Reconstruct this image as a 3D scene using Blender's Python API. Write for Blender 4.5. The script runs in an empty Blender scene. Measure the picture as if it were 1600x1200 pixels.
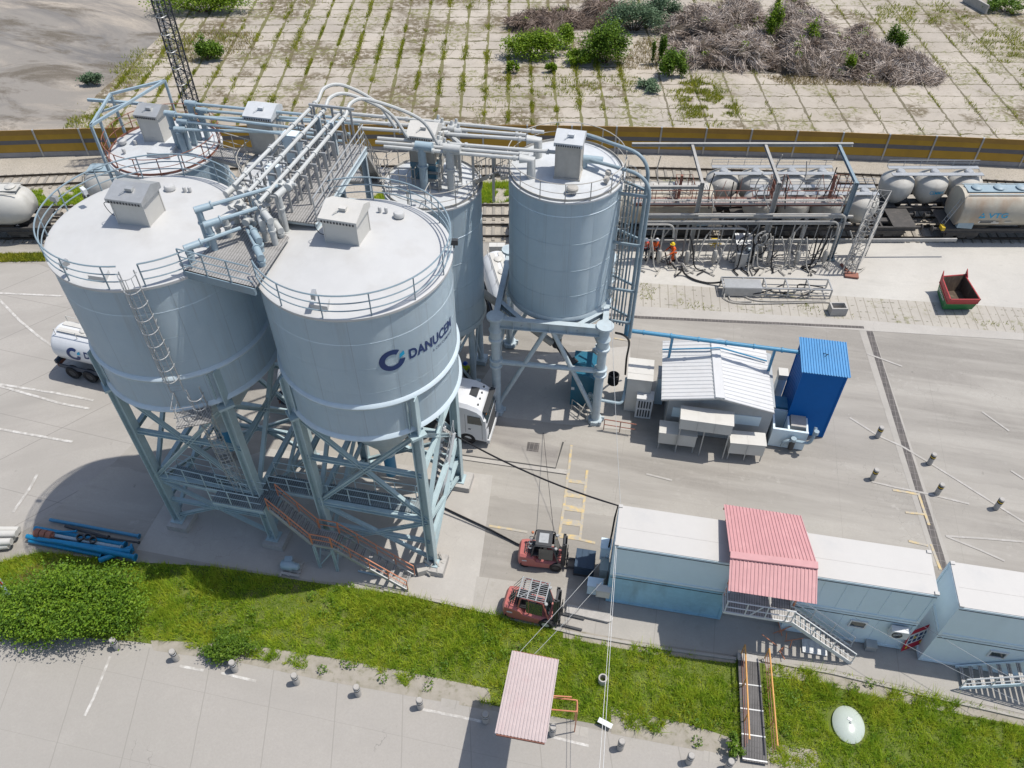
import bpy, math, random
import numpy as np
from mathutils import Vector, Matrix
V = Vector
R = random.Random(11)
rad = math.radians
sc = bpy.context.scene
col = sc.collection
UP = V((0, 0, 1))

# ---- the camera stands 39 m above the yard; G() gives the real-world point a surveyed sight line meets at height z
CAMH, PITCH, FPX = 39.0, rad(46.1), 1280.0
def G(u, v, z=0.0):
    s, c = math.sin(PITCH), math.cos(PITCH)
    a = (u - 800) / FPX; b = (600 - v) / FPX
    d = (a, b * s + c, b * c - s)
    t = (z - CAMH) / d[2]
    return V((d[0] * t, d[1] * t, z))

cam = bpy.data.cameras.new('camera'); cam.lens = 28.8; cam.sensor_width = 36; cam.clip_end = 3000; cam.clip_start = .1
co = bpy.data.objects.new('camera', cam); col.objects.link(co)
co.location = (0, 0, CAMH); co.rotation_euler = (rad(90) - PITCH, 0, 0)
sc.camera = co

# site axes: the yard is turned about 12 degrees
TH = rad(-12.0)
EX = V((math.cos(TH), math.sin(TH), 0)); EY = V((-math.sin(TH), math.cos(TH), 0))

# ---------------------------------------------------------------- mesh builder
def frame_of(d, up=UP):
    d = d.normalized()
    if abs(d.dot(up)) > .98: up = V((1, 0, 0)) if abs(d.x) < .9 else V((0, 1, 0))
    s = d.cross(up).normalized(); u = s.cross(d).normalized()
    return d, s, u

class MB:
    def __init__(self): self.v = []; self.f = []; self.mi = []; self.m = 0
    def add(self, vs, fs):
        n = len(self.v); self.v += [tuple(p) for p in vs]
        for f in fs: self.f.append(tuple(i + n for i in f)); self.mi.append(self.m)
        return self
    def hexa(self, p):  # 8 points, bottom 4 ccw, top 4 ccw
        return self.add(p, [(3, 2, 1, 0), (4, 5, 6, 7), (0, 1, 5, 4), (1, 2, 6, 5), (2, 3, 7, 6), (3, 0, 4, 7)])
    def box(self, c, s, rz=0, ax=None):
        c = V(c)
        if ax is None: ax = (V((math.cos(rz), math.sin(rz), 0)), V((-math.sin(rz), math.cos(rz), 0)), UP)
        x, y, z = ax[0] * s[0] / 2, ax[1] * s[1] / 2, ax[2] * s[2] / 2
        return self.hexa([c - x - y - z, c + x - y - z, c + x + y - z, c - x + y - z, c - x - y + z, c + x - y + z, c + x + y + z, c - x + y + z])
    def beam(self, p, q, w, h=None, up=UP):
        p, q = V(p), V(q); h = h or w
        d, s, u = frame_of(q - p, up)
        return self.box((p + q) / 2, ((q - p).length, w, h), ax=(d, -s, u))
    def ibeam(self, p, q, w, h, up=UP, t=.04):
        p, q = V(p), V(q); d, s, u = frame_of(q - p, up)
        L = (q - p).length; c = (p + q) / 2; ax = (d, -s, u)
        self.box(c + u * (h / 2 - t / 2), (L, w, t), ax=ax); self.box(c - u * (h / 2 - t / 2), (L, w, t), ax=ax)
        return self.box(c, (L, t, h - 2 * t - .002), ax=ax)
    def pipe(self, pts, r, n=8, caps=True, r2=None):
        pts = [V(p) for p in pts]; rings = []; N = len(pts); s = None
        for i, p in enumerate(pts):
            d = (pts[min(i + 1, N - 1)] - pts[max(i - 1, 0)])
            if d.length < 1e-7: d = V((0, 0, 1))
            d.normalize()
            if s is None: _, s, u = frame_of(d)
            else:
                s = (s - d * s.dot(d)); s.normalize()
            u = s.cross(d)
            rr = r if r2 is None else r + (r2 - r) * i / (N - 1)
            rings.append([p + (s * math.cos(a) + u * math.sin(a)) * rr for a in [k * 2 * math.pi / n for k in range(n)]])
        vs = [q for ring in rings for q in ring]; fs = []
        for i in range(N - 1):
            for k in range(n):
                a = i * n + k; b = i * n + (k + 1) % n
                fs.append((a, b, b + n, a + n))
        if caps: fs.append(tuple(range(n))[::-1]); fs.append(tuple(range((N - 1) * n, N * n)))
        return self.add(vs, fs)
    def tube(self, p, q, r, n=8, r2=None): return self.pipe([p, q], r, n, True, r2)
    def bend(self, pts, r, rad_=.4, n=8, k=5):  # pipe with rounded corners
        return self.pipe(rounded(pts, rad_, k), r, n)
    def lathe(self, prof, c=(0, 0), n=48, a0=0, a1=2 * math.pi, z0=0):
        full = abs(a1 - a0 - 2 * math.pi) < 1e-6; m = n if full else n + 1
        vs = []; fs = []
        for (r, z) in prof:
            for k in range(m):
                a = a0 + (a1 - a0) * k / n
                vs.append((c[0] + r * math.cos(a), c[1] + r * math.sin(a), z + z0))
        for i in range(len(prof) - 1):
            for k in range(n):
                a = i * m + k; b = i * m + (k + 1) % m
                fs.append((a, b, b + m, a + m))
        return self.add(vs, fs)
    def prism(self, poly, vec):
        n = len(poly); vec = V(vec); poly = [V(p) for p in poly]
        return self.add(poly + [p + vec for p in poly], [tuple(range(n))[::-1], tuple(range(n, 2 * n))] + [(i, (i + 1) % n, (i + 1) % n + n, i + n) for i in range(n)])
    def sheet(self, poly): return self.add(poly, [tuple(range(len(poly)))])
    def ball(self, c, r, n=12, m=8, sz=1):
        return self.lathe([(max(1e-4, r * math.sin(math.pi * i / m)), -r * sz * math.cos(math.pi * i / m)) for i in range(m + 1)], (c[0], c[1]), n, z0=c[2])
    def build(self, name, mats, parent=None, smooth=40, label=None):
        me = bpy.data.meshes.new(name)
        off = OFF.get(parent.name, V((0, 0, 0))) if parent else V((0, 0, 0))
        me.from_pydata([(a - off.x, b - off.y, c - off.z) for a, b, c in self.v], [], self.f)
        if not isinstance(mats, (list, tuple)): mats = [mats]
        for m in mats: me.materials.append(m)
        if len(mats) > 1: me.polygons.foreach_set('material_index', self.mi)
        if smooth:
            me.polygons.foreach_set('use_smooth', [True] * len(me.polygons)); me.set_sharp_from_angle(angle=rad(smooth))
        me.update()
        o = bpy.data.objects.new(name, me); col.objects.link(o)
        if parent: o.parent = parent; OFF[o.name] = off.copy()
        if label: o['label'] = label
        return o

OFF = {}
def rounded(pts, r, k=5):
    pts = [V(p) for p in pts]; out = [pts[0]]
    for i in range(1, len(pts) - 1):
        a, b, c = pts[i - 1], pts[i], pts[i + 1]
        d1 = (a - b); d2 = (c - b); rr = min(r, d1.length * .49, d2.length * .49)
        p, q = b + d1.normalized() * rr, b + d2.normalized() * rr
        for j in range(k + 1):
            t = j / k; out.append(p * (1 - t) ** 2 + b * 2 * t * (1 - t) + q * t * t)
    out.append(pts[-1]); return out
def curve(pts, n=8):  # catmull-rom
    pts = [V(p) for p in pts]; P = [pts[0] * 2 - pts[1]] + pts + [pts[-1] * 2 - pts[-2]]; out = []
    for i in range(1, len(P) - 2):
        for j in range(n):
            t = j / n; a, b, c, d = P[i - 1], P[i], P[i + 1], P[i + 2]
            out.append(.5 * ((2 * b) + (c - a) * t + (2 * a - 5 * b + 4 * c - d) * t * t + (3 * b - a - 3 * c + d) * t ** 3))
    out.append(pts[-1]); return out
def thing(name, label, cat, loc=(0, 0, 0), rz=0, group=None, local=False):
    o = bpy.data.objects.new(name, None); col.objects.link(o); o.empty_display_size = .3
    o.location = loc; o.rotation_euler = (0, 0, rz); o['label'] = label; o['category'] = cat
    if group: o['group'] = group
    OFF[o.name] = V((0, 0, 0)) if local else V(loc)
    return o
def tag(o, label, cat, group=None, kind=None):
    o['label'] = label; o['category'] = cat
    if group: o['group'] = group
    if kind: o['kind'] = kind
    return o
def solo(mb, name, label, cat, mats, loc, group=None, smooth=40):  # a thing that is one mesh, its origin at its base
    loc = V(loc); mb.v = [(a - loc.x, b - loc.y, c - loc.z) for a, b, c in mb.v]
    o = mb.build(name, mats, None, smooth); o.location = loc
    return tag(o, label, cat, group)
def struct(name, mb, mats, smooth=0):
    o = mb.build(name, mats, None, smooth); o['kind'] = 'structure'; return o
def sheet(name, poly, z, m):
    return struct(name, MB().sheet([(p[0], p[1], z) for p in poly]), m)
def copy_tree(o, loc=None, rz=None, label=None, parent=None):
    c = o.copy(); col.objects.link(c)
    if parent: c.parent = parent
    if loc is not None: c.location = loc
    if rz is not None: c.rotation_euler = (0, 0, rz)
    if label: c['label'] = label
    for ch in [x for x in bpy.data.objects if x.parent == o]: copy_tree(ch, parent=c)
    return c
def railing(mb, pts, h=1.1, fr=(1, .66, .33), r=.025, pr=.03, sp=1.5, n=5, closed=False):
    pts = [V(p) for p in pts]
    if closed: pts = pts + [pts[0]]
    for f in fr: mb.pipe([p + UP * h * f for p in pts], r if f < 1 else r * 1.25, n, caps=not closed)
    acc = 0; nxt = 0
    for a, b in zip(pts, pts[1:]):
        L = (b - a).length
        while nxt <= acc + L + 1e-6:
            p = a.lerp(b, (nxt - acc) / max(L, 1e-6)); mb.beam(p, p + UP * h, pr * 1.6, pr * 1.6); nxt += sp
        acc += L
class Each:
    """builds every box given to it as a part of its own (the treads of a stair)"""
    def __init__(self, name, mat, parent): self.a = (name, mat, parent)
    def box(self, *p, **k): MB().box(*p, **k).build(*self.a)
    def tube(self, *p, **k): MB().tube(*p, **k).build(*self.a)
def flight(steps, strg, rail, b, t, w, n, rh=1.0, fr=(1, .5), r=.03, sides=(-1, 1), ext=.0, sp=1.3):
    b, t = V(b), V(t); d = t - b; dh = V((d.x, d.y, 0)).normalized(); s = V((-dh.y, dh.x, 0))
    for i in range(n):
        p = b.lerp(t, (i + .6) / n); steps.box(p, (.19, w - .08, .03), ax=(dh, s, UP))
    for sg in (-1, 1):
        o = s * sg * w / 2; strg.beam(b + o, t + o, .05, .22)
    for sg in sides:
        o = s * sg * (w / 2); 
        for f in fr: rail.pipe([b + o + UP * rh * f, t + o + UP * rh * f], r * (1.2 if f == 1 else .8), 5)
        m = max(2, round(d.length / sp))
        for i in range(m + 1):
            p = b.lerp(t, i / m) + o; rail.tube(p, p + UP * rh, r, 5)

# ---------------------------------------------------------------- materials
def nd(nt, t, **k):
    n = nt.nodes.new(t)
    for a, b in k.items():
        if a in n.inputs.keys() if isinstance(a, str) else False: n.inputs[a].default_value = b
        else: setattr(n, a, b)
    return n
class MT:
    """layered procedural material"""
    def __init__(self, name, base, rough=.6, metal=0, spec=.4):
        self.mat = bpy.data.materials.new(name); self.mat.use_nodes = True; self.nt = self.mat.node_tree
        self.b = self.nt.nodes['Principled BSDF']; self.b.inputs['Roughness'].default_value = rough; self.b.inputs['Metallic'].default_value = metal
        self.b.inputs['Specular IOR Level'].default_value = spec
        self.tc = self.nt.nodes.new('ShaderNodeTexCoord'); self.c = None; self.base = tuple(base) + (1,)
        self.mat.diffuse_color = self.base
    def L(self, a, b): self.nt.links.new(a, b)
    def math(self, op, a, b=None, c=None, clamp=False):
        n = self.nt.nodes.new('ShaderNodeMath'); n.operation = op; n.use_clamp = clamp
        for i, x in enumerate((a, b, c)):
            if x is None: continue
            if isinstance(x, (int, float)): n.inputs[i].default_value = x
            else: self.L(x, n.inputs[i])
        return n.outputs[0]
    def co(self, scale=(1, 1, 1), rot=0):
        m = self.nt.nodes.new('ShaderNodeMapping'); m.inputs['Scale'].default_value = scale
        if rot:
            r = self.nt.nodes.new('ShaderNodeMapping'); r.inputs['Rotation'].default_value = (0, 0, rot); self.L(self.tc.outputs['Object'], r.inputs[0]); self.L(r.outputs[0], m.inputs[0])
        else: self.L(self.tc.outputs['Object'], m.inputs[0])
        return m.outputs[0]
    def noise(self, scale, lo=.35, hi=.65, stretch=(1, 1, 1), rot=0, detail=6, rough=.6, dist=0):
        n = self.nt.nodes.new('ShaderNodeTexNoise'); n.inputs['Scale'].default_value = scale; n.inputs['Detail'].default_value = detail; n.inputs['Roughness'].default_value = rough; n.inputs['Distortion'].default_value = dist
        self.L(self.co(stretch, rot), n.inputs['Vector'])
        m = self.nt.nodes.new('ShaderNodeMapRange'); m.inputs[1].default_value = lo; m.inputs[2].default_value = hi; self.L(n.outputs['Fac'], m.inputs[0])
        return m.outputs[0]
    def crack(self, scale, w=.02, rot=0, stretch=(1, 1, 1)):
        v = self.nt.nodes.new('ShaderNodeTexVoronoi'); v.feature = 'DISTANCE_TO_EDGE'; v.inputs['Scale'].default_value = scale
        n = self.nt.nodes.new('ShaderNodeTexNoise'); n.inputs['Scale'].default_value = scale * 2.5; n.inputs['Detail'].default_value = 5
        self.L(self.co(stretch, rot), n.inputs['Vector'])
        mx = self.nt.nodes.new('ShaderNodeVectorMath'); mx.operation = 'MULTIPLY_ADD'; mx.inputs[1].default_value = (.5 / scale,) * 3
        self.L(n.outputs['Color'], mx.inputs[0]); self.L(self.co(stretch, rot), mx.inputs[2]); self.L(mx.outputs[0], v.inputs['Vector'])
        return self.math('LESS_THAN', v.outputs['Distance'], w)
    def joint(self, axis, period, width, rot=0, wob=0, off=0):
        sx = self.nt.nodes.new('ShaderNodeSeparateXYZ'); self.L(self.co(rot=rot), sx.inputs[0]); x = sx.outputs[axis]
        x = self.math('ADD', x, off + 1000 * period)
        if wob: x = self.math('ADD', x, self.math('MULTIPLY', self.math('SUBTRACT', self.noise(.9, 0, 1), .5), wob))
        d = self.math('PINGPONG', x, period / 2)
        if isinstance(width, (int, float)): return self.math('LESS_THAN', d, width / 2)
        return self.math('LESS_THAN', d, width)
    def mix(self, mask, colr, amt=1.0):
        n = self.nt.nodes.new('ShaderNodeMix'); n.data_type = 'RGBA'
        f = mask if amt == 1 else self.math('MULTIPLY', mask, amt)
        if isinstance(f, (int, float)): n.inputs[0].default_value = f
        else: self.L(f, n.inputs[0])
        if self.c is None: n.inputs[6].default_value = self.base
        else: self.L(self.c, n.inputs[6])
        if hasattr(colr, 'links') or hasattr(colr, 'is_linked'): self.L(colr, n.inputs[7])
        else: n.inputs[7].default_value = tuple(colr) + (1,)
        self.c = n.outputs[2]; return self
    def bump(self, h, strength=.3, dist=.02):
        b = self.nt.nodes.new('ShaderNodeBump'); b.inputs['Strength'].default_value = strength; b.inputs['Distance'].default_value = dist
        self.L(h, b.inputs['Height']); self.L(b.outputs[0], self.b.inputs['Normal']); return self
    def island(self, lo=0, hi=1):
        g = self.nt.nodes.new('ShaderNodeNewGeometry'); return g.outputs['Random Per Island']
    def done(self):
        if self.c is None: self.b.inputs['Base Color'].default_value = self.base
        else: self.L(self.c, self.b.inputs['Base Color'])
        return self.mat
def k_(c, f): return tuple(min(1, x * f) for x in c)
def paint(name, c, rough=.5, metal=0, var=.25, dirt=(.22, .19, .15), da=.35, scale=1.2, streak=True, spec=.4):
    m = MT(name, c, rough, metal, spec)
    m.mix(m.noise(scale * .4, .3, .7), k_(c, 1 - var)).mix(m.noise(scale * 3, .45, .75), k_(c, 1 + var * .5), .6)
    if da: m.mix(m.noise(scale * 1.3, .52, .8, (1, 1, .18) if streak else (1, 1, 1), detail=8), dirt, da)
    m.bump(m.noise(scale * .8, .2, .8, detail=3), .25, .03)
    return m.done()
def plain(name, c, rough=.6, metal=0, var=.15, scale=3):
    m = MT(name, c, rough, metal); m.mix(m.noise(scale, .3, .7), k_(c, 1 - var)); return m.done()
def leafmat(name, cols, trans=.25, wi=.5, n1=.5, n2=2.0):
    m = MT(name, cols[0], .55, 0, .25); m.c = None
    r = m.island()
    ramp = m.nt.nodes.new('ShaderNodeValToRGB'); ramp.color_ramp.interpolation = 'LINEAR'
    el = ramp.color_ramp.elements
    while len(el) < len(cols): el.new(.5)
    for i, c in enumerate(cols): el[i].position = i / (len(cols) - 1); el[i].color = tuple(c) + (1,)
    w = m.math('ADD', m.math('MULTIPLY', r, wi), m.math('MULTIPLY', m.math('ADD', m.noise(n1, .36, .64), m.noise(n2, .36, .64)), (1 - wi) / 2))
    m.L(w, ramp.inputs[0]); m.c = ramp.outputs[0]
    m.done()
    # thin leaves let some light through
    t = m.nt.nodes.new('ShaderNodeBsdfTranslucent'); m.L(ramp.outputs[0], t.inputs[0])
    mx = m.nt.nodes.new('ShaderNodeMixShader'); mx.inputs[0].default_value = trans
    m.L(m.b.outputs[0], mx.inputs[1]); m.L(t.outputs[0], mx.inputs[2]); m.L(mx.outputs[0], m.nt.nodes['Material Output'].inputs[0])
    return m.mat

m = MT('silo_blue_grey_paint', (.67, .78, .84), .38, 0, .4)
m.mix(m.noise(.22, .35, .65), (.60, .71, .77)).mix(m.noise(1.5, .5, .75, (1, 1, .5)), (.71, .80, .84), .5)
m.mix(m.noise(1.6, .54, .74, (1, 1, .05), detail=8, rough=.7), (.47, .50, .50), .45)
m.mix(m.noise(4.5, .6, .75, (1, 1, .04), detail=6, rough=.7), (.42, .40, .36), .35)
m.mix(m.noise(.8, .62, .75, detail=9, rough=.75), (.52, .53, .52), .5)
sx_n = m.nt.nodes.new('ShaderNodeSeparateXYZ'); m.L(m.tc.outputs['Object'], sx_n.inputs[0])
ang_ = m.math('ADD', m.math('ARCTAN2', sx_n.outputs[1], sx_n.outputs[0]), 20.0)
m.mix(m.math('MULTIPLY', m.math('LESS_THAN', m.math('PINGPONG', ang_, .21), .0035), m.noise(.4, .3, .6)), (.40, .44, .46), .5)
m.bump(m.noise(.45, .2, .8, detail=3), .3, .04); STEEL_BLUE = m.done()
RING = paint('silo_ring_paint', (.50, .58, .62), .45, 0, .1, (.42, .42, .40), .4, .8)
STEEL_GREY = paint('grey_steel_paint', (.44, .51, .54), .45, 0, .2, (.25, .23, .2), .35)
LEG_BLUE = paint('leg_blue_green_paint', (.38, .48, .50), .45, 0, .2, (.25, .23, .2), .3)
ROOF_WHITE = paint('roof_cream_white_paint', (.485, .485, .475), .5, 0, .08, (.36, .34, .31), .45, .5, False)
ROOF_GREY = paint('roof_dusty_white_paint', (.52, .54, .55), .55, 0, .15, (.38, .36, .33), .5, .8, False)
GALV = paint('galvanised_steel', (.42, .43, .43), .4, .35, .2, (.3, .28, .25), .3)
DUSTY = paint('dust_covered_steel', (.42, .40, .36), .7, 0, .2, (.3, .27, .22), .5)
BEIGE = paint('beige_sheet_metal', (.54, .525, .485), .5, 0, .08, (.35, .33, .3), .25)
PIPE_BLUE = paint('light_blue_pipe_paint', (.31, .40, .45), .4, 0, .2, (.35, .35, .33), .35)
PIPE_WHITE = paint('white_pipe_paint', (.48, .49, .475), .45, 0, .15, (.4, .38, .34), .4)
BRIGHT_BLUE = paint('bright_blue_paint', (.012, .24, .46), .4, 0, .2, (.1, .14, .2), .3)
MID_BLUE = paint('mid_blue_pipe_paint', (.07, .25, .40), .4, 0, .2, (.25, .25, .25), .3)
TOWER_BLUE = paint('tower_blue_paint', (.004, .11, .36), .6, 0, .1, (.008, .10, .30), .3, spec=.15)
TOWER_ROOF = paint('blue_corrugated_roof_paint', (.09, .27, .50), .35, 0, .15, (.2, .3, .4), .2)
TEAL = paint('teal_blue_box_paint', (.012, .12, .19), .5, 0, .15, (.1, .12, .13), .3)
DARK = plain('dark_rubber', (.02, .02, .022), .8)
BLACK = plain('black_cable_sheath', (.012, .012, .014), .6)
RUST = paint('rusty_red_oxide_steel', (.28, .12, .085), .75, 0, .3, (.15, .1, .07), .4)
ORANGE = paint('orange_red_rail_paint', (.54, .21, .11), .5, 0, .2, (.3, .15, .1), .3)
ORANGE2 = paint('orange_handrail_paint', (.64, .33, .10), .5, 0, .2, (.4, .2, .1), .3)
PINKROOF = paint('faded_red_corrugated_sheet', (.50, .26, .26), .5, 0, .12, (.62, .36, .35), .55, .9)
PALEPINK = paint('pale_pink_corrugated_sheet', (.47, .39, .38), .5, 0, .12, (.45, .3, .3), .4)
WHITE_P = paint('white_paint', (.60, .61, .61), .4, 0, .08, (.4, .38, .35), .25)
CONT_TOP = paint('container_off_white_roof', (.47, .455, .43), .5, 0, .05, (.38, .38, .375), .6, .5, False)
CONT_BLUE = paint('container_light_blue_wall', (.60, .72, .78), .45, 0, .05, (.45, .56, .62), .3, .6)
CONT_DEEP = paint('container_weathered_blue_wall', (.30, .52, .64), .5, 0, .2, (.13, .18, .2), .6, .9)
CONT_GREY = paint('container_blue_grey_wall', (.62, .72, .77), .45, 0, .06, (.45, .5, .53), .25, .6)
FOOT = paint('footing_concrete', (.42, .40, .37), .9, 0, .2, (.18, .16, .14), .4, 2, False)
GLASS = MT('dark_window_glass', (.03, .045, .05), .08, 0, .8).done()
FRED = paint('forklift_faded_red', (.43, .135, .12), .35, 0, .2, (.5, .2, .18), .4)
FGREY = plain('forklift_dark_grey', (.05, .052, .055), .5)
WAGON = paint('wagon_dusty_off_white', (.50, .49, .45), .55, 0, .15, (.3, .27, .22), .5, .7)
WAGON_W = paint('wagon_white_grey', (.47, .455, .415), .6, 0, .18, (.28, .25, .21), .65, .8)
WAGON_T = paint('wagon_rust_stained_cream', (.46, .42, .34), .55, 0, .25, (.33, .19, .10), .8, .5)
WAGON_F = paint('wagon_frame_grime', (.075, .07, .065), .8, 0, .3, (.16, .14, .12), .5, 2)
WAGON_B = paint('wagon_blue_grey_roof', (.28, .36, .40), .5, 0, .2, (.3, .3, .28), .5)
NAVY = plain('navy_lettering', (.012, .035, .13), .45)
CYAN = plain('cyan_emblem', (.01, .33, .55), .45)
YELLOW = plain('yellow_paint', (.62, .42, .03), .5)
TRUCK_W = paint('truck_white_paint', (.64, .65, .66), .25, 0, .05, (.45, .44, .42), .2)
GRATE = None
def grating(name, c):
    m = MT(name, c, .6, .3)
    m.mix(m.joint(0, .12, .05, -TH), k_(c, .45)).mix(m.joint(1, .25, .03, -TH), k_(c, .6)).mix(m.noise(1.2, .4, .7), k_(c, 1.35), .6)
    return m.done()
GRATE = grating('dusty_steel_grating', (.34, .33, .315))
GRATE_SHADE = grating('shaded_steel_grating', (.22, .25, .26))  # bluish dark tone puts the shade on the gallery decks into the colour
RAIL = paint('blue_grey_rail_paint', (.22, .29, .33), .45, 0, .15)
RACK = paint('dusty_grey_rack_steel', (.38, .37, .345), .7, 0, .25, (.24, .2, .16), .5)
DOWNP = paint('slate_blue_pipe_paint', (.23, .30, .34), .45, 0, .2, (.3, .3, .28), .35)
EXPO = .1
def QP(p):
    s, c = math.sin(PITCH), math.cos(PITCH); dz = p[2] - CAMH
    u = p[1] * s + dz * c; ww = p[1] * c - dz * s
    return 800 + FPX * p[0] / ww, 600 - FPX * u / ww
def HZ(base, uv, zmax=30):  # the height above a surveyed base point at which the sight line passes
    best = (1e9, 0)
    for i in range(int((zmax - base.z) / .05)):
        z = base.z + i * .05; q = QP((base.x, base.y, z)); d = math.hypot(q[0] - uv[0], q[1] - uv[1])
        if d < best[0]: best = (d, z)
    return best[1]
# ================================================================= light and sky
SUN_EL, SUN_AZ = rad(67), rad(10.5)
sd = V((math.cos(SUN_EL) * math.cos(SUN_AZ), math.cos(SUN_EL) * math.sin(SUN_AZ), math.sin(SUN_EL)))
w = bpy.data.worlds.new('World'); sc.world = w; w.use_nodes = True
sky = w.node_tree.nodes.new('ShaderNodeTexSky'); sky.sky_type = 'NISHITA'; sky.sun_disc = False
sky.sun_elevation = SUN_EL; sky.sun_rotation = rad(90) - SUN_AZ; sky.dust_density = 1.5; sky.air_density = 1.0
bg = w.node_tree.nodes['Background']; bg.inputs['Strength'].default_value = .14
w.node_tree.links.new(sky.outputs[0], bg.inputs[0])
sl = bpy.data.lights.new('sun', 'SUN'); sl.energy = 4.2; sl.angle = rad(.5); sl.color = (1, .955, .89)
so = bpy.data.objects.new('sun', sl); col.objects.link(so); so.rotation_euler = sd.to_track_quat('Z', 'Y').to_euler()
sc.view_settings.view_transform = 'Standard'; sc.view_settings.look = 'None'; sc.view_settings.gamma = 1; sc.view_settings.exposure = EXPO

# ================================================================= ground
GK = .84
def ground_mat(name, base, layers, bump=.15, rough=.9):
    wm_ = lambda c: (c[0] * GK, c[1] * GK * .985, c[2] * GK * .955); base = wm_(base); m = MT(name, base, rough, 0, .2); mix0 = m.mix; m.mix = lambda a, c, amt=1.0: mix0(a, wm_(c) if isinstance(c, tuple) else c, amt)
    for f in layers: f(m)
    mix0(m.noise(9, .3, .75, detail=8), k_(base, .82), .55)
    mix0(m.noise(45, .5, .8, detail=3), k_(base, .62), .35)
    m.bump(m.noise(14, .2, .8, detail=8), bump, .02)
    return m.done()
C0 = (.44, .42, .385)
M_EARTH = ground_mat('dry_earth', (.36, .32, .26), [lambda m: m.mix(m.noise(.08, .4, .6), (.27, .25, .21)), lambda m: m.mix(m.noise(.35, .55, .75), (.16, .17, .08), .6)])
M_YARD = ground_mat('yard_concrete', C0, [
    lambda m: m.mix(m.noise(.07, .38, .62), (.345, .325, .30), .9),
    lambda m: m.mix(m.noise(.3, .46, .66, (.10, 1, 1), -TH, 7, .62, .5), (.25, .235, .215), .9),
    lambda m: m.mix(m.noise(.8, .5, .7, (.12, 1, 1), -TH, 8, .65), (.50, .48, .445), .55),
    lambda m: m.mix(m.noise(1.6, .58, .78, (.15, 1, 1), -TH, 9, .7), (.24, .225, .21), .5),
    lambda m: m.mix(m.math('MULTIPLY', m.crack(.9, .006, -TH), m.noise(.15, .52, .6)), (.2, .19, .175), .5),
    lambda m: m.mix(m.math('MULTIPLY', m.crack(2.6, .02), m.noise(.2, .6, .68)), (.2, .19, .175), .5),
    lambda m: m.mix(m.math('MULTIPLY', m.joint(0, 6.4, .035, -TH, .1), m.noise(.3, .35, .55)), (.22, .21, .195), .4),
    lambda m: m.mix(m.math('MULTIPLY', m.noise(.25, .5, .62), m.noise(2.5, .55, .7)), (.54, .52, .49), .5),
    lambda m: m.mix(m.math('MULTIPLY', m.noise(.5, .52, .6, (.05, 1, 1), -TH), m.noise(.12, .45, .6)), (.21, .195, .18), .5),
    lambda m: m.mix(m.math('MULTIPLY', m.joint(1, 9.5, 2.6, -TH, .8, 2.2), m.noise(.8, .35, .6, (.15, 1, 1), -TH)), (.26, .245, .225), .55),
    lambda m: m.mix(m.noise(2.0, .70, .75, detail=4), (.13, .12, .11), .5)])
M_ROAD = ground_mat('left_road_concrete', (.43, .41, .385), [
    lambda m: m.mix(m.noise(.1, .4, .6), (.37, .355, .33), .8),
    lambda m: m.mix(m.noise(.3, .46, .66, (.14, 1, 1), -TH - .6, 7), (.33, .315, .295), .7),
    lambda m: m.mix(m.noise(.7, .5, .7, (.2, 1, 1), -TH - .5, 7), (.47, .45, .42), .5),
    lambda m: m.mix(m.joint(0, 5.5, .06, -TH + .62), (.2, .19, .18), .6),
    lambda m: m.mix(m.joint(1, 5.0, .05, -TH + .06), (.2, .19, .18), .5),
    lambda m: m.mix(m.noise(1.8, .68, .78), (.22, .21, .2), .4)])
M_APRON = ground_mat('pale_apron_concrete', (.50, .48, .45), [
    lambda m: m.mix(m.noise(.25, .4, .65), (.42, .40, .375), .8),
    lambda m: m.mix(m.noise(.9, .55, .75), (.56, .54, .51), .6),
    lambda m: m.mix(m.math('MULTIPLY', m.crack(.4, .004), m.noise(.2, .45, .55)), (.26, .25, .235), .45),
    lambda m: m.mix(m.noise(2.6, .66, .74), (.26, .24, .22), .5)])
M_PLAT = ground_mat('dusty_white_platform', (.60, .585, .55), [
    lambda m: m.mix(m.noise(.15, .42, .62), (.52, .505, .475), .9),
    lambda m: m.mix(m.noise(.6, .5, .8, (.3, 1, 1), 0, 8, .7, 1), (.42, .41, .385), .7),
    lambda m: m.mix(m.math('MULTIPLY', m.crack(.5, .004), m.noise(.15, .52, .6)), (.35, .34, .32), .5),
    lambda m: m.mix(m.noise(1.5, .6, .78, (.4, 1, 1), 0, 8), (.36, .35, .33), .5)])
M_LOT = ground_mat('lower_lot_concrete', (.42, .40, .375), [
    lambda m: m.mix(m.noise(.12, .4, .62), (.39, .375, .35), .9),
    lambda m: m.mix(m.noise(.7, .55, .8), (.47, .45, .42), .6),
    lambda m: m.mix(m.noise(.4, .5, .7, (.2, 1, 1), -TH, 8), (.36, .345, .325), .5),
    lambda m: m.mix(m.joint(0, 3.2, .05, -TH - .28, .05, .9), (.25, .24, .22), .55),
    lambda m: m.mix(m.joint(1, 3.6, .03, -TH, .05, 1.1), (.28, .27, .25), .45),
    lambda m: m.mix(m.math('MULTIPLY', m.crack(.5, .006), m.noise(.25, .6, .65)), (.2, .19, .18), .6),
    lambda m: m.mix(m.noise(1.5, .68, .8), (.28, .26, .24), .5)])
M_PATH = ground_mat('footpath_concrete', (.45, .43, .40), [
    lambda m: m.mix(m.noise(.5, .4, .65), (.37, .355, .33), .8), lambda m: m.mix(m.noise(1.2, .6, .75), (.26, .25, .2), .5),
    lambda m: m.mix(m.joint(0, 3.0, .04, -TH), (.24, .23, .21), .5)])
M_SOIL = ground_mat('weedy_soil', (.15, .19, .04), [lambda m: m.mix(m.noise(.5, .4, .65), (.11, .155, .03)), lambda m: m.mix(m.noise(.9, .55, .72), (.21, .18, .10), .8)])
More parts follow.
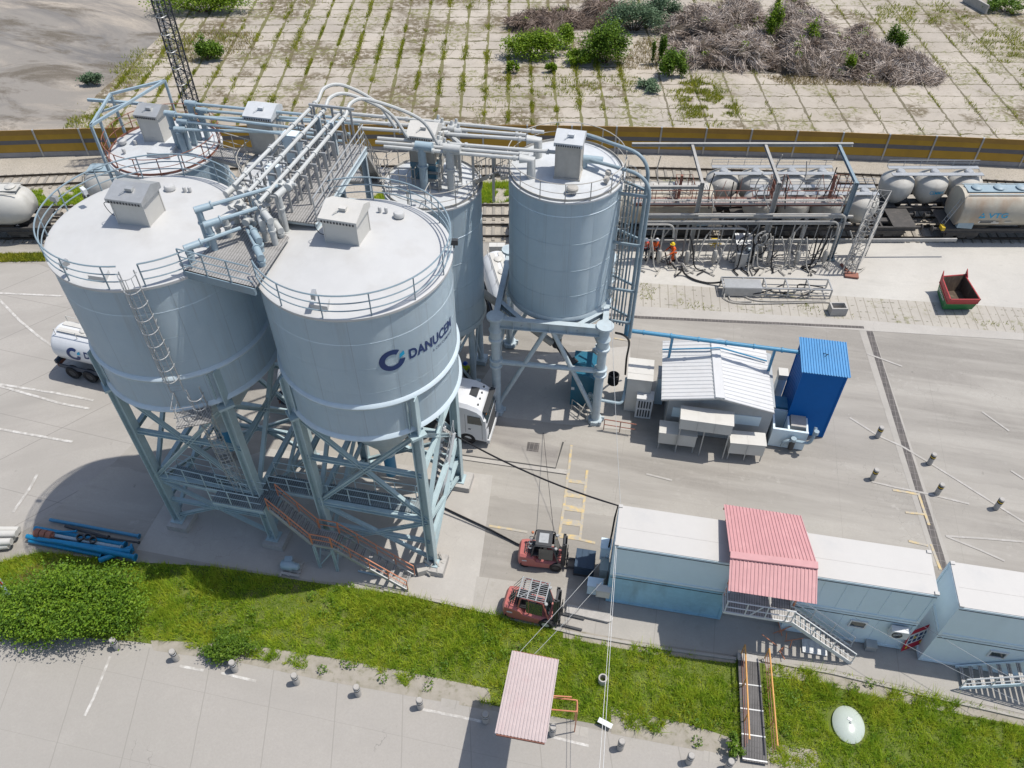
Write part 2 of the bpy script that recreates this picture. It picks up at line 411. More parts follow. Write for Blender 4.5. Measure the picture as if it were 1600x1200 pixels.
M_BARE = ground_mat('bare_crumbled_edge', (.40, .37, .325), [lambda m: m.mix(m.noise(1.5, .4, .65), (.30, .28, .23)), lambda m: m.mix(m.noise(3, .55, .7), (.17, .17, .09), .8)])
M_BALLAST = ground_mat('pale_ballast', (.50, .46, .40), [lambda m: m.mix(m.noise(.2, .4, .6), (.42, .39, .34)), lambda m: m.mix(m.noise(14, .5, .62, detail=2), (.27, .25, .215), .8),
    lambda m: m.mix(m.noise(.5, .6, .75), (.24, .22, .12), .6)], .6)
def slabs(name, px, py, offx, green):
    m = MT(name, (.42, .375, .315), .9, 0, .2)
    m.mix(m.noise(.12, .4, .62), (.335, .30, .255)).mix(m.noise(.8, .5, .75), (.45, .41, .355), .7)
    m.mix(m.noise(.05, .5, .6, detail=5), (.31, .27, .22), .65)
    m.mix(m.math('MULTIPLY', m.crack(.45, .014), m.noise(.3, .46, .56)), (.16, .145, .09), .85)
    m.mix(m.noise(1.4, .55, .75, detail=8), (.28, .245, .20), .65)
    m.mix(m.noise(5, .55, .8), (.27, .24, .20), .5)
    wv = m.math('ADD', m.math('MULTIPLY', m.noise(.45, .35, .75), .26 if green else .14), .05)
    wh = m.math('ADD', m.math('MULTIPLY', m.noise(.6, .4, .8), .22 if green else .08), .05)
    m.mix(m.joint(1, py, wh, 0, .8), (.105, .095, .05), .9)
    m.mix(m.joint(0, px, wv, 0, .5, offx), (.13, .125, .045) if green else (.13, .115, .075), .9)
    m.mix(m.math('MULTIPLY', m.noise(.13, .5 if green else .55, .57 if green else .62), m.noise(1.5, .42, .52, detail=9, rough=.7)), (.125, .10, .06), .9)
    m.mix(m.math('MULTIPLY', m.noise(.2, .52, .58), m.noise(2.2, .47, .58, detail=9, rough=.7)), (.15, .15, .05), .8)
    m.bump(m.noise(10, .2, .8), .2, .03)
    return m.done()
M_SLAB1 = slabs('weedy_slabs', 2.34, 2.15, .35, True)
M_SLAB2 = slabs('large_slabs', 3.33, 2.5, 1.4, False)
M_ASPH = ground_mat('old_asphalt', (.30, .28, .255), [
    lambda m: m.mix(m.noise(.07, .47, .6, (.5, 1, 1), .2, 8, .65, 1), (.50, .44, .37)),
    lambda m: m.mix(m.noise(.085, .49, .6, (.3, 1, 1), .3, 9, .68, .8), (.15, .148, .152), .95),
    lambda m: m.mix(m.noise(.2, .52, .62, (.4, 1, 1), .3, 9, .72, .5), (.11, .09, .065), .9)])
M_DARKLINE = plain('dark_joint_steel', (.06, .058, .055), .7)
M_DRAIN = MT('drain_grating', (.075, .068, .065), .7, .1)
M_DRAIN.mix(M_DRAIN.joint(0, .25, .03, -TH - .02), (.2, .18, .17), .8).mix(M_DRAIN.joint(1, .5, .03, -TH), (.22, .2, .19), .7).mix(M_DRAIN.noise(1.5, .4, .7), (.15, .135, .12), .6)
M_DRAIN = M_DRAIN.done()
M_PAVER = ground_mat('weedy_pavers', (.50, .475, .43), [
    lambda m: m.mix(m.noise(.4, .4, .65), (.42, .395, .36)),
    lambda m: m.mix(m.joint(0, .62, .07, .1, .05), (.26, .24, .2), .8),
    lambda m: m.mix(m.math('MULTIPLY', m.joint(1, .62, .10, .1, .15), m.noise(3.5, .56, .6)), (.1, .1, .06), .9),
    lambda m: m.mix(m.math('MULTIPLY', m.noise(.35, .5, .6), m.noise(2.5, .5, .62)), (.2, .2, .09), .85)])
def worn(name, c, under, lo=.38, hi=.6):
    m = MT(name, under, .85); m.mix(m.noise(2.2, lo, hi, detail=9, rough=.7), c).mix(m.noise(16, .5, .75), under, .6); return m.done()
M_WLINE = worn('worn_white_line', (.55, .535, .505), (.36, .34, .31), .42, .6)
M_WLINE2 = worn('faint_white_line', (.44, .42, .395), (.35, .33, .30), .46, .66)
M_YLINE = worn('worn_yellow_line', (.55, .41, .18), (.36, .335, .29), .44, .62)

def gp(pts, z=0): return [G(u, v, 0) for u, v in pts]
def quad(name, x0, x1, y0, y1, z, m): return sheet(name, [(x0, y0), (x1, y0), (x1, y1), (x0, y1)], z, m)
quad('ground', -900, 900, -200, 1600, -.06, M_EARTH)
quad('yard', -140, 140, -30, 56, -.048, M_YARD)
sheet('road', gp([(-700, 408), (60, 412), (330, 520), (280, 620), (180, 720), (60, 815), (0, 850), (-700, 1000)]), -.044, M_ROAD)
# the abandoned slab field beyond the fence, old asphalt on its west side
fx = [G(118, 200), G(150, 148), G(212, 92), G(262, 45), G(330, -40)]
sheet('slab_field', [(p.x, p.y) for p in fx] + [(13, 170), (13, 66), (-40, 66)], -.04, M_SLAB1)
quad('concrete_field', 13, 190, 63, 170, -.04, M_SLAB2)
sheet('asphalt_lot', [(-190, 66), (-40, 66)] + [(p.x, p.y) for p in fx] + [(-60, 170), (-190, 170)], -.052, M_ASPH)
def fence_y(x): return 67.0 - .0009 * (x + 10) ** 2
def track_y(k, x): return (63.4 - .0011 * (x + 5) ** 2, 57.35 - .0002 * x * x, 54.55 - .0002 * x * x)[k]
bx = [x for x in range(-110, 121, 5)]
sheet('railway_ballast', [(x, 53.2) for x in bx] + [(x, max(fence_y(x) + .4, 56)) for x in bx[::-1]], -.03, M_BALLAST)
M_RAIL = plain('rail_steel', (.06, .052, .045), .5, .5)
M_SLEEP = plain('sleeper_concrete', (.30, .275, .235), .9, 0, .3, 1)
for k in range(3):
    mb = MB()
    for x in np.arange(-75, 85, .75): 
        y = track_y(k, x); mb.box((x, y, .0), (.24, 2.5, .1), math.atan(-.002 * x))
    mb.m = 1
    for s in (-.78, .78):
        P_ = [(x, track_y(k, x) + s, .13) for x in range(-80, 91, 4)]
        for a, b in zip(P_, P_[1:]): mb.beam(a, b, .09, .17)
    struct('railway_track', mb, [M_SLEEP, M_RAIL])
# loading platform by the tracks, pavers, drains
sheet('loading_platform', [G(905, 392), G(1000, 378), (70, 53.1), (70, 42), G(1600, 481), G(1000, 441), G(905, 440)], -.04, M_PLAT)
sheet('paver_strip', [G(905, 440), G(1000, 441), G(1600, 481), (70, 41.5), (70, 38.5), G(1600, 520), G(1350, 500), G(1000, 478), G(905, 474)], -.036, M_PAVER)
sheet('pale_gutter', [G(905, 474), G(1000, 478), G(1350, 500), G(1600, 520), G(1600, 531), G(1352, 516), G(1000, 494), G(905, 488)], -.032, M_APRON)
def strip(name, pts, w, z, m, close=False):
    mb = MB(); pts = [V((p[0], p[1], 0)) for p in pts]; L, Rr = [], []
    for i, p in enumerate(pts):
        d = pts[min(i + 1, len(pts) - 1)] - pts[max(i - 1, 0)]; d.normalize(); n = V((-d.y, d.x, 0)) * w / 2
        L.append(p + n); Rr.append(p - n)
    for i in range(len(pts) - 1): mb.sheet([(q.x, q.y, z) for q in (Rr[i], Rr[i + 1], L[i + 1], L[i])])
    return struct(name, mb, m)
strip('drain_margin', [G(1352, 512), G(1474, 885)], 0.95, -.04, M_PATH)
strip('drain_channel', [G(1356, 508), G(1476, 890)], .44, -.034, M_DRAIN)
strip('drain_channel', [G(930, 489), G(1000, 495), G(1350, 511)], .26, -.028, M_DRAIN)
# silo aprons
sheet('silo_apron', gp([(213, 858), (278, 752), (420, 700), (770, 742), (742, 948), (600, 918), (480, 905), (330, 880)]), -.040, M_APRON)
sheet('weighbridge_deck', gp([(690, 640), (880, 662), (868, 731), (690, 706)]), -.036, ground_mat('weighbridge_concrete', (.42, .40, .37), [
    lambda m: m.mix(m.noise(.5, .45, .65, (.2, 1, 1), -TH), (.2, .185, .18), .8), lambda m: m.mix(m.noise(1.2, .68, .74), (.1, .085, .07), .8)]))
strip('weighbridge_edge', gp([(690, 706), (868, 731), (880, 690)]), .1, -.03, M_DARKLINE)
strip('weighbridge_edge', gp([(690, 713), (885, 741)]), .05, -.031, M_DARKLINE)
strip('weighbridge_kerb', gp([(690, 710), (888, 737)]), .32, -.034, M_APRON)
sheet('silo_apron', gp([(775, 560), (985, 540), (985, 672), (880, 662), (720, 645)]), -.038, M_APRON)
sheet('manhole_grating', gp([(824.5, 690), (843, 692), (841, 706), (822.5, 703.5)]), -.028, M_DRAIN)
# footpath in front of the cabins, verge and lower lot
gt = [(-60, 850), (0, 878), (60, 862), (215, 878), (330, 884), (480, 908), (600, 925), (740, 953), (800, 966), (900, 992), (1020, 1012), (1150, 1030), (1300, 1050), (1450, 1085), (1600, 1120), (1800, 1165)]
gb = [(1800, 1330), (1600, 1285), (1250, 1208), (1150, 1172), (960, 1136), (760, 1100), (640, 1076), (500, 1052), (380, 1025), (210, 1002), (0, 985), (-60, 975)]
sheet('verge', gp(gt + gb), -.036, M_SOIL)
sheet('footpath', gp([(738, 950), (745, 900), (935, 925), (1440, 1020), (1820, 1090), (1820, 1170), (1600, 1115), (1450, 1080), (1300, 1046), (1150, 1024), (1020, 1006), (900, 985), (800, 962)]), -.030, M_PATH)
sheet('parking_lot', gp([(-80, 972), (0, 986), (210, 1008), (380, 1034), (500, 1060), (640, 1085), (760, 1108), (960, 1145), (1150, 1182), (1260, 1212), (1300, 1330), (-140, 1330)]), -.032, M_LOT)
for a in ([(600, 922), (742, 953), (900, 991), (1020, 1012), (1150, 1030)], [(1190, 1032), (1300, 1052), (1450, 1088), (1600, 1122)]):
    mb = MB(); P_ = gp(a)
    for p, q in zip(P_, P_[1:]): mb.beam(p, q, .14, .16)
    struct('kerb', mb, M_PATH)
# bare crumbled strips along the edges of the grass
for i, a in enumerate(([(235, 1000), (380, 1006), (520, 1028), (640, 1050), (765, 1076), (768, 1110), (640, 1087), (500, 1062), (380, 1036), (240, 1016)], [(955, 1104), (1080, 1132), (1153, 1156), (1154, 1184), (955, 1146)], [(1200, 1160), (1275, 1172), (1300, 1225), (1200, 1215)], [(880, 980), (1020, 1008), (1150, 1026), (1150, 1036), (1020, 1022), (880, 996)], [(1195, 1036), (1300, 1052), (1450, 1088), (1620, 1126), (1620, 1138), (1440, 1104), (1290, 1070), (1200, 1054)])):
    sheet('bare_patch', gp(a), -.027 + i * .0006, M_BARE)
# concrete pads at the edge of the lot
for a in ([(690, 1090), (718, 1095), (716, 1108), (688, 1102)], [(896, 1132), (920, 1137), (918, 1152), (894, 1147)], [(1100, 1172), (1126, 1178), (1124, 1194), (1098, 1188)]): sheet('concrete_pad', gp(a), -.026, M_PATH)
def marks(lst, w, m, z=-.024):
    for i, a in enumerate(lst): strip('road_marking', gp(a), w, z + .0006 * i, m)
marks([[(-60, 420), (0, 469), (30, 500), (60, 525), (92, 547)], [(-60, 456), (0, 457.5), (98, 462)], [(-40, 592), (0, 600), (90, 614), (146, 625)], [(-40, 594), (0, 603), (50, 617), (95, 630), (140, 638)], [(-40, 662), (0, 670), (113, 690)], [(20, 800), (48, 760), (58, 740)]], .17, M_WLINE)
marks([[(1328, 652), (1372, 680), (1410, 697), (1455, 724)], [(1455, 724), (1500, 752), (1560, 790), (1600, 815)], [(1362, 752), (1400, 761), (1450, 771), (1515, 787)], [(1478, 837), (1540, 841), (1600, 846)], [(1480, 838), (1530, 858), (1570, 876)], [(1535, 643), (1577, 673)], [(1355, 552), (1410, 572)], [(1010, 740), (1050, 750)], [(1580, 735), (1600, 748)]], .13, M_WLINE2)
marks([[(172, 1025), (158, 1060), (146, 1090), (132, 1118)], [(280, 1040), (318, 1047)], [(345, 1051), (400, 1064)], [(660, 1108), (720, 1120), (757, 1128)], [(862, 1151), (920, 1165)]], .13, M_WLINE)
marks([[(889, 731), (882, 785), (874, 836)], [(917.5, 734), (912, 790), (906, 843)], [(893, 695), (889, 731)], [(904, 842), (930, 848)], [(764, 821), (824, 831)], [(1395, 765), (1436, 772)], [(1435, 770), (1452, 820)], [(1455, 850), (1470, 890)], [(1415, 800), (1445, 803)], [(1420, 845), (1450, 852)], [(960, 528), (985, 532)]], .15, M_YLINE)
for y0, t in ((751, 7), (773, 8), (793, 11), (815, 11), (837, 9)):
    marks([[(887 - (y0 - 740) * .13, y0 - 1), (915 - (y0 - 740) * .1, y0 + 3)]], .035 * t, M_YLINE, -.026)
# ================================================================= silos
def pol(c, r, deg, z): return V((c[0] + r * math.cos(rad(deg)), c[1] + r * math.sin(rad(deg)), z))
def filter_unit(parent, p, w, d, h, rz, mats, cable=True, hood=.55):
    """dust filter on the roof: a sheet metal box, a sloping hood that overhangs it, louvres and a small motor"""
    p = V(p); ax = (V((math.cos(rz), math.sin(rz), 0)), V((-math.sin(rz), math.cos(rz), 0)), UP)
    b = MB(); b.box(p + UP * h / 2, (w, d, h), ax=ax)
    for sx in (-1, 1):
        for sy in (-1, 1): b.box(p + ax[0] * sx * w / 2 + ax[1] * sy * d / 2 + UP * h / 2, (.05, .05, h), ax=ax)
    b.box(p + UP * .06, (w + .12, d + .12, .1), ax=ax)
    f = b.build('filter_unit', mats[0], parent)
    q = p + UP * h; m = MB(); a, c = w / 2 + .1, d / 2 + .14
    sec = [(-c, 0), (c, 0), (c, hood * .45), (c * .25, hood * .92), (-c, .2)]
    m.prism([q - ax[0] * a + ax[1] * y + UP * z for y, z in sec], ax[0] * 2 * a)
    m.box(q + ax[0] * a * .1 - ax[1] * c * .3 + UP * (.2 + hood * .45), (.3, .22, .12), ax=ax); m.tube(q - ax[0] * a * .3 - ax[1] * c * .7 + UP * (.2 + hood * .25), q + ax[0] * a * .1 - ax[1] * c * .3 + UP * (.25 + hood * .45), .02, 5)
    m.build('hood', mats[1], f)
    l = Each('louvre', FGREY, f)
    for i in range(11): l.box(q - ax[1] * (c + .012) + ax[0] * (-a + .15 + i * (2 * a - .3) / 10) + UP * .07, (.07, .02, .09), ax=ax)
    if cable:
        MB().pipe(curve([q - ax[0] * a * .98 - ax[1] * c * .9 + UP * .02, q - ax[0] * (a + .35) - ax[1] * .5 - UP * .3, q - ax[0] * (a + .3) - ax[1] * .3 - UP * h * .7, p - ax[0] * (w / 2 + .03) + UP * .1]), .015, 5).build('cable', BLACK, f)
    return f
def vent(parent, p, r=.22, m=ROOF_WHITE):
    MB().lathe([(r * .7, 0), (r * .7, .12), (r, .12), (r, .26), (r * .8, .32), (.001, .34)], (p.x, p.y), 16, z0=p.z).build('roof_vent', m, parent)
def riser(parent, base, topuv, target, tz, r=.17, mb_mat=PIPE_BLUE, r2=.08):
    """inlet pipe: a vertical stub with a flange, a capped elbow and the thinner feed pipe that runs into it"""
    zt = HZ(base, topuv); zt = max(zt, base.z + .6)
    tgt = V(target) if not isinstance(target, tuple) or len(target) == 3 else G(target[0], target[1], zt if tz is None else tz)
    top = V((base.x, base.y, zt)); d = (tgt - top); dh = V((d.x, d.y, 0)).normalized()
    m = MB(); m.tube(base, top + UP * .02, r, 12)
    m.tube(base + UP * .0, base + UP * .06, r * 1.5, 12); zf = base.z + (zt - base.z) * .62
    m.tube(V((base.x, base.y, zf)), V((base.x, base.y, zf + .07)), r * 1.3, 12)
    m.tube(top - dh * r * 1.15 - UP * .03, top + dh * .55 - UP * .03, r * 1.08, 12)
    m.tube(top + dh * .5, top + dh * .56, r * 1.25, 12)
    o = m.build('inlet_pipe', mb_mat, parent)
    MB().pipe([top + dh * .5, tgt], r2, 8).build('feed_pipe', PIPE_WHITE if mb_mat is PIPE_WHITE else mb_mat, o)
    return o
def ring_rail(mb, c, r, z, a0, a1, h=1.1, fr=(1, .66, .33), step=4, sp=1.85, rr=.028):
    n = max(2, int(abs(a1 - a0) / step)); railing(mb, [pol(c, r, a0 + (a1 - a0) * i / n, z) for i in range(n + 1)], h, fr, rr, .028, sp)
def caged_ladder(parent, b, t, out, w=.5, cage0=2.2, ext=1.0, mats=(GALV, GALV)):
    """ladder from b up to t; out points away from the wall; hoops make the cage"""
    b, t, out = V(b), V(t), V(out).normalized(); d = (t - b).normalized(); s = d.cross(out).normalized(); L = (t - b).length
    m = MB()
    for sg in (-1, 1): m.beam(b + s * sg * w / 2, t + d * ext + s * sg * w / 2, .05, .03)
    for i in range(int(L / .3) + 1): m.tube(b + d * (i * .3 + .1) - s * w / 2, b + d * (i * .3 + .1) + s * w / 2, .014, 5)
    for i in range(int(L / 1.6)): 
        for sg in (-1, 1): m.beam(b + d * (i * 1.6 + .8) + s * sg * w / 2, b + d * (i * 1.6 + .8) + s * sg * w / 2 - out * .25, .04)
    lad = m.build('ladder', mats[0], parent)
    g = MB(); z = cage0; hoops = []
    while z <= L + ext: 
        hoops.append([b + d * z + s * (math.sin(a) * w * .72) + out * (.36 - .36 * math.cos(a)) * (1 if True else 1) for a in [math.pi * (-.72 + k * .12) + 0 for k in range(13)]])
        # half hoop bowing outwards
        hoops[-1] = [b + d * z + s * (math.cos(math.pi * k / 10) * w * .62) + out * (math.sin(math.pi * k / 10) * .46) for k in range(11)]
        z += .7
    for hp in hoops: g.pipe(hp, .022, 5)
    for k in (1, 3, 5, 7, 9): g.pipe([hp[k] for hp in hoops], .013, 5)
    g.build('ladder_cage', mats[1], lad)
    return lad

def big_silo(label, c, zf, zb, zt, Rw, gap, nfoot):
    t = thing('cement_silo', label, 'silo', (c[0], c[1], 0), group='front pair of cement silos')
    s = MB(); zl = zt
    prof = [(Rw, zb)]
    s.lathe([(Rw, zb), (Rw, zt)], c, 128)
    for z in np.linspace(zb + .02, zt, 6)[1:-1]: s.lathe([(Rw - .01, z - .02), (Rw + .004, z - .01), (Rw + .004, z + .01), (Rw - .01, z + .02)], c, 128); s.build('shell', STEEL_BLUE, t)
    f = MB(); f.lathe([(Rw - .02, zf - .16), (Rw + .09, zf - .1), (Rw + .13, zf), (Rw + .09, zf + .1), (Rw - .02, zf + .17)], c, 96)
    f.lathe([(Rw - .4, zb - .12), (Rw + .1, zb - .12), (Rw + .14, zb - .05), (Rw + .1, zb + .04), (Rw - .01, zb + .14)], c, 96)
    f.build('stiffening_ring', RING, t)
    r = MB(); r.lathe([(Rw, zt - .14), (Rw + .07, zt - .12), (Rw + .07, zt), (Rw + .02, zt + .02), (Rw - .1, zt + .03), (1.2, zt + .32), (.001, zt + .38)], c, 96); r.build('roof', ROOF_WHITE, t)
    h = MB(); h.lathe([(Rw - .25, zb), (.55, zb - 5.2), (.4, zb - 5.9), (.001, zb - 5.9)], c, 48); h.build('hopper', STEEL_GREY, t)
    MB().tube((c[0], c[1], zb - 7.6), (c[0], c[1], zb - 5.9), .32, 12).build('discharge_spout', MID_BLUE, t)
    half = 2.73 * 1.05; legs = {}
    for sx, sy in ((-1, -1), (1, -1), (1, 1), (-1, 1)):
        p = V((c[0], c[1], 0)) + EX * sx * half + EY * sy * half; legs[sx, sy] = p
        m = MB(); m.ibeam(p + UP * .35, p + UP * zf, .46, .42, up=EX, t=.05)
        rad_ = (p - V((c[0], c[1], 0))).normalized()
        m.box(p + UP * (zb - .35), (.75, .75, .14), math.atan2(rad_.y, rad_.x))
        m.box(p + UP * .38, (.7, .7, .06), TH); m.build('leg', LEG_BLUE, t)
        if (sx, sy) in nfoot: MB().hexa([p + EX * (x * k + .12) + EY * y * k + UP * z for z, k in ((-.04, .62), (.34, .6)) for x, y in ((-1, -1), (1, -1), (1, 1), (-1, 1))]).build('footing', FOOT, t)
    K = ((-1, -1), (1, -1), (1, 1), (-1, 1)); z1 = 4.25; zm = (z1 + zb) / 2 + .1
    for i in range(4):
        a, b = legs[K[i]], legs[K[(i + 1) % 4]]; m = MB(); mid = (a + b) / 2; out = (mid - V((c[0], c[1], 0))).normalized() * .02
        m.ibeam(a + UP * (zb - .5), b + UP * (z1 + .1), .2, .2); m.ibeam(b + UP * (zb - .5) + out, a + UP * (z1 + .1) + out, .2, .2)
        m.ibeam(a + UP * zm, b + UP * zm, .22, .26); m.ibeam(a + UP * z1, b + UP * z1, .24, .3)
        m.ibeam(a + UP * (z1 - .2), b + UP * .7, .18, .18); m.ibeam(b + UP * (z1 - .2) + out, a + UP * .7 + out, .18, .18)
        m.ibeam(a + UP * 2.3, b + UP * 2.3, .2, .22)
        m.box(mid + UP * zm, (.6, .03, .6), math.atan2((b - a).y, (b - a).x))
        m.build('bracing', LEG_BLUE, t)
    rl = MB()
    for a0, a1 in gap: ring_rail(rl, c, Rw + .02, zt + .02, a0, a1)
    ra = rl.build('railing', RAIL, t)
    return t, ra
CL, CR = (-15.42, 28.85), (-6.5, 27.24)
siloL, raL = big_silo('large blue grey silo without lettering, a caged ladder down its front', CL, 13.5, 11.6, 18.55, 4.05, ((32, 275), (286, 316)), ((-1, -1), (1, -1), (1, 1), (-1, 1)))
siloR, raR = big_silo('large blue grey silo with navy company lettering on its side', CR, 13.42, 11.4, 18.4, 4.0, ((-152, 112),), ((1, -1), (1, 1), (-1, -1), (-1, 1)))
# loading plant below: hoist and dark conveyor
for pt, z in (((440, 395), 18.4), ((480, 355), 18.5)): pass
# filters, vents, floodlights, small fittings
rzf = TH + rad(-2)
pL = G(224, 343, 18.75); filter_unit(siloL, (pL.x, pL.y, 18.62), 1.45, 1.25, 1.35, rzf + rad(2), (BEIGE, GALV))
pR = G(545, 372, 18.6); filter_unit(siloR, (pR.x, pR.y, 18.48), 1.45, 1.25, 1.3, rzf, (BEIGE, BEIGE))
for u, v in ((267, 299), (290, 302), (298, 302)): vent(siloL, G(u, v, 18.65), .24 if u == 267 else .08)
for u, v in ((624, 341), (594, 333), (604, 334)): vent(siloR, G(u, v, 18.5), .24 if u == 624 else .08)
for sil, pts, z in ((siloL, ((140, 437),), 18.62), (siloR, ((485, 482),), 18.48)):
    for u, v in pts:
        p = G(u, v, z); m = MB(); m.prism([p, p + V((.7, -.15, 0)), p + V((.7, .35, 0)), p + V((0, .5, 0))], V((0, 0, .22))); m.build('manhole_cover', ROOF_WHITE, sil)
def flood(parent, p, d, m=GALV):
    mb = MB(); mb.box(p, (.34, .16, .24), math.atan2(d[1], d[0])); mb.tube(p - UP * .3, p, .03, 6); mb.build('floodlight', m, parent)
flood(siloL, G(131, 298, 19.4), (-1, 1), WHITE_P); flood(siloL, G(84, 310, 19.5), (-1, .3)); flood(siloL, G(100, 412, 19.2), (-.6, -1)); flood(siloR, G(490, 460, 19.2), (0, -1)); flood(siloR, G(709, 378, 18.9), (1, 0), FGREY)
# caged ladder down the front of the left silo in two flights, with a small transfer platform
a = -79.5; lt = pol(CL, 4.3, a, 18.6); lb = pol(CL, 4.3, a, 12.9)
caged_ladder(siloL, lb, lt, pol((0, 0), 1, a, 0), .55, 1.0)
l2b = G(378, 768, 4.35); l2t = pol(CL, 4.55, -70, 12.4)
caged_ladder(siloL, l2b, l2t, V((l2t - V((CL[0], CL[1], 12.4)))).normalized(), .55, 1.6, .9)
m = MB(); pc = pol(CL, 4.75, -75, 11.62); m.box(pc, (1.5, 1.0, .06), rad(-75 + 90))
m.build('transfer_platform', GRATE, siloL)
m = MB(); railing(m, [pol(CL, 4.1, -83, 11.65), pol(CL, 5.2, -82.5, 11.65), pol(CL, 5.2, -72, 11.65)], 1.1, (1, .5), .018, .02, .8); m.build('platform_railing', GALV, siloL)
# company emblem and lettering painted on the right silo
dg = bpy.context.evaluated_depsgraph_get()
def text_mesh(s, size, bold=0, spacing=1.0, shear=0):
    cu = bpy.data.curves.new('t', 'FONT'); cu.body = s; cu.size = size; cu.offset = bold; cu.space_character = spacing; cu.shear = shear; cu.resolution_u = 4
    ob = bpy.data.objects.new('t', cu); col.objects.link(ob); bpy.context.view_layer.update()
    me = bpy.data.meshes.new_from_object(ob.evaluated_get(bpy.context.evaluated_depsgraph_get()))
    vs = [v.co.copy() for v in me.vertices]; fs = [tuple(p.vertices) for p in me.polygons]
    bpy.data.objects.remove(ob); bpy.data.meshes.remove(me); bpy.data.curves.remove(cu)
    return vs, fs
def fit_text(s, w, h, bold=0, spacing=1.0):
    vs, fs = text_mesh(s, 1, bold, spacing); x0 = min(v.x for v in vs); x1 = max(v.x for v in vs); y0 = min(v.y for v in vs); y1 = max(v.y for v in vs)
    return [((v.x - x0) / (x1 - x0) * w, (v.y - y0) / (y1 - y0) * h) for v in vs], fs
def wrap(mb, vs, fs, c, r, deg0, z0, slope=0):
    mb.add([pol(c, r, deg0 + math.degrees(x / r), z0 + y + slope * x) for x, y in vs], fs)
lg = MB(); rr = 4.016
n = 40; ring = []
for k in range(n + 1):
    an = rad(52 + 300 * k / n); ring += [(.56 * math.cos(an), .56 * math.sin(an)), (.31 * math.cos(an), .31 * math.sin(an))]
wrap(lg, [(x, y) for x, y in ring], [(2 * k, 2 * k + 2, 2 * k + 3, 2 * k + 1) for k in range(n)], CR, rr, -65.3, 15.85)
vs, fs = fit_text('DANUCEM', 2.8, .54, .035, 1.04); wrap(lg, vs, fs, CR, rr, -54.8, 15.56, -.06)
vs, fs = fit_text('A CRH COMPANY', 1.6, .15, .004, 1.1); wrap(lg, vs, fs, CR, rr, -37.5, 15.17, -.06)
lg.m = 1; s_ = .15
sq = [(.42 + x, .16 + y) for x, y in ((-.12, -.16), (.13, -.02), (.10, .19), (-.09, .06))]
wrap(lg, sq, [(0, 1, 2, 3)], CR, rr + .012, -65.3, 15.85)
lg.build('lettering', [NAVY, CYAN], siloR, 0)

# riser pipes on the two front roofs
zl, zr = 18.62, 18.46
for b, tp, tg in (((302, 411), (302, 383), (376, 356)), ((338, 394), (325, 349), (402, 325)), ((328, 384), (320, 323), (434, 290)), ((361, 374), (354, 339), (385, 318)), ((372, 352), (366, 322), (392, 303)), ((361, 318), (353, 303), (375, 284)), ((345, 374), (342, 352), (372, 338))):
    base = G(b[0], b[1], zl); riser(siloL, base, tp, tg, None, .135 if b[0] != 345 else .09, PIPE_BLUE if b[0] in (302, 338, 328) else PIPE_WHITE)
for b, tp, tg in (((413, 424), (407, 398), (386, 358)), ((411, 402), (405, 372), (382, 338)), ((433, 391), (422, 342), (378, 288)), ((419, 385), (411, 345), (400, 320)), ((442, 379), (436, 358), (420, 335)), ((448, 362), (437, 303), (452, 288))):
    base = G(b[0], b[1], zr); riser(siloR, base, tp, tg, None, .135, PIPE_BLUE if b[0] in (413, 411) else PIPE_WHITE)

# ----------------------------------------------------------------- pipe bridge between the pair
bd = V((math.sin(rad(12)), math.cos(rad(12)), 0)); bs = V((bd.y, -bd.x, 0)); B0 = V((-9.45, 30.1, 18.95))
br = thing('pipe_bridge', 'grey pipe bridge with handrails and four raised white pipes running between the two large silos', 'bridge', (B0.x, B0.y, 0))
def bp(s, t, z=0): return B0 + bd * s + bs * t + UP * z
m = MB(); m.box(bp(2.0, 0, -.03), (6.4, 3.0, .05), ax=(bd, bs, UP))
p1, p2 = G(288, 424, 18.72), G(398, 452, 18.72); m.prism([p1, p2, G(452, 372, 18.72), G(388, 330, 18.72)], V((0, 0, .05)))
m.build('deck', GRATE, br)
m = MB()
for t in (-1.5, 1.5): m.ibeam(bp(-1.2, t, -.2), bp(5.2, t, -.2), .14, .34)
for s in np.arange(-1, 5.3, 1.2): m.beam(bp(s, -1.5, -.2), bp(s, 1.5, -.2), .1, .16)
m.build('deck_beam', STEEL_GREY, br)
m = MB(); m.beam(p1 - UP * .12, p2 - UP * .12, .12, .34); m.build('edge_beam', RAIL, br)
for a_, b_, q_ in ((bp(-1.0, 1.5), bp(5.2, 1.5), GALV), (bp(-.8, -1.5), bp(5.2, -1.5), GALV), (p1, p2, RAIL)): m = MB(); railing(m, [a_, b_], 1.1, (1, .66, .33), .026, .03, 1.1); m.build('railing', q_, br)
P4 = [[(365, 290), (497, 157)], [(388, 300), (507, 172)], [(405, 316), (512, 196)], [(455, 284), (540, 181)]]
ends = []
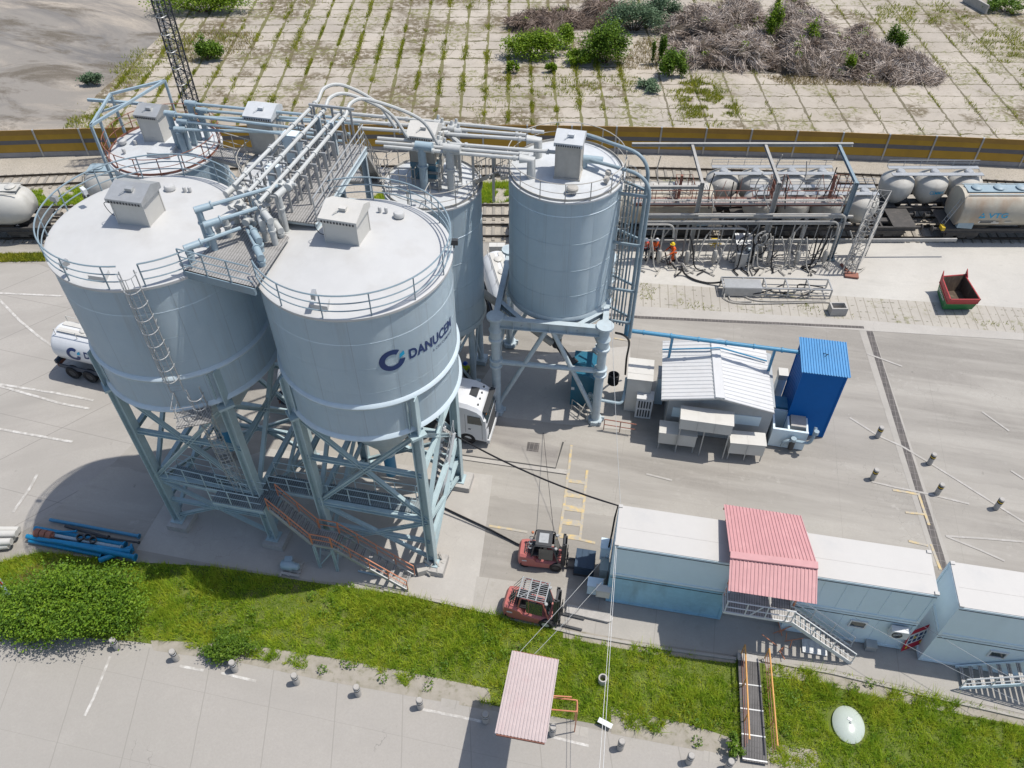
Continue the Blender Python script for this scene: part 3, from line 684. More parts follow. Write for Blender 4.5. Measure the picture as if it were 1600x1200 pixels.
for i, (a, b) in enumerate(P4):
    z = 20.45; pa, pb = G(*a, z), G(*b, z); d = (pb - pa).normalized()
    arch = [pa, pb, pb + d * .8 + UP * .25, pb + d * 1.5 + bs * .6 + UP * .1, pb + d * 2.6 + bs * (1.6 + i * .3) - UP * 1.2, pb + d * 2.8 + bs * (2.4 + i * .3) - UP * 2.6] if i != 2 else [pa, pb, pb + d * 1.6 - UP * .1]
    mb = MB(); mb.pipe([pa] + [pa.lerp(pb, .5)] + (curve(arch[1:], 6) if i != 2 else arch[1:]), .085, 8)
    for k in range(4):
        q = pa.lerp(pb, .12 + k * .28); mb.tube(q - d * .06, q + d * .06, .125, 8)
    mb.build('conveying_pipe', PIPE_WHITE, br)
    if i >= 0:
        L = (pb - pa).length; n = int(L / .95)
        for k in range(n):
            q = pa + d * (.7 + k * .95); q = V((q.x, q.y, 20.3)); 
            if (V((q.x, q.y, 0)) - V((CL[0], CL[1], 0))).length < 3.6: continue
            f = MB(); w_ = .30
            for sg in (-1, 1): f.beam(V((q.x, q.y, 18.95)) + bs * sg * w_, q + bs * sg * w_, .07, .09)
            f.beam(q - bs * (w_ + .04), q + bs * (w_ + .04), .07, .09); f.build('pipe_support', GALV, br)
for s, t in ((5.0, 1.4), (5.0, -1.4), (4.2, .4), (4.6, -.4)):
    f = MB(); f.ibeam(bp(s, t, -18.9), bp(s, t, -.35 if abs(t) > 1 else 1.6), .26, .26)
    f.build('bridge_leg', STEEL_GREY, br)
f = MB()
for z in (-3, -6.5, -10): f.beam(bp(5, -1.4, z), bp(5, 1.4, z), .14); f.beam(bp(5, -1.4, z), bp(5, 1.4, z - 3.2), .1)
f.build('leg_bracing', STEEL_GREY, br)
f = MB()
for k in range(5):
    f.beam(bp(5.4, -.9 + k * .45), bp(5.4, -.9 + k * .45, 1.7), .08, .1)
f.beam(bp(5.4, -1.1, 1.7), bp(5.4, 1.1, 1.7), .1); f.build('end_frame', GALV, br)
for s_, t_, z_, d_ in ((3.2, -1.15, .75, (.5, .7, 1.4)), (1.2, -1.25, .5, (.4, .5, .9))): f = MB(); f.box(bp(s_, t_, z_), d_, ax=(bd, bs, UP)); f.build('control_cabinet', CONT_GREY, br)
# valves where pipes meet
for u, v, z in ((372, 288, 20.2), (378, 300, 20.2), (440, 290, 20.3), (375, 322, 19.8), (385, 330, 19.8), (420, 308, 20), (398, 345, 19.5), (430, 300, 20), (452, 290, 20.4), (386, 345, 19.6), (412, 322, 19.8)):
    p = G(u, v, z); m = MB(); m.tube(p - bd * .16, p + bd * .16, .17, 10); m.tube(p - bs * .1, p + bs * .3 + UP * .1, .07, 8); m.tube(p, p + UP * .3, .06, 6); m.build('valve', PIPE_WHITE, br)

# ----------------------------------------------------------------- the back row
def back_silo(label, c, Rw, zb, zt, railcol, cat='silo', roof=ROOF_GREY):
    t = thing('tall_silo', label, cat, (c[0], c[1], 0), group='back row of slimmer silos')
    s = MB(); s.lathe([(Rw, zb), (Rw, zt)], c, 96)
    for z in np.arange(zb + 1.6, zt - .5, 1.75): s.lathe([(Rw - .01, z - .025), (Rw + .012, z - .01), (Rw + .012, z + .01), (Rw - .01, z + .025)], c, 96); s.build('shell', STEEL_BLUE, t)
    MB().lathe([(Rw - .3, zb - .3), (Rw + .06, zb - .3), (Rw + .1, zb - .1), (Rw + .02, zb + .1)], c, 72).build('base_ring', STEEL_GREY, t)
    r = MB(); r.lathe([(Rw, zt - .12), (Rw + .09, zt - .1), (Rw + .09, zt), (Rw - .1, zt + .02), (.8, zt + .22), (.001, zt + .25)], c, 72); r.build('roof', roof, t)
    MB().lathe([(Rw - .2, zb - .2), (.5, zb - 3.6), (.3, zb - 4.2), (.001, zb - 4.2)], c, 40).build('hopper', STEEL_GREY, t)
    m = MB(); ring_rail(m, c, Rw + .06, zt, 0, 352, 1.05, (1, .5), 5, 1.3, .02); m.lathe([(Rw - .05, zt + .02), (Rw - .05, zt + .14), (Rw - .02, zt + .14), (Rw - .02, zt + .02)], c, 60); m.build('railing', railcol, t)
    return t
def tube_legs(t, c, r, zb, n=6, a0=0):
    P_ = [pol(c, r, a0 + i * 360 / n, 0) for i in range(n)]
    for i, p in enumerate(P_):
        m = MB(); m.tube(p, p + UP * zb, .2, 10); m.box(p + UP * .15, (.8, .8, .36), TH); m.build('leg', STEEL_GREY, t)
    m = MB()
    for i in range(n):
        a, b = P_[i], P_[(i + 1) % n]; m.tube(a + UP * (zb - .3), b + UP * .4, .09, 8); m.tube(b + UP * (zb - .3), a + UP * .4, .09, 8)
    m.build('bracing', STEEL_GREY, t)
CSR, CSB, CSM, CSA = (2.85, 37.95), (-4.35, 38.9), (-12.4, 40.6), (-20.0, 42.65)
s2 = back_silo('tall grey silo on four thick round columns beside the grey shed', CSR, 3.02, 8.05, 15.8, DUSTY)
sb = back_silo('grey silo on tubular legs directly behind the lettered silo', CSB, 2.66, 5.5, 14.4, DUSTY); tube_legs(sb, CSB, 2.4, 5.4, 6, 20)
sm = back_silo('grey silo half hidden behind the pipe bridge', CSM, 2.7, 5.5, 14.2, DUSTY); tube_legs(sm, CSM, 2.4, 5.4)
sa = back_silo('grey silo with rusty roof railing and bright blue pipes, beside the lattice mast', CSA, 3.1, 5.5, 14.4, RUST); tube_legs(sa, CSA, 2.6, 5.4)
# four heavy columns and ring frame of the tall silo
ex2 = V((.9915, -.13, 0)); ey2 = V((.13, .9915, 0)); q0 = V((2.145, 34.73, 0)); colp = {}
for sx in (-1, 1):
    for sy in (0, 1):
        p = q0 + ex2 * sx * 3.13 + ey2 * (sy * 6.3); colp[sx, sy] = p; m = MB()
        m.lathe([(.46, 0), (.46, .25), (.27, .25), (.27, 4.1), (.4, 4.12), (.4, 4.24), (.32, 4.27), (.32, 4.55), (.4, 4.58), (.4, 4.7), (.27, 4.72), (.27, 6.25), (.42, 6.27), (.42, 6.4), (.34, 6.45), (.34, 7.0), (.4, 7.05), (.3, 7.2), (.3, 7.95), (.5, 7.95), (.5, 8.1), (.001, 8.12)], (p.x, p.y), 20)
        for k in range(6): m.box(p + V((math.cos(k * 1.05) * .5, math.sin(k * 1.05) * .5, .2)), (.14, .1, .3))
        m.build('column', STEEL_GREY, s2)
cs = [(-1, 0), (1, 0), (1, 1), (-1, 1)]
for i in range(4):
    a, b = colp[cs[i]], colp[cs[(i + 1) % 4]]; m = MB(); m.ibeam(a + UP * 7.62, b + UP * 7.62, .34, .68)
    for k in range(1, 6):
        q = a.lerp(b, k / 6); m.box(q + UP * 7.62, (.03, .3, .6), math.atan2((b - a).y, (b - a).x))
    m.build('ring_beam', STEEL_GREY, s2)
    m = MB(); mid = (a + b) / 2
    m.tube(a + UP * 4.45, b + UP * 4.45, .17, 10)
    for e in (a, b): m.tube(mid + (e - mid) * .06 + UP * 7.3, e.lerp(mid, .05) + UP * .8, .14, 10)
    m.build('brace', STEEL_GREY, s2)
    q = (colp[cs[i]] + colp[cs[i - 2]]) / 2; n1 = (a.lerp(b, .26) + UP * 7.7); n2 = (colp[cs[i - 1]].lerp(a, .74) + UP * 7.7)
    MB().ibeam(n1, n2, .26, .4).build('corner_beam', STEEL_GREY, s2)
m = MB(); cc = V((CSR[0], CSR[1], 0)); m.tube(cc + UP * 3.1, cc + UP * 3.9, .3, 12); m.tube(cc + UP * 3.3, cc + V((.9, -1.0, 2.6)), .22, 10); m.box(cc + V((1.0, -1.1, 2.6)), (.5, .45, .5), .6); m.build('discharge_valve', FGREY, s2)
m = MB(); m.pipe([colp[-1, 0] + V((-1.6, 4, 7.2)), cc + V((-.3, -.2, 3.5))], .24, 10); m.build('screw_conveyor', DUSTY, s2)
# rooftop filters
p = G(888, 272, 15.95); filter_unit(s2, (p.x, p.y, 15.95), 1.25, 1.1, 1.9, TH, (DUSTY, ROOF_GREY), False)
p = G(668, 272, 14.6); filter_unit(sb, (p.x, p.y, 14.55), 1.35, 1.25, 2.5, TH, (DUSTY, BEIGE), False, .6); m = MB(); m.box((p.x, p.y, 15.1), (1.42, 1.32, 1.1), TH); m.build('filter_base', TEAL if False else paint('dusty_blue_paint', (.10, .22, .30), .5), sb)
p = G(440, 232, 14.4); filter_unit(sm, (p.x - .6, p.y, 14.35), 1.5, 1.3, 2.2, TH, (DUSTY, ROOF_GREY), False, .6)
p = G(250, 216, 14.55); filter_unit(sa, (p.x, p.y, 14.5), 1.25, 1.1, 1.6, TH, (BEIGE, GALV), False)
for u, v in ((192, 225), (195, 240), (213, 227)): vent(sa, G(u, v, 14.5), .26 if u == 192 else .1)
p = G(232, 247, 14.5); m = MB(); m.prism([p, p + V((1.3, -.2, 0)), p + V((1.5, 1.0, 0)), p + V((.3, 1.1, 0))], V((0, 0, .35))); m.build('hatch', ROOF_GREY, sa)
for u, v in ((905, 268), (950, 275), (947, 285), (894, 300)): vent(s2, G(u, v, 15.95), .16 if u != 894 else .3, DUSTY)
# lamp-frame gantry of blue angle steel round the far silo
f = MB(); zt = 14.4
a1 = pol(CSA, 3.35, 215, 0); a2 = pol(CSA, 3.35, 150, 0); a3 = pol(CSA, 3.35, 95, 0); a4 = pol(CSA, 3.2, 180, 0)
for a in (a1, a2, a3): f.beam(a + UP * 6, a + UP * (zt + 2.4), .13)
f.beam(a1 + UP * (zt + 2.4), a2 + UP * (zt + 2.4), .13); f.beam(a2 + UP * (zt + 2.4), a3 + UP * (zt + 2.4), .13); f.beam(a1 + UP * (zt + 2.4), a3 + UP * (zt + 2.4), .13)
f.beam(a2 + V((-1.6, .3, zt + 1.9)), a2 + V((1.8, -.2, zt + 1.9)), .15); f.beam(a4 + UP * 6, a4 + UP * (zt + 2.1), .13); f.beam(a4 + UP * (zt + 2.1), a3.lerp(a1, .5) + UP * (zt + 2.4), .1)
f.build('hoist_frame', PIPE_BLUE, sa)
# feed pipes of the back row, one assembly for each run
zp = 16.9
run = thing('pipe_run', 'bundle of light blue horizontal pipes above the silo beside the mast', 'pipes', (-17, 42, 0))
for (b, tp, e) in (((281, 233), (262, 177), (384, 191)), ((297, 236), (277, 191), (377, 201)), ((312, 218), (290, 163), (404, 172)), ((325, 216), (304, 175), (402, 180)), ((305, 226), (287, 184), (392, 186)), ((290, 240), (284, 200), (378, 205))):
    base = G(b[0], b[1], 14.5); zt = HZ(base, tp); top = V((base.x, base.y, zt)); e3 = G(e[0], e[1], zt); d = (e3 - top).normalized(); m = MB()
    m.tube(base, top + UP * .1, .17, 10); m.tube(top - d * .2, top + d * .45, .17, 10); m.tube(base + UP * 1.3, base + UP * 1.37, .22, 10); m.build('riser', PIPE_BLUE, run)
    MB().tube(top + d * .4, e3 + d * 6, .085, 8).build('pipe', PIPE_BLUE, run)
run2 = thing('pipe_run', 'dusty grey horizontal pipes leading from behind the lettered silo to the tall column silo', 'pipes', (-2, 37, 0))
for a, b, z, el in (((520, 175), (850, 206.5), zp, 0), ((540, 188), (822, 211), zp, 0), ((560, 200), (826, 218), zp, 1), ((590, 216), (870, 238), zp, 0), ((587, 222), (826, 242), zp, 0), ((600, 229), (815, 248), zp, 1)):
    pa, pb = G(*a, z), G(*b, z); d = (pb - pa).normalized(); m = MB(); m.tube(pa, pb, .1, 8)
    for k in (.25, .36, .5, .95): q = pa.lerp(pb, k); m.tube(q - d * .07, q + d * .07, .145, 8)
    m.build('pipe', PIPE_WHITE, run2)
    if el: m = MB(); m.pipe([pb - d * .1, pb + d * .5, V((pb.x, pb.y, 0)) + d * .5 + UP * 15.8], .24, 12); m.build('riser', PIPE_WHITE, run2)
for a, b, z in (((640, 214), (700, 207), zp + .05), ((650, 230), (690, 222), zp + .05), ((690, 200), (735, 240), zp - .2)):
    MB().tube(G(*a, z), G(*b, z), .13, 8).build('pipe', PIPE_WHITE, run2)
for (bu, bv), (tu, tv) in (((664, 296), (661, 228)), ((706, 300), (700, 225)), ((715, 262), (710, 205))):
    base = G(bu, bv, 14.5); zt = min(HZ(base, (tu, tv)), zp + .2); m = MB(); top = V((base.x, base.y, zt)); m.tube(base, top, .22, 12); m.tube(top - EX * .3, top + EX * .6, .23, 12); m.tube(base + UP * 1.4, base + UP * 1.5, .29, 12); m.build('riser', PIPE_BLUE if bu == 664 else PIPE_WHITE, run2)
for u, v in ((684, 192), (690, 197), (705, 201), (716, 205), (684, 224), (694, 228), (700, 233), (686, 218), (712, 198)):
    p = G(u, v, zp); m = MB(); m.tube(p - EX * .18, p + EX * .18, .2, 10); m.tube(p, p + V((.05, .1, .4)), .08, 8); m.tube(p, p - V((.2, .3, .2)), .09, 8); m.build('valve', PIPE_WHITE, run2)
for u, v in ((716, 225), (738, 230), (770, 232), (642, 205)): p = G(u, v, zp - .1); m = MB(); m.beam(p - UP * 3.2, p + UP * .1, .14); m.build('pipe_post', GALV, run2)
# catwalk linking the back roofs
cw = thing('catwalk', 'dusty steel catwalk with railings linking the roofs of the back row silos', 'catwalk', (-8, 39.6, 0))
def walk(a, b, w=1.0, st=True):
    a, b = V(a), V(b); d = (b - a).normalized(); s = V((d.y, -d.x, 0)).normalized()
    m = MB(); m.box((a + b) / 2, ((b - a).length, w, .06), ax=(d, s, d.cross(s) * -1)); m.build('deck', GRATE, cw)
    m = MB(); 
    for sg in (-1, 1): railing(m, [a + s * sg * w / 2, b + s * sg * w / 2], 1.05, (1, .5), .022, .026, .9); m.beam(a + s * sg * w / 2 - UP * .1, b + s * sg * w / 2 - UP * .1, .05, .18)
    m.build('railing', DUSTY, cw)
walk(pol(CSB, 2.7, 8, 14.4), V((-.75, 37.75, 15.8))); walk(V((-.75, 37.75, 15.8)), pol(CSR, 3.0, 180, 15.8))
walk(pol(CSM, 2.7, -8, 14.3), pol(CSB, 2.7, 165, 14.4), 1.6); walk(pol(CSA, 3.1, -10, 14.4), pol(CSM, 2.7, 165, 14.3), 1.1)
walk(bp(5.2, .9), pol(CSB, 2.7, 185, 14.45) + V((-.6, .8, 0)), .8)
# more access steelwork on the roof behind the lettered silo
m = MB()
for u, v in ((612, 300), (625, 290), (640, 325), (690, 300), (668, 285), (690, 265)): p = G(u, v, 14.5); railing(m, [p, p + EX * .9, p + EX * .9 + EY * .9], 1.1, (1, .5), .022, .026, .9)
p = G(675, 300, 14.5); flight(m, m, m, p, p + V((.3, 1.6, 1.7)), .8, 6)
m.build('roof_steps', DUSTY, sb)
# two wide blown-over pipes beside the tall silo with access ladder
dn = thing('down_pipe', 'pair of blue grey pipes arching over and dropping beside the tall column silo', 'pipes', (7, 36.6, 0))
x1 = V((6.95, 36.7, 0)); x2 = V((7.05, 36.1, 0))
for i, (a, x, z) in enumerate((((915, 210), x1, 17.3), ((912, 247), x2, 16.5))):
    pa = G(*a, z); m = MB(); m.bend([pa, V((x.x, x.y, z)), V((x.x, x.y, 5.5)) + EX * 0], .1, 1.3, 10, 8); m.build('pipe', DOWNP, dn)
    if i: m = MB(); b = V((pa.x, pa.y, 15.95)); m.tube(b, pa, .22, 12); m.tube(pa - EX * .35 - UP * .03, pa + EX * 1.0 - UP * .03, .2, 12); m.build('riser', PIPE_BLUE, dn)
m = MB()
for z in (15.3, 12.2, 9, 6.6): 
    b = pol(CSR, 3.02, -28, z); m.beam(b, V((x2.x + .1, x2.y, z)), .1, .14); m.beam(pol(CSR, 3.02, -5, z), V((x1.x + .1, x1.y, z)), .1, .14)
for k in range(5): q = V((5.95 + k * .17, 37.0 - k * .1, 0)); m.tube(q + UP * 6, q + UP * 15.5, .045 + .015 * (k % 2), 6)
m.build('bracket', DOWNP, dn)
caged_ladder(s2, pol(CSR, 3.2, -18, 7.5), pol(CSR, 3.2, -18, 15.8), pol((0, 0), 1, -18, 0), .5, 2.0, 1.0, (DUSTY, DUSTY))
# ================================================================= gallery and orange stairs under the front silos
def lathe_ax(mb, prof, o, ax, n=24, up=UP, sq=1.0):
    o = V(o); d, s, u = frame_of(V(ax), up); vs = []; fs = []
    for (r, x) in prof:
        for k in range(n):
            a = 2 * math.pi * k / n; vs.append(o + d * x + s * math.cos(a) * r * sq + u * math.sin(a) * r)
    for i in range(len(prof) - 1):
        for k in range(n):
            a = i * n + k; b = i * n + (k + 1) % n; fs.append((a, b, b + n, a + n))
    return mb.add(vs, fs)
gal = thing('access_gallery', 'steel gallery with blue railings and orange edged stairs under the two large silos', 'gallery', (-12.9, 24.8, 0))
def gwalk(a, b, w, sides=(-1, 1), z=4.3, rails=LEG_BLUE):
    a, b = V((a[0], a[1], z)), V((b[0], b[1], z)); d = (b - a).normalized(); s = V((d.y, -d.x, 0))
    m = MB(); m.box((a + b) / 2, ((b - a).length, w, .05), ax=(d, s, UP)); m.build('deck', GRATE_SHADE, gal)
    m = MB()
    for sg in sides: railing(m, [a + s * sg * w / 2, b + s * sg * w / 2], 1.1, (1, .5), .024, .028, 1.1)
    m.build('railing', rails, gal)
    m = MB()
    for sg in (-1, 1): m.ibeam(a + s * sg * w / 2 - UP * .16, b + s * sg * w / 2 - UP * .16, .1, .24)
    m.build('edge_beam', LEG_BLUE, gal)
g0 = G(268, 742, 4.3); g1 = G(398, 772, 4.3); gwalk(g0 + EY * .2, g1 + EY * .2, .9)
g2 = G(332, 782, 4.3); g3 = G(412, 797, 4.3); gwalk(g2 + EY * .4, g3 + EY * .4, .9, z=4.32)
g4 = G(424, 760, 4.3); g5 = G(655, 800, 4.3); gwalk(g4 + EY * .3, g5 + EY * .3, .9, z=4.34)
m = MB(); pm = (g3 + g4) / 2 + EY * .5; m.box(pm - UP * .07, (1.2, 1.9, .05), TH); m.build('deck', GRATE_SHADE, gal)
st_t = (G(414, 800, 4.3) + G(424, 768, 4.3)) / 2; ld = G(508, 846, 2.15); sb_ = (G(634, 908) + G(652, 915)) / 2
l0 = ld - EX * .55; l1 = ld + EX * .55
sm_, sg_, sr_ = Each('tread', GRATE, gal), MB(), MB()
flight(sm_, sg_, sr_, l0 + EY * .15, st_t + EX * .3, .95, 10, 1.0, (1, .55), .028); flight(sm_, sg_, sr_, sb_, l1 + EY * .15, .95, 10, 1.0, (1, .55), .028)
sm_.box(ld + EY * .15, (1.15, 1.0, .05), TH); 
for sg in (-1, 1): railing(sr_, [l0 + EY * (.15 + sg * .48), l1 + EY * (.15 + sg * .48)], 1.0, (1, .55), .03, .03, 1.1); sg_.beam(l0 + EY * (.15 + sg * .48), l1 + EY * (.15 + sg * .48), .06, .2)
sg_.build('stringer', GALV, gal); sr_.build('stair_railing', ORANGE, gal)
m = MB()
for sx in (-.5, .5):
    for sy in (-.35, .6): m.ibeam(V((ld.x, ld.y, 0)) + EX * sx + EY * sy, V((ld.x, ld.y, 2.1)) + EX * sx + EY * sy, .14, .14)
    m.beam(V((ld.x, ld.y, .2)) + EX * sx - EY * .35, V((ld.x, ld.y, 1.9)) + EX * sx + EY * .6, .06)
m.beam(V((ld.x, ld.y, .2)) - EX * .5 - EY * .35, V((ld.x, ld.y, 1.9)) + EX * .5 - EY * .35, .05); m.build('landing_leg', LEG_BLUE, gal)
# far side white inclined conveyor and railings by the back right leg of the lettered silo
cv = thing('inclined_stair', 'narrow white stair with railings climbing between the right legs of the lettered silo', 'stairs', (-3.5, 26, 0))
a_, b_, c_ = Each('tread', GRATE, cv), MB(), MB(); flight(a_, b_, c_, G(678, 800, .6), G(702, 672, 6.2), .7, 14, 1.0, (1, .5), .022); b_.build('stringer', WHITE_P, cv); c_.build('railing', WHITE_P, cv)

# things lying at the feet of the silos
def pipe_seg(mb, a, b, r, n=10): mb.tube(a, b, r, n)
junk = thing('valve_heap', 'heap of grey worn valves and fittings beside the right leg footing', 'scrap heap', G(676, 890))
jb = G(676, 890); m = MB()
for dx, dy, z, ang, l, r in ((0, 0, .2, .5, .7, .14), (.3, .25, .18, 1.9, .6, .13), (-.2, .15, .5, 2.6, .5, .12), (.1, -.25, .14, 0, .5, .12), (.45, 0, .16, 1.2, .6, .1), (.2, .5, .4, .3, .5, .13)):
    p = jb + V((dx, dy, z)); d = V((math.cos(ang), math.sin(ang), .3)); m.tube(p - d * l / 2, p + d * l / 2, r, 10); m.tube(p + d * l * .42, p + d * l * .5, r * 1.6, 10); m.tube(p - d * l * .5, p - d * l * .42, r * 1.6, 10)
m.box(jb + V((-.55, -.1, .2)), (.55, .5, .4), .3); m.build('fitting', DUSTY, junk)
mot = thing('electric_motor', 'blue grey electric motor lying on a wooden pallet by the grass edge', 'motor', G(456, 890))
q = G(456, 890); m = MB()
for k in range(4): m.box(q + V((0, -.36 + k * .24, .12)), (1.1, .14, .04), -.2)
for k in (-1, 0, 1): m.box(q + V((k * .45, 0, .05)), (.1, .9, .1), -.2)
m.build('pallet', FOOT, mot)
m = MB(); lathe_ax(m, [(.001, -.5), (.22, -.5), (.27, -.42), (.27, .1), (.2, .2), (.2, .42), (.12, .5), (.001, .5)], q + UP * .42, (1, -.2, 0), 16); m.box(q + V((-.1, .25, .6)), (.4, .3, .25)); m.build('motor_body', PIPE_BLUE, mot)
m = MB(); q = G(560, 893); m.tube(q + UP * .08, q + V((1.2, -.3, .08)), .06); m.tube(q + V((.2, .3, .08)), q + V((1.4, .1, .1)), .05); m.box(q + V((1.3, 0, .15)), (.4, .3, .3), .4)
solo(m, 'scrap_bars', 'short steel bars lying under the orange stairs', 'scrap', PIPE_BLUE, q)

# heap of blue pipes by the verge
hp = thing('pipe_heap', 'heap of long bright blue and dark pipes lying along the grass edge', 'pipe heap', G(130, 855))
segs = [((55, 826), (196, 852), .16, 0), ((42, 838), (180, 866), .14, 0), ((60, 842), (205, 862), .12, 0), ((78, 812), (218, 838), .10, 2), ((102, 822), (170, 840), .09, 1), ((100, 848), (212, 871), .14, 0), ((46, 845), (160, 868), .12, 0), ((155, 876), (208, 855), .15, 0), ((56, 831), (190, 856), .1, 3), ((90, 838), (198, 866), .1, 3), ((150, 838), (218, 848), .06, 1), ((70, 832), (120, 830), .05, 0)]
for i, (a, b, r, k) in enumerate(segs):
    z = .16 + (i % 3) * .17; m = MB(); pa, pb = G(*a, z), G(*b, z); m.tube(pa, pb, r, 10); d = (pb - pa).normalized()
    m.tube(pb - d * .08, pb, r * 1.5, 10)
    m.build('pipe', [BRIGHT_BLUE, FGREY, MID_BLUE, PIPE_BLUE][k], hp)
m = MB(); q = G(66, 834, .55)
for k in range(3): m.tube(q + EX * (k * .36 - .4), q + EX * (k * .36 - .1), .24, 12)
m.tube(q - EX * .5, q + EX * .75, .12, 10); m.build('rusty_coupling', RUST, hp)
m = MB(); 
for u, v in ((126, 842), (138, 841), (146, 846)): lathe_ax(m, [(.2, 0), (.2, .3), (.15, .3), (.15, 0)], G(u, v, .5), (.3, -.2, 1), 12)
m.build('pipe_ring', FGREY, hp)
wh = thing('white_pipe_stack', 'stack of short white pipes lying beside the blue pipe heap', 'pipe stack', G(10, 838)); 
for k in range(5):
    m = MB(); a = G(-22, 828 + k * 7, .25 + (k % 2) * .25); b = G(30 - k * 4, 828 + k * 6, .25 + (k % 2) * .25); m.tube(a, b, .2, 14); m.build('pipe', BEIGE, wh)
sg = thing('road_sign', 'red edged white road sign on a leaning pale blue post', 'sign', G(20, 940))
m = MB(); a = G(20, 940); b = G(-2, 905, 1.2); m.beam(a, b, .16, .1); m.build('post', PIPE_BLUE, sg)
m = MB(); m.box(b + V((-.25, -.05, .2)), (.9, .06, .9), -.3); m.build('border', plain('sign_red', (.5, .03, .03), .5), sg); m = MB(); m.box(b + V((-.25, -.09, .2)), (.74, .05, .74), -.3); m.build('sign_face', WHITE_P, sg)

# ================================================================= office containers
RZC = rad(-10.4); cx_ = V((math.cos(RZC), math.sin(RZC), 0)); cy_ = V((-cx_.y, cx_.x, 0))
K0 = G(946, 939)
def cabin(label, s, z, wall, L=5.92, W=2.42, H=2.62, org=None, seams=5, win=None):
    o = (org or K0) + cx_ * s
    t = thing('office_container', label, 'container', (o.x, o.y, z), RZC, 'stacked site office containers', local=True)
    b = MB(); b.box((L / 2, W / 2, H / 2), (L - .06, W - .06, H - .1)); 
    for k in range(1, seams + 1): b.box((L * k / (seams + 1), .022, H / 2), (.03, .02, H - .3))
    b.build('wall', wall, t)
    f = MB()
    for x in (.07, L - .07):
        for y in (.07, W - .07): f.box((x, y, H / 2), (.15, .15, H - .02))
    for zz in (.09, H - .1):
        for y in (.05, W - .05): f.box((L / 2, y, zz), (L - .3, .11, .17 if zz > 1 else .15))
        for x in (.05, L - .05): f.box((x, W / 2, zz), (.11, W - .3, .16))
    f.build('corner_frame', wall if wall is not CONT_DEEP else CONT_DEEP, t)
    r = MB(); r.box((L / 2, W / 2, H + .0), (L - .04, W - .04, .06)); r.box((L / 2, W / 2 - .15, H + .034), (L - .3, .02, .012))
    for x in (.1, L - .1):
        for y in (.09, W - .09): r.box((x, y, H + .02), (.2, .17, .14))
    rf = r.build('roof', CONT_TOP, t)
    g = MB(); g.box((L / 2, -.012, H - .17), (L - .1, .03, .03)); g.build('gutter_gap', FGREY, t)
    if win:
        for wx, wz, ww, wh_ in win:
            w_ = MB(); 
            for sx in (-1, 1): w_.box((wx + sx * ww / 2, .0, wz), (.07, .1, wh_ + .07))
            for sz in (-1, 1): w_.box((wx, .0, wz + sz * wh_ / 2), (ww - .07, .1, .07))
            wo = w_.build('window', WHITE_P, t); p_ = MB(); p_.box((wx, .01, wz), (ww - .07, .04, wh_ - .07)); p_.build('pane', GLASS, wo)
    return t
cabin('weathered deep blue container under another, beside the forklifts', 0, 0, CONT_DEEP, seams=0)
cabin('pale roofed container on top of the weathered blue one', 0, 2.66, CONT_BLUE, seams=0)
cabin('blue panelled lower container with a small window and an air conditioner', 8.95, 0, CONT_DEEP if False else CONT_BLUE, win=((3.35, 1.75, .75, .55),), seams=6)
cabin('upper container with stained white roof right of the red canopy', 8.95, 2.66, CONT_BLUE, seams=5)
K1 = G(1434, 1031)
cabin('lower grey container with one small window, cut by the picture edge', 0, 0, CONT_GREY, org=K1, win=((3.05, 1.75, .75, .5),), seams=0)
cabin('upper grey container with white roof, cut by the picture edge', 0, 2.66, CONT_GREY, org=K1, seams=0)
cabin('second grey container further along, stacked on the ground outside the frame edge', 6.0, 0, CONT_GREY, org=K1)
def kp(s, y, z=0): return K0 + cx_ * s + cy_ * y + UP * z
# air conditioner on the lower cabin
p = G(1403, 985, 1.9); p = kp((p - K0).dot(cx_), -.25, 2.0)
ac = thing('air_conditioner', 'white air conditioner outdoor unit hung on the blue container', 'air conditioner', p - UP * .3, RZC, local=True)
m = MB(); m.box((0, 0, .3), (.85, .34, .6)); m.build('casing', WHITE_P, ac)
m = MB(); lathe_ax(m, [(.24, 0), (.24, .03), (.2, .03), (.2, .0)], (-.12, -.17, .3), (0, -1, 0), 20); 

for k in range(5): lathe_ax(m, [(.05 + k * .035, .0), (.06 + k * .035, .015)], (-.12, -.17, .3), (0, -1, 0), 18)
m.build('fan_grille', FGREY, ac)
for sx in (-.3, .3): m = MB(); m.beam((sx, .17, -.02), (sx, -.17, -.02), .04); m.beam((sx, .22, -.25), (sx, -.1, -.02), .03); m.build('bracket', GALV, ac)
m = MB(); lathe_ax(m, [(.17, 0), (.22, .02), (.22, .06), (.17, .08)], kp((p - K0).dot(cx_) - .1, -.04, 1.45), tuple(cy_ * -1), 18); m.v = m.v
solo(m, 'cable_coil', 'black cable coil hanging under the air conditioner', 'cable coil', BLACK, kp((p - K0).dot(cx_) - .1, -.04, 1.2))
# banner between the cabins
bn = thing('banner', 'red and white safety banner with small pictograms hung in the gap between containers', 'banner', G(1440, 1010))
b0 = G(1407, 1018, .25); b1 = G(1445, 1003, .45); hgt = V((0, .25, 1.55))
d = (b1 - b0); nrm = d.cross(hgt).normalized()
def bq(mb, x0, x1, y0, y1, o=.0, th=.012): mb.prism([b0 + d * x + hgt * y + nrm * o for x, y in ((x0, y0), (x1, y0), (x1, y1), (x0, y1))], nrm * th)
m = MB(); bq(m, 0, 1, 0, 1); m.build('cloth', plain('banner_red', (.42, .012, .035), .6), bn)
m = MB(); bq(m, .08, .92, .3, .8, .013); m.build('panel', WHITE_P, bn)
m = MB(); 
for k in range(8): bq(m, .12 + (k % 4) * .2, .25 + (k % 4) * .2, .36 + (k // 4) * .22, .5 + (k // 4) * .22, .026)
m.build('pictogram', [NAVY], bn)
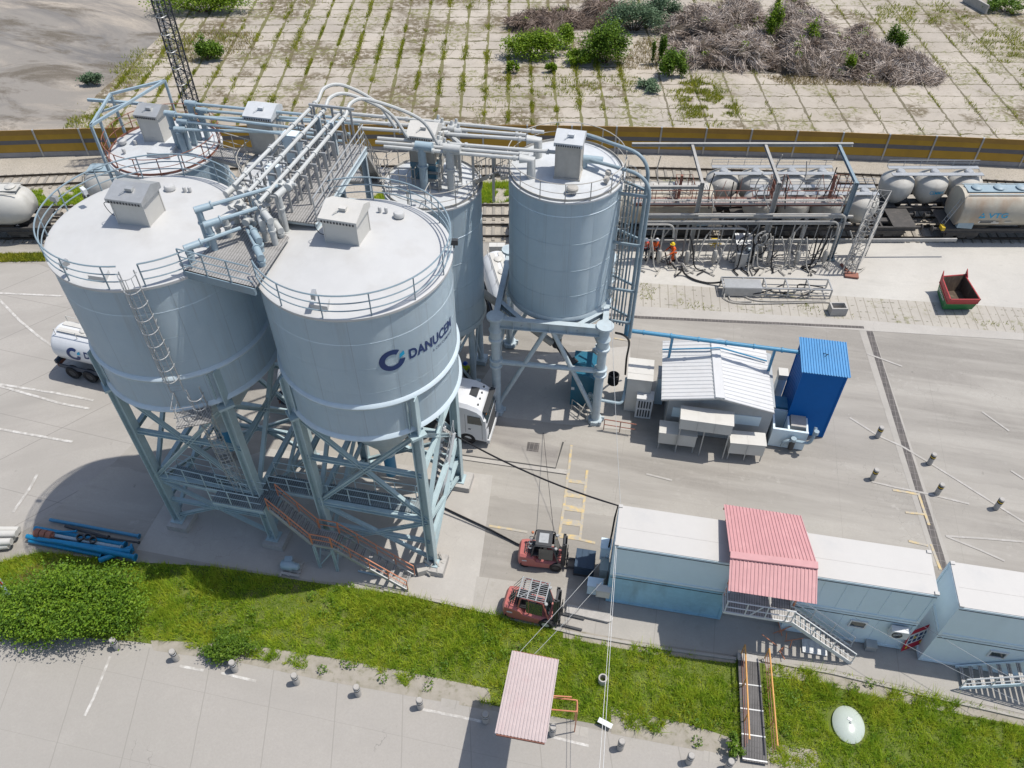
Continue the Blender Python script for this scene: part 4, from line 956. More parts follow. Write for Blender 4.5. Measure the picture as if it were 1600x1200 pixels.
m = MB(); bq(m, .3, .38, .55, .66, .04); bq(m, .7, .8, .1, .2, .013); bq(m, .12, .2, .1, .2, .013); m.build('symbol', YELLOW, bn)
# red canopy over the upper landing
def corrugate(mb, a0, a1, b0, b1, n, h, th=.015):
    """ribbed sheet from edge a0-a1 to edge b0-b1, ribs running a to b"""
    a0, a1, b0, b1 = map(V, (a0, a1, b0, b1)); up = (a1 - a0).cross(b0 - a0).normalized()
    if up.z < 0: up = -up
    prof = []
    for i in range(n):
        for f, z in ((0, 0), (.55, 0), (.65, 1), (.9, 1)): prof.append(((i + f) / n, z * h))
    prof.append((1, 0)); vs = []
    for f, z in prof: vs += [a0.lerp(a1, f) + up * z, b0.lerp(b1, f) + up * z]
    k = len(prof); lo = [q - up * th for q in vs]
    mb.add(vs + lo, [(2 * i, 2 * i + 1, 2 * i + 3, 2 * i + 2) for i in range(k - 1)] + [(2 * k + 2 * i + 2, 2 * k + 2 * i + 3, 2 * k + 2 * i + 1, 2 * k + 2 * i) for i in range(k - 1)])
can = thing('canopy', 'faded red ribbed metal canopy over the stair landing between containers', 'canopy', kp(5.5, -.5, 0))
r0, r1, e0, e1, f0, f1 = G(1141, 867, 6.2), G(1278, 884, 6.2), G(1131, 788, 5.8), G(1252, 806, 5.8), G(1138, 923, 5.6), G(1276.5, 944, 5.6)
m = MB(); corrugate(m, e0, e1, r0, r1, 23, .032); corrugate(m, r0 - UP * .0, r1, f0, f1, 23, .032); m.build('roof_sheet', PINKROOF, can, 0)
m = MB(); dd = (r1 - r0).normalized(); m.hexa([r0 + V(v) for v in ((0, 0, .03),)] * 0 + [r0 - EY * .2 + UP * .01, r1 - EY * .2 + UP * .01, r1 + EY * .2 - UP * .01, r0 + EY * .2 - UP * .01, r0 - EY * .18 + UP * .06, r1 - EY * .18 + UP * .06, r1 + EY * .18 + UP * .06, r0 + EY * .18 + UP * .06]); m.build('ridge_cap', PINKROOF, can)
m = MB()
for a, b in ((f0, 2.7), (f1, 2.7), (e0, 0), (e1, 0)):
    ii = (.3 if a in (f0, e0) else -.3); q = a + dd * ii + (EY * 1.5 if a in (f0, f1) else -EY * .25); m.beam(V((q.x, q.y, b)), q - UP * .08, .08)
for a, b in ((r0, r1), (e0 - EY * .2, e1 - EY * .2), (f0 + EY * .2, f1 + EY * .2)): m.beam(a - UP * .09, b - UP * .09, .06, .1)
m.build('canopy_frame', ORANGE, can)
# white landing and stair
ws = thing('white_stair', 'white painted steel stair and landing under the red canopy', 'stairs', kp(6.5, -.8, 0))
La, Lb = G(1130, 956, 2.66), G(1236, 973, 2.66); dl = (Lb - La).normalized(); nl = V((-dl.y, dl.x, 0))
m = MB(); m.prism([La, Lb, Lb + nl * 2.2, La + nl * 2.2], V((0, 0, .05))); m.build('landing', GRATE, ws)
m = MB(); railing(m, [La + nl * .9 + UP * .02, La, Lb + dl * 0], 1.05, (1, .5), .032, .03, .95); 
for a in (La, Lb): m.beam(V((a.x, a.y, 0)) + nl * 1.5, a + nl * 1.5, .08)
m.beam(La, Lb, .06, .16); m.beam(La + nl, La, .06, .16); m.beam(La + dl * 1.2 , La + dl * 1.7 + UP * 1.0, .05); m.build('railing', WHITE_P, ws)
a_, b_, c_ = Each('tread', GRATE, ws), MB(), MB(); t0 = Lb + nl * .45; bt = (G(1324, 1033) + G(1333, 1020)) / 2 + nl * .1; flight(a_, b_, c_, bt, t0, .9, 12, 1.0, (1, .5), .03)
b_.build('stringer', WHITE_P, ws); c_.build('stair_railing', WHITE_P, ws)
ws2 = thing('white_stair', 'white railed grey stair in front of the last grey container', 'stairs', K1 + cx_ * 3 - cy_ * .8)
a_, b_, c_ = Each('tread', GRATE, ws2), MB(), MB(); bt = K1 + cx_ * 1.75 - cy_ * .62 + UP * .05; flight(a_, b_, c_, bt, bt + cx_ * 4.6 + UP * 2.7, 1.1, 13, .95, (1, .5), .032, (1,) if False else (-1,))
b_.build('stringer', CONT_BLUE, ws2); c_.build('stair_railing', WHITE_P, ws2)
# bits under the stair
m = MB(); q = G(1272, 1012); m.box(q + UP * .06, (1.2, .75, .06), RZC)
for k in range(4): m.box(q + cx_ * (k * .28 - .42) + UP * .1, (.2, .6, .02), RZC)
solo(m, 'door_leaf', 'white panel lying on the ground under the white stair', 'panel', WHITE_P, q)
m = MB(); q = G(1228, 1004)
for k in range(10):
    a = q + V((R.uniform(-.6, .6), R.uniform(-.5, .5), .03)); m.tube(a, a + V((R.uniform(-1, 1), R.uniform(-.6, .6), R.uniform(.1, .7))), .022, 5)
solo(m, 'rusty_frame', 'tangle of rusty thin bars on the path below the landing', 'scrap', ORANGE, q)
m = MB(); m.box(G(1358, 1012) + UP * .2, (.5, .4, .4), RZC); m.box(G(1358, 1012) + UP * .42, (.54, .44, .04), RZC); solo(m, 'step_block', 'small grey block standing against the lower blue container', 'block', GALV, G(1358, 1012))
# cabinets and clutter on the end wall by the forklifts
def cabinet(label, base, w, d, h, m, legs=.0, name='control_cabinet', cat='cabinet'):
    t = thing(name, label, cat, base, RZC, local=True, group='cabinets on the end of the weathered blue container'); b = MB(); b.box((0, 0, legs + h / 2), (w, d, h)); b.build('box', m, t)
    b = MB(); b.box((0, 0, legs + h + .02), (w + .06, d + .06, .04)); b.build('lid', m, t)
    b = MB(); b.box((0, -d / 2 - .012, legs + h / 2), (w * .86, .02, h * .86)); b.box((w * .3, -d / 2 - .035, legs + h * .5), (.03, .03, .14)); b.build('door', m, t)
    if legs:
        for sx in (-1, 1): b = MB(); b.beam((sx * w * .4, 0, 0), (sx * w * .4, 0, legs), .05); b.build('leg', GALV, t)
GC = paint('pale_grey_cabinet', (.36, .40, .38), .5, 0, .1)
cabinet('tall grey cabinet highest on the end wall near the rear corner', kp(-.35, 2.0, 1.2), .5, .6, 1.1, CONT_BLUE, 0)
cabinet('narrow white grey cabinet behind the tarp covered pallet', kp(-.3, 1.25, .2), .4, .7, 1.3, GC)
cabinet('blue grey box on legs behind the second forklift', kp(-.65, .25, 0), .75, .5, .8, CONT_BLUE, .45)
cabinet('beige meter box at the front corner of the blue container', kp(-.2, -.15, .55), .7, .35, .6, BEIGE, .3)
tp = thing('covered_pallet', 'dark blue quilted cover over a pallet load between forklift and cabinets', 'pallet load', G(905, 900) + V((.3, .5, 0)), RZC, local=True)
m = MB(); 
for k in range(5): m.box((0, .0, .32 + k * .14), (1.05 - .01 * (k % 2), 1.15 - .02 * (k % 2), .135))
for k in range(4): m.box((-.5 + k * .33, 0, .95), (.04, 1.1, .06))
m.build('cover', plain('dark_blue_cover', (.03, .06, .10), .5), tp); m = MB(); m.box((0, 0, .12), (1.1, 1.1, .2)); m.build('pallet', FGREY, tp)
m = MB(); a, b = G(885, 951, .1), G(952, 966, .1); m.beam(a, b, .5, .14); m.tube(b, b + UP * .01, .2, 8); solo(m, 'kerb_beam', 'long grey beam lying on the path in front of the second forklift', 'beam', FOOT, a)

# ================================================================= grey shed, boxes, blue tower
RZS = rad(-9.0); sx_ = V((math.cos(RZS), math.sin(RZS), 0)); sy_ = V((-sx_.y, sx_.x, 0))
S0 = G(1029, 689)
def shp(x, y, z): return S0 + sx_ * x + sy_ * y + UP * z
shed = thing('equipment_shed', 'grey shed with ribbed light metal gable roof', 'shed', S0)
SW, SD = 6.6, 4.9; EH = 3.35; RH = 4.25; SW1 = 3.05
m = MB(); m.prism([shp(.25, .85, 0), shp(SW - .2, .85, 0), shp(SW - .2, .85, EH - .1), shp(SW1, .85, RH - .1), shp(.25, .85, EH - .0)], sy_ * (SD - .3)); 
m.build('wall', paint('shed_grey_panel', (.36, .38, .39), .5, 0, .1), shed)
for x, w in ((1.0, .9), (5.0, 1.6)): m = MB(); m.box(shp(x, .83, 1.9), (w, .05, .8), RZS); m.build('panel', CONT_GREY, shed)
e00, e01 = G(1035.5, 533, 3.55), G(1033.5, 624, 3.55); r00, r01 = G(1117, 531, 4.3), G(1125, 622, 4.3); g00, g01 = G(1196.5, 546, 3.45), G(1210, 645, 3.45)
m = MB(); corrugate(m, e01, e00, r01, r00, 16, .04); corrugate(m, r01, r00, g01, g00, 16, .04); 
RM = paint('shed_light_metal_roof', (.54, .54, .535), .55, 0, .06, (.40, .38, .35), .3)
m.build('roof', RM, shed, 0)
m = MB(); m.hexa([r01 - sx_ * .3 - UP * .03, r01 + sx_ * .3 - UP * .03, r00 + sx_ * .3 - UP * .03, r00 - sx_ * .3 - UP * .03, r01 - sx_ * .25 + UP * .05, r01 + sx_ * .25 + UP * .05, r00 + sx_ * .25 + UP * .05, r00 - sx_ * .25 + UP * .05]); m.build('ridge_cap', RM, shed)
m = MB(); m.bend([G(1035, 546, 3.75), G(1112, 544, 4.5), G(1125, 543, 4.5), G(1198, 564, 3.65)], .05, .3, 6); m.build('roof_conduit', MID_BLUE, shed)
m = MB(); 
for a, b in ((e01, r01), (r01, g01), (e00, r00), (r00, g00)): m.beam(a - UP * .05, b - UP * .05, .06, .12)
m.build('verge_board', GALV, shed)
def ac_box(label, u0, v0, u1, v1, z, h, d, n, legs):
    a, b = G(u0, v0, z), G(u1, v1, z); L = (b - a).length; dr = (b - a).normalized(); rz = math.atan2(dr.y, dr.x)
    t = thing('ventilation_box', label, 'ventilation box', V((a.x, a.y, max(0, z - h - legs))), rz, 'sheet metal boxes on the shed front', local=True); bz = legs
    m = MB(); m.box((L / 2, d / 2, bz + h / 2), (L, d, h)); m.build('casing', BEIGE, t)
    m = MB(); m.box((L / 2, d / 2, bz + h + .02), (L + .08, d + .08, .04))
    for k in range(1, n): m.box((L * k / n, d / 2, bz + h + .045), (.03, d, .01))
    m.build('lid', BEIGE, t)
    m = MB()
    for k in range(1, n): m.box((L * k / n, -.008, bz + h / 2), (.03, .02, h - .04))
    m.build('seam', GALV, t)
    if legs:
        for k in (0.03, .5, .97): m = MB(); m.box((L * k, .04, bz / 2), (.06, .06, bz)); m.build('leg', GALV, t)
    return t
# front top edges seen in the survey
ac_box('long beige box held high on the shed front, three sections', 1064, 655, 1146, 666, 3.1, .85, 1.05, 3, 2.2)
ac_box('low beige box at the shed corner beside the slatted cabinet', 1031, 676, 1089, 683, 1.55, .95, .95, 2, .55)
ac_box('low beige box on the shed front nearest the blue tower', 1142, 692, 1197, 697, 1.55, .95, .95, 2, .55)
# left hand cabinets
cb = thing('white_plant_cabinet', 'white cabinet with slatted front between the silo column and the shed', 'cabinet', G(975, 645))
a = G(973, 643); m = MB(); A_ = G(976, 607, 2.3); 
cz = 2.9; c0 = G(974, 641)
m.box(c0 + sx_ * .75 + sy_ * .9 + UP * cz / 2, (1.5, 1.8, cz), RZS); m.box(c0 + sx_ * .75 + sy_ * .9 + UP * (cz + .02), (1.6, 1.9, .05), RZS); m.box(c0 + sx_ * .75 + sy_ * .5 + UP * (cz + .05), (1.55, .03, .03), RZS)
m.build('body', BEIGE, cb)
m = MB(); f0_ = G(991, 652); fh = 1.75; m.box(f0_ + sx_ * .5 + sy_ * .35 + UP * fh / 2, (1.0, .7, fh), RZS); m.box(f0_ + sx_ * .5 + sy_ * .35 + UP * (fh + .02), (1.06, .76, .05), RZS); sl_ = m.build('slatted_box', WHITE_P, cb)
m = MB()
for r_ in (0, 1):
    for k in range(5): m.box(f0_ + sx_ * (.16 + k * .17) - sy_ * .012 + UP * (.48 + r_ * .78), (.085, .03, .6), RZS)
m.build('slot', FGREY, sl_)
bb = thing('blue_plant_box', 'teal blue steel box standing under the column silo', 'plant box', G(889, 631)); q = G(890, 632); m = MB()
m.prism([q, q + sx_ * 1.75, q + sx_ * 1.75 + UP * 2.2, q + sx_ * 1.1 + UP * 2.75, q + UP * 2.75], sy_ * 2.2); m.build('casing', TEAL, bb)
m = MB(); m.box(q + sx_ * .12 - sy_ * .02 + UP * 1.55, (.2, .03, .22), RZS); m.build('notice_plate', WHITE_P, bb)
m = MB(); m.bend([q + sx_ * 1.2 - sy_ * .3 + UP * .9, q + sx_ * 1.2 - sy_ * .3 + UP * 1.7, q + sx_ * 1.5 - sy_ * .3 + UP * 1.1, q + sx_ * 3.3 - sy_ * .35 + UP * 1.0, q + sx_ * 3.4 + sy_ * .4 + UP * 1.6, q + sx_ * 3.4 + sy_ * .6 + UP * 2.4], .1, .3, 8); m.tube(q + sx_ * 1.25 - sy_ * .35 + UP * .5, q + sx_ * 1.25 - sy_ * .35 + UP * 1.0, .16, 10); m.build('pipework', PIPE_BLUE, bb)
m = MB(); 
for k in range(5): lathe_ax(m, [(.28, 0), (.36, .05), (.36, .1), (.28, .15)], q + sx_ * 2.6 + sy_ * 1.4 + UP * (1.0 + k * .16), (0, 0, 1), 16)
m.build('hose_coil', BLACK, bb)
hr = thing('handrail', 'rusty red low handrail standing on the yard in front of the slatted cabinet', 'handrail', G(945, 676)); m = MB()
a, b, c = G(943, 671), G(992, 679), G(995, 655); railing(m, [a, b], .95, (1, .5), .03, .03, 1.0); m.build('rail', RUST, hr)
hr = thing('handrail', 'grey handrail with diagonal brace beside the teal blue box', 'handrail', G(900, 650)); m = MB()
a, b = G(893, 640), G(918, 660); railing(m, [a, b], .95, (1, .5), .028, .03, .7); m.beam(G(902, 655), G(915, 630, .9), .05); m.build('rail', DUSTY, hr)
# blue tower
bt_ = thing('blue_tower', 'tall dark blue tower cabin with ribbed blue roof', 'tower', G(1279, 682))
c = [G(1257.5, 578, 5.55), G(1324, 586, 5.55), G(1320, 537, 5.55), G(1253, 531, 5.55)]
ctr = (c[0] + c[1] + c[2] + c[3]) / 4
rz = math.atan2((c[1] - c[0]).y, (c[1] - c[0]).x); tw = 2.42; td = 2.5
m = MB(); m.box(V((ctr.x, ctr.y, 2.72)), (tw, td, 5.44), rz); 
tx = V((math.cos(rz), math.sin(rz), 0)); ty = V((-tx.y, tx.x, 0))
for sgx in (-1, 1):
    for sgy in (-1, 1): m.box(V((ctr.x, ctr.y, 2.72)) + tx * sgx * tw / 2 + ty * sgy * td / 2, (.09, .09, 5.42), rz)
for k in range(1, 8): m.box(V((ctr.x, ctr.y, 2.72)) - tx * (tw / 2 + .0) + ty * (-td / 2 + k * td / 8), (.03, .05, 5.3), rz)
m.build('wall', TOWER_BLUE, bt_)
m = MB(); hw, hd = tw / 2 + .16, td / 2 + .2; o5 = V((ctr.x, ctr.y, 5.47)); corrugate(m, o5 - tx * hw - ty * hd, o5 + tx * hw - ty * hd, o5 - tx * hw + ty * hd + UP * .12, o5 + tx * hw + ty * hd + UP * .12, 18, .045); m.build('roof', TOWER_ROOF, bt_, 0)
m = MB(); m.tube(o5 + UP * .1, o5 + V((.1, -.1, .4)), .02, 5); m.tube(o5 + V((0, .3, .1)), o5 + V((.1, -.1, .35)), .02, 5); m.build('lifting_hook', FGREY, bt_)
# walled tank with pump between shed and tower
tk = thing('pump_tank', 'open grey tank with a blue pump on its front wall, between shed and tower', 'tank', G(1205, 700))
k0 = G(1199, 694); k1 = G(1247, 701); kd = (k1 - k0).normalized(); kn = V((-kd.y, kd.x, 0)); kl = (k1 - k0).length + .25; kh = 1.55; m = MB(); z_ = UP * kh / 2
m.box(k0 + kd * kl / 2 + z_, (kl, .14, kh), math.atan2(kd.y, kd.x)); 
for x in (0.07, kl * .45, kl - .07): m.box(k0 + kd * x + kn * .79 + z_ - UP * .01, (.12, 1.43, kh - .02), math.atan2(kd.y, kd.x))
m.box(k0 + kd * kl / 2 + kn * 1.58 + z_, (kl, .14, kh), math.atan2(kd.y, kd.x)); m.build('tank_wall', CONT_GREY, tk)
m = MB(); m.box(k0 + kd * kl * .72 + kn * .8 + UP * 1.1, (.9, 1.0, 1.1), math.atan2(kd.y, kd.x)); m.build('inner_box', FOOT, tk)
m = MB(); m.box(k0 + kd * .5 + kn * 2.2 + UP * 1.35, (1.2, .9, .6), math.atan2(kd.y, kd.x)); m.build('motor_cover', MID_BLUE, tk)
m = MB(); q = k0 + kd * kl * .62 - kn * .3; m.bend([q + UP * .35 - kd * .55, q + UP * .8 - kd * .5, q + UP * 1.0 - kd * .1, q + UP * .95 + kd * .5, q + UP * .95 + kd * .95, q + UP * 1.5 + kd * 1.05, q + UP * 2.0 + kd * 1.1 + kn * .4], .1, .25, 8); m.tube(q + UP * 1.85 + kd * 1.1, q + UP * 2.1 + kd * 1.1, .16, 8); m.tube(q + UP * 1.0, q + UP * 1.2, .17, 12); m.build('pump_pipe', PIPE_BLUE, tk)
m = MB(); m.tube(q + UP * .25, q + UP * 1.0, .17, 14); m.build('pump_body', FGREY, tk)
cbx = thing('white_box', 'small beige box on a grey post behind the shed beside the tower', 'box', G(1212, 620)); m = MB(); q = G(1212, 618); m.box(q + UP * .9, (.5, .6, 1.8), RZS); m.build('post_box', CONT_GREY, cbx); m = MB(); m.box(q + UP * 2.0, (.6, .7, .4), RZS); m.build('cap_box', BEIGE, cbx)
cbx = thing('wall_cabinet', 'blue grey cabinet and door on the west side wall of the shed', 'cabinet', G(1030, 590)); m = MB(); q = shp(-.15, 3.6, 0); m.box(q + UP * 1.2, (.5, 1.0, 2.4), RZS); m.build('box', CONT_BLUE, cbx); m = MB(); m.box(q + UP * 2.42, (.6, 1.1, .05), RZS); m.build('lid', GALV, cbx)
# blue pipe from the silo to the tower on posts
bpz = 5.5; pp = thing('overhead_pipe', 'long blue overhead pipe on posts crossing behind the shed to the tower', 'pipe', (11, 36.3, 0))
a, b = V((6.95, 36.75, bpz)), V((ctr.x - tw / 2, ctr.y + .7, bpz - .25)); m = MB(); m.tube(a, b, .13, 10)
for k in range(6): q = a.lerp(b, .1 + k * .16); d = (b - a).normalized(); m.tube(q - d * .05, q + d * .05, .17, 10)
m.tube(V((a.x, a.y, bpz - .4)), V((a.x, a.y, bpz + .9)), .15, 10); m.build('pipe', MID_BLUE, pp)
for k in (.27, .86):
    q = a.lerp(b, k); m = MB(); m.beam(V((q.x, q.y, 0)), q - UP * .1, .14); m.build('post', MID_BLUE, pp)
# curved black hoses beside the cabinet
m = MB(); m.pipe(curve([G(962, 520, 6.2), G(975, 524, 5.6), G(983, 535, 4.5), G(979, 560, 2.2), G(977, 585, .5)], 6), .07, 6); solo(m, 'black_hose', 'thick black hose looping down beside the blue overhead pipe', 'hose', BLACK, G(977, 585))

# ================================================================= lower canopy, walkway, bollards, dome
cn = thing('small_canopy', 'pale pink ribbed canopy roof above the grass edge and lower lot', 'canopy', G(840, 1120))
z = 4.4; a, b, c, d_ = G(800, 1016.5, z + .1), G(873.5, 1031, z + .1), G(773, 1145.5, z - .1), G(853.5, 1161, z - .1)
m = MB(); corrugate(m, a, b, c, d_, 15, .04); m.build('roof_sheet', PALEPINK, cn, 0)
m = MB()
for p, q in ((a, b), (c, d_), (a.lerp(c, .5), b.lerp(d_, .5))): m.beam(p.lerp(q, .03) - UP * .08, p.lerp(q, .97) - UP * .08, .08, .12)
m.build('roof_beam', RUST, cn)
for p in (a.lerp(d_, .18), b.lerp(c, .18)): m = MB(); m.beam(V((p.x, p.y, 0)), p - UP * .1, .1); m.build('post', RUST, cn)
m = MB(); q0_, q1_ = G(862, 1092, 2.3), G(902, 1094, 2.3); q2_, q3_ = G(860, 1111, 2.3), G(902, 1112, 2.3)
m.bend([q0_ - EX * .6, q1_, q3_, q2_ - EX * .6], .035, .1, 6); m.tube(q0_ + UP * .35, G(893, 1089, 2.3), .035, 6)
for q in (q1_, q3_): m.tube(V((q.x, q.y, 0)), q, .03, 6)
m.build('barrier_frame', ORANGE, cn)
wk = thing('walkway', 'dark grating footbridge with orange handrails crossing the grass strip', 'footbridge', G(1170, 1110))
w0, w1, w2, w3 = G(1153, 1032, .12), G(1186, 1036, .12), G(1199, 1195, .12), G(1160, 1189, .12)
m = MB(); m.prism([w3, w2, w1, w0], V((0, 0, .06))); wm = grating('dark_walkway_grating', (.085, .082, .082)); m.build('deck', wm, wk)
m = MB(); m.prism([G(1152, 1020, .1), G(1182, 1025, .1), w1, w0], V((0, 0, .07))); m.build('threshold_slab', FOOT, wk)
for k in (.25, .5, .75, .98): m = MB(); m.beam(w0.lerp(w3, k) + UP * .07, w1.lerp(w2, k) + UP * .07, .06, .02); m.build('cross_bar', GALV, wk)
for A_, B_ in ((G(1157, 1024), G(1163, 1170)), (G(1194, 1030), G(1206, 1180))):
    m = MB(); A2, B2 = V((A_.x, A_.y, .1)), V((B_.x, B_.y, .1)); railing(m, [A2, B2], 1.05, (1,), .035, .03, 1.7); m.build('handrail', ORANGE2, wk)
    m = MB(); railing(m, [A2, B2], .55, (1, .25), .015, .0, 99); m.build('lower_rail', RUST, wk)
bol0 = None; M_BOL = paint('bollard_concrete', (.40, .38, .35), .8, 0, .2, (.22, .2, .18), .5, 3)
bl_pts = [(184, 1012, 'bollard half hidden by the big bush, white chalk line at its foot'), (276, 1030, 'bollard alone on the clear lot edge between the big bush and the small bush'), (368, 1047, 'bollard tucked under the small round bush'), (464, 1067, 'bollard next one right of the small round bush'), (560, 1085, 'bollard second one right of the small round bush'), (657, 1105, 'bollard nearest the square concrete pad left of the pale pink canopy'), (759, 1127, 'bollard touching the left side of the pale pink canopy, in its shadow'), (863, 1147, 'bollard showing just right of the pale pink canopy'), (969, 1169, 'bollard midway between the pale pink canopy and the footbridge'), (1076, 1191, 'bollard second from the end of the grating footbridge'), (1137, 1200, 'bollard closest to the end of the grating footbridge'),
          (1371, 682, 'yellow banded bollard nearest the blue tower'), (1452, 724, 'yellow banded bollard right of the drain on the upper faint line'), (1363, 748, 'yellow banded bollard in front of the tower, left of the yellow box marking'), (1464, 771, 'yellow banded bollard just right of the drain, on the lower faint line'), (1556, 794, 'yellow banded bollard farthest right, alone near the picture edge')]
for i, (u, v, lab) in enumerate(bl_pts):
    p = G(u, v)
    if i == 0 or i == 11:
        bol0 = thing('bollard', lab, 'bollard', p, 0, 'bollards along the lot edge' if i == 0 else 'yellow banded bollards in the yard', local=True)
        hh = .9
        MB().lathe([(.155, 0), (.155, hh - .04), (.13, hh), (.001, hh)], n=18).build('body', M_BOL, bol0)
        for zz, mm in ((.66 * hh, BLACK), (.75 * hh, YELLOW if i else WHITE_P), (.84 * hh, BLACK)): MB().lathe([(.155, zz - .035), (.161, zz - .035), (.161, zz + .035), (.155, zz + .035)], n=18).build('band', mm, bol0)
    else: copy_tree(bol0, p, 0, lab)
dm = thing('septic_tank', 'pale green domed top of an oval tank sunk in the grass', 'tank', G(1325, 1133)); q = G(1325, 1133)
m = MB(); n = 40; prof = [(1.0, 0), (1.0, .08), (.97, .1), (.8, .2), (.5, .29), (.2, .33), (.001, .335)]
vs = [q + EX * .74 * r * math.cos(a) + EY * .9 * r * math.sin(a) + UP * z for r, z in prof for a in [2 * math.pi * k / n for k in range(n)]]
m.add(vs, [(i * n + k, i * n + (k + 1) % n, (i + 1) * n + (k + 1) % n, (i + 1) * n + k) for i in range(len(prof) - 1) for k in range(n)]); m.build('dome', paint('pale_green_fibreglass', (.42, .47, .42), .25, 0, .06, (.3, .32, .28), .2), dm)
m = MB(); m.box(q + V((.02, .15, .34)), (.2, .14, .03), -.6); m.build('label_plate', WHITE_P, dm)
m = MB(); m.ball((q.x, q.y - .02, .33), .06, 10, 6); m.build('vent_knob', GALV, dm)
m = MB(); q = G(941, 1066); lathe_ax(m, [(.22, 0), (.22, .5), (.16, .5), (.16, .05), (.001, .05)], q, (0, 0, 1), 20); solo(m, 'well_pipe', 'short upright grey pipe open at the top standing in the grass', 'pipe', FOOT, q)
m = MB(); q = G(945, 1133); m.box(q + UP * .25, (.7, .25, .03), -.5); m.tube(q, q + UP * .25, .03); solo(m, 'white_plate', 'small white plate sticking out of the grass near the lot', 'plate', WHITE_P, q)
# ================================================================= forklifts
def wheel(parent, p, r, w, ax=(0, 1, 0), rim=FGREY, name='wheel'):
    m = MB(); lathe_ax(m, [(r * .55, -w / 2), (r * .93, -w / 2), (r, -w * .36), (r, w * .36), (r * .93, w / 2), (r * .55, w / 2)], p, ax, 20); o = m.build(name, DARK, parent)
    m = MB(); lathe_ax(m, [(.001, -w * .3), (r * .56, -w * .42), (r * .56, w * .42), (.001, w * .3)], p, ax, 16); m.build('rim', rim, o); return o
def forklift(label, loc, rz, grille, rimm):
    t = thing('forklift', label, 'forklift', loc, rz, 'red forklift trucks', local=True)   # local x forward, y to its left
    b = MB()
    sec = [(-1.35, .42, .35, .95), (-1.25, .55, .25, 1.08), (-.95, .6, .22, 1.12), (-.5, .6, .22, 1.05), (-.35, .6, .22, .78), (.35, .58, .22, .72), (.75, .55, .25, .7), (.95, .5, .3, .62)]
    vs = []
    for x, hw, z0, z1 in sec: vs += [(x, -hw, z0), (x, hw, z0), (x, hw, z1 - .1), (x, hw - .12, z1), (x, -hw + .12, z1), (x, -hw, z1 - .1)]
    fs = [tuple(range(6)), tuple(range(len(vs) - 6, len(vs)))[::-1]]
    for i in range(len(sec) - 1):
        for k in range(6): a = i * 6 + k; c = i * 6 + (k + 1) % 6; fs.append((c, a, a + 6, c + 6))
    b.add(vs, fs); b.build('body', FRED, t, 30)
    m = MB(); m.box((-.42, 0, 1.1), (.5, .9, .08)); 
    for k in range(6): m.box((-1.0 + k * .1, 0, 1.13 + .0), (.05, .7, .03))
    m.build('engine_cover', FGREY if not grille else DARK, t)
    m = MB(); m.box((-.1, 0, .92), (.5, .5, .14)); m.box((-.36, 0, 1.2), (.12, .5, .55)); m.build('seat', DARK, t)
    cm = FRED if grille else FGREY; zt = 2.12
    m = MB()
    for sy in (-.5, .5):
        m.bend([(-.62, sy, 1.05), (-.5, sy, zt - .1), (-.4, sy, zt), (.42, sy, zt), (.52, sy, zt - .08), (.82, sy, .72)], .04, .12, 6); m.tube((-.1, sy, .75), (-.12, sy, zt), .025, 6)
    m.build('cab_frame', cm, t)
    g = MB()
    for sy in (-.515, .515): g.box((.15, sy, 1.4), (.75, .012, 1.0)); 
    g.prism([(.56, -.46, zt - .12), (.56, .46, zt - .12), (.8, .46, .85), (.8, -.46, .85)], (.015, 0, .004)); g.prism([(-.62, -.45, 1.2), (-.62, .45, 1.2), (-.5, .45, zt - .15), (-.5, -.45, zt - .15)], (-.012, 0, 0))
    g.build('cab_window', GLASS, t)
    m = MB()
    if grille:
        for k in range(11): m.tube((-.62 + 0, -.5 + k * .1, zt + .05), (.62, -.5 + k * .1, zt + .05), .016, 5)
        for x in (-.62, -.2, .2, .62): m.tube((x, -.53, zt + .06), (x, .53, zt + .06), .03, 6)
        for k in range(6): m.tube((-1.05, -.45 + k * .18, 1.3), (-.66, -.45 + k * .18, zt + .02), .016, 5)
        m.tube((-.5, -.5, zt + .09), (.5, .5, zt + .09), .02, 5); m.build('roof_guard', GALV, t)
        m = MB(); m.ball((-.95, -.05, 1.3), .12); m.tube((-.95, -.05, 1.1), (-.95, -.05, 1.25), .05); m.build('exhaust', DARK, t)
    else:
        m.box((0, 0, zt + .03), (.86, .92, .05)); m.build('roof', FGREY, t)
        m = MB(); m.box((-.02, 0, zt + .065), (.5, .6, .02)); m.box((-.02, 0, zt + .08), (.18, .3, .015)); m.build('roof_window', GALV, t)
        m = MB(); m.ball((-.66, .4, 1.98), .08); m.build('beacon', ORANGE, t)
        m = MB()
        for k in range(3): lathe_ax(m, [(.11, 0), (.13, .05), (.08, .1)], (-.7, .3 - k * .28, 1.55), (0, 0, 1), 12)
        m.build('air_filter', GALV, t)
    for sy in (-.42, .42):
        m = MB(); m.lathe([(.001, 0), (.07, 0), (.09, .05), (.07, .1), (.001, .1)], (.66, sy), 12, z0=zt - .25); m.build('headlight', GALV, t)
    m = MB()
    for sy in (-.33, .33): m.box((1.06, sy, 1.2), (.16, .1, 2.1)); m.box((1.17, sy * .78, 1.2), (.1, .08, 2.0))
    for z in (.4, 1.3, 2.2): m.box((1.08, 0, z), (.1, .7, .1))
    for sy in (-.1, .1): m.tube((1.08, sy, .4), (1.08, sy, 2.0), .035, 6)
    m.build('mast', FGREY, t)
    m = MB()
    for z in (.3, .75): m.box((1.27, 0, z), (.06, .95, .1))
    for k in range(5): m.box((1.28, -.4 + k * .2, .85), (.03, .03, .7))
    m.build('fork_carriage', DARK, t)
    for sy in (-.28, .28): m = MB(); m.box((1.32, sy, .32), (.05, .1, .55)); m.box((1.85, sy, .07), (1.05, .1, .045)); m.build('fork', FGREY, t)
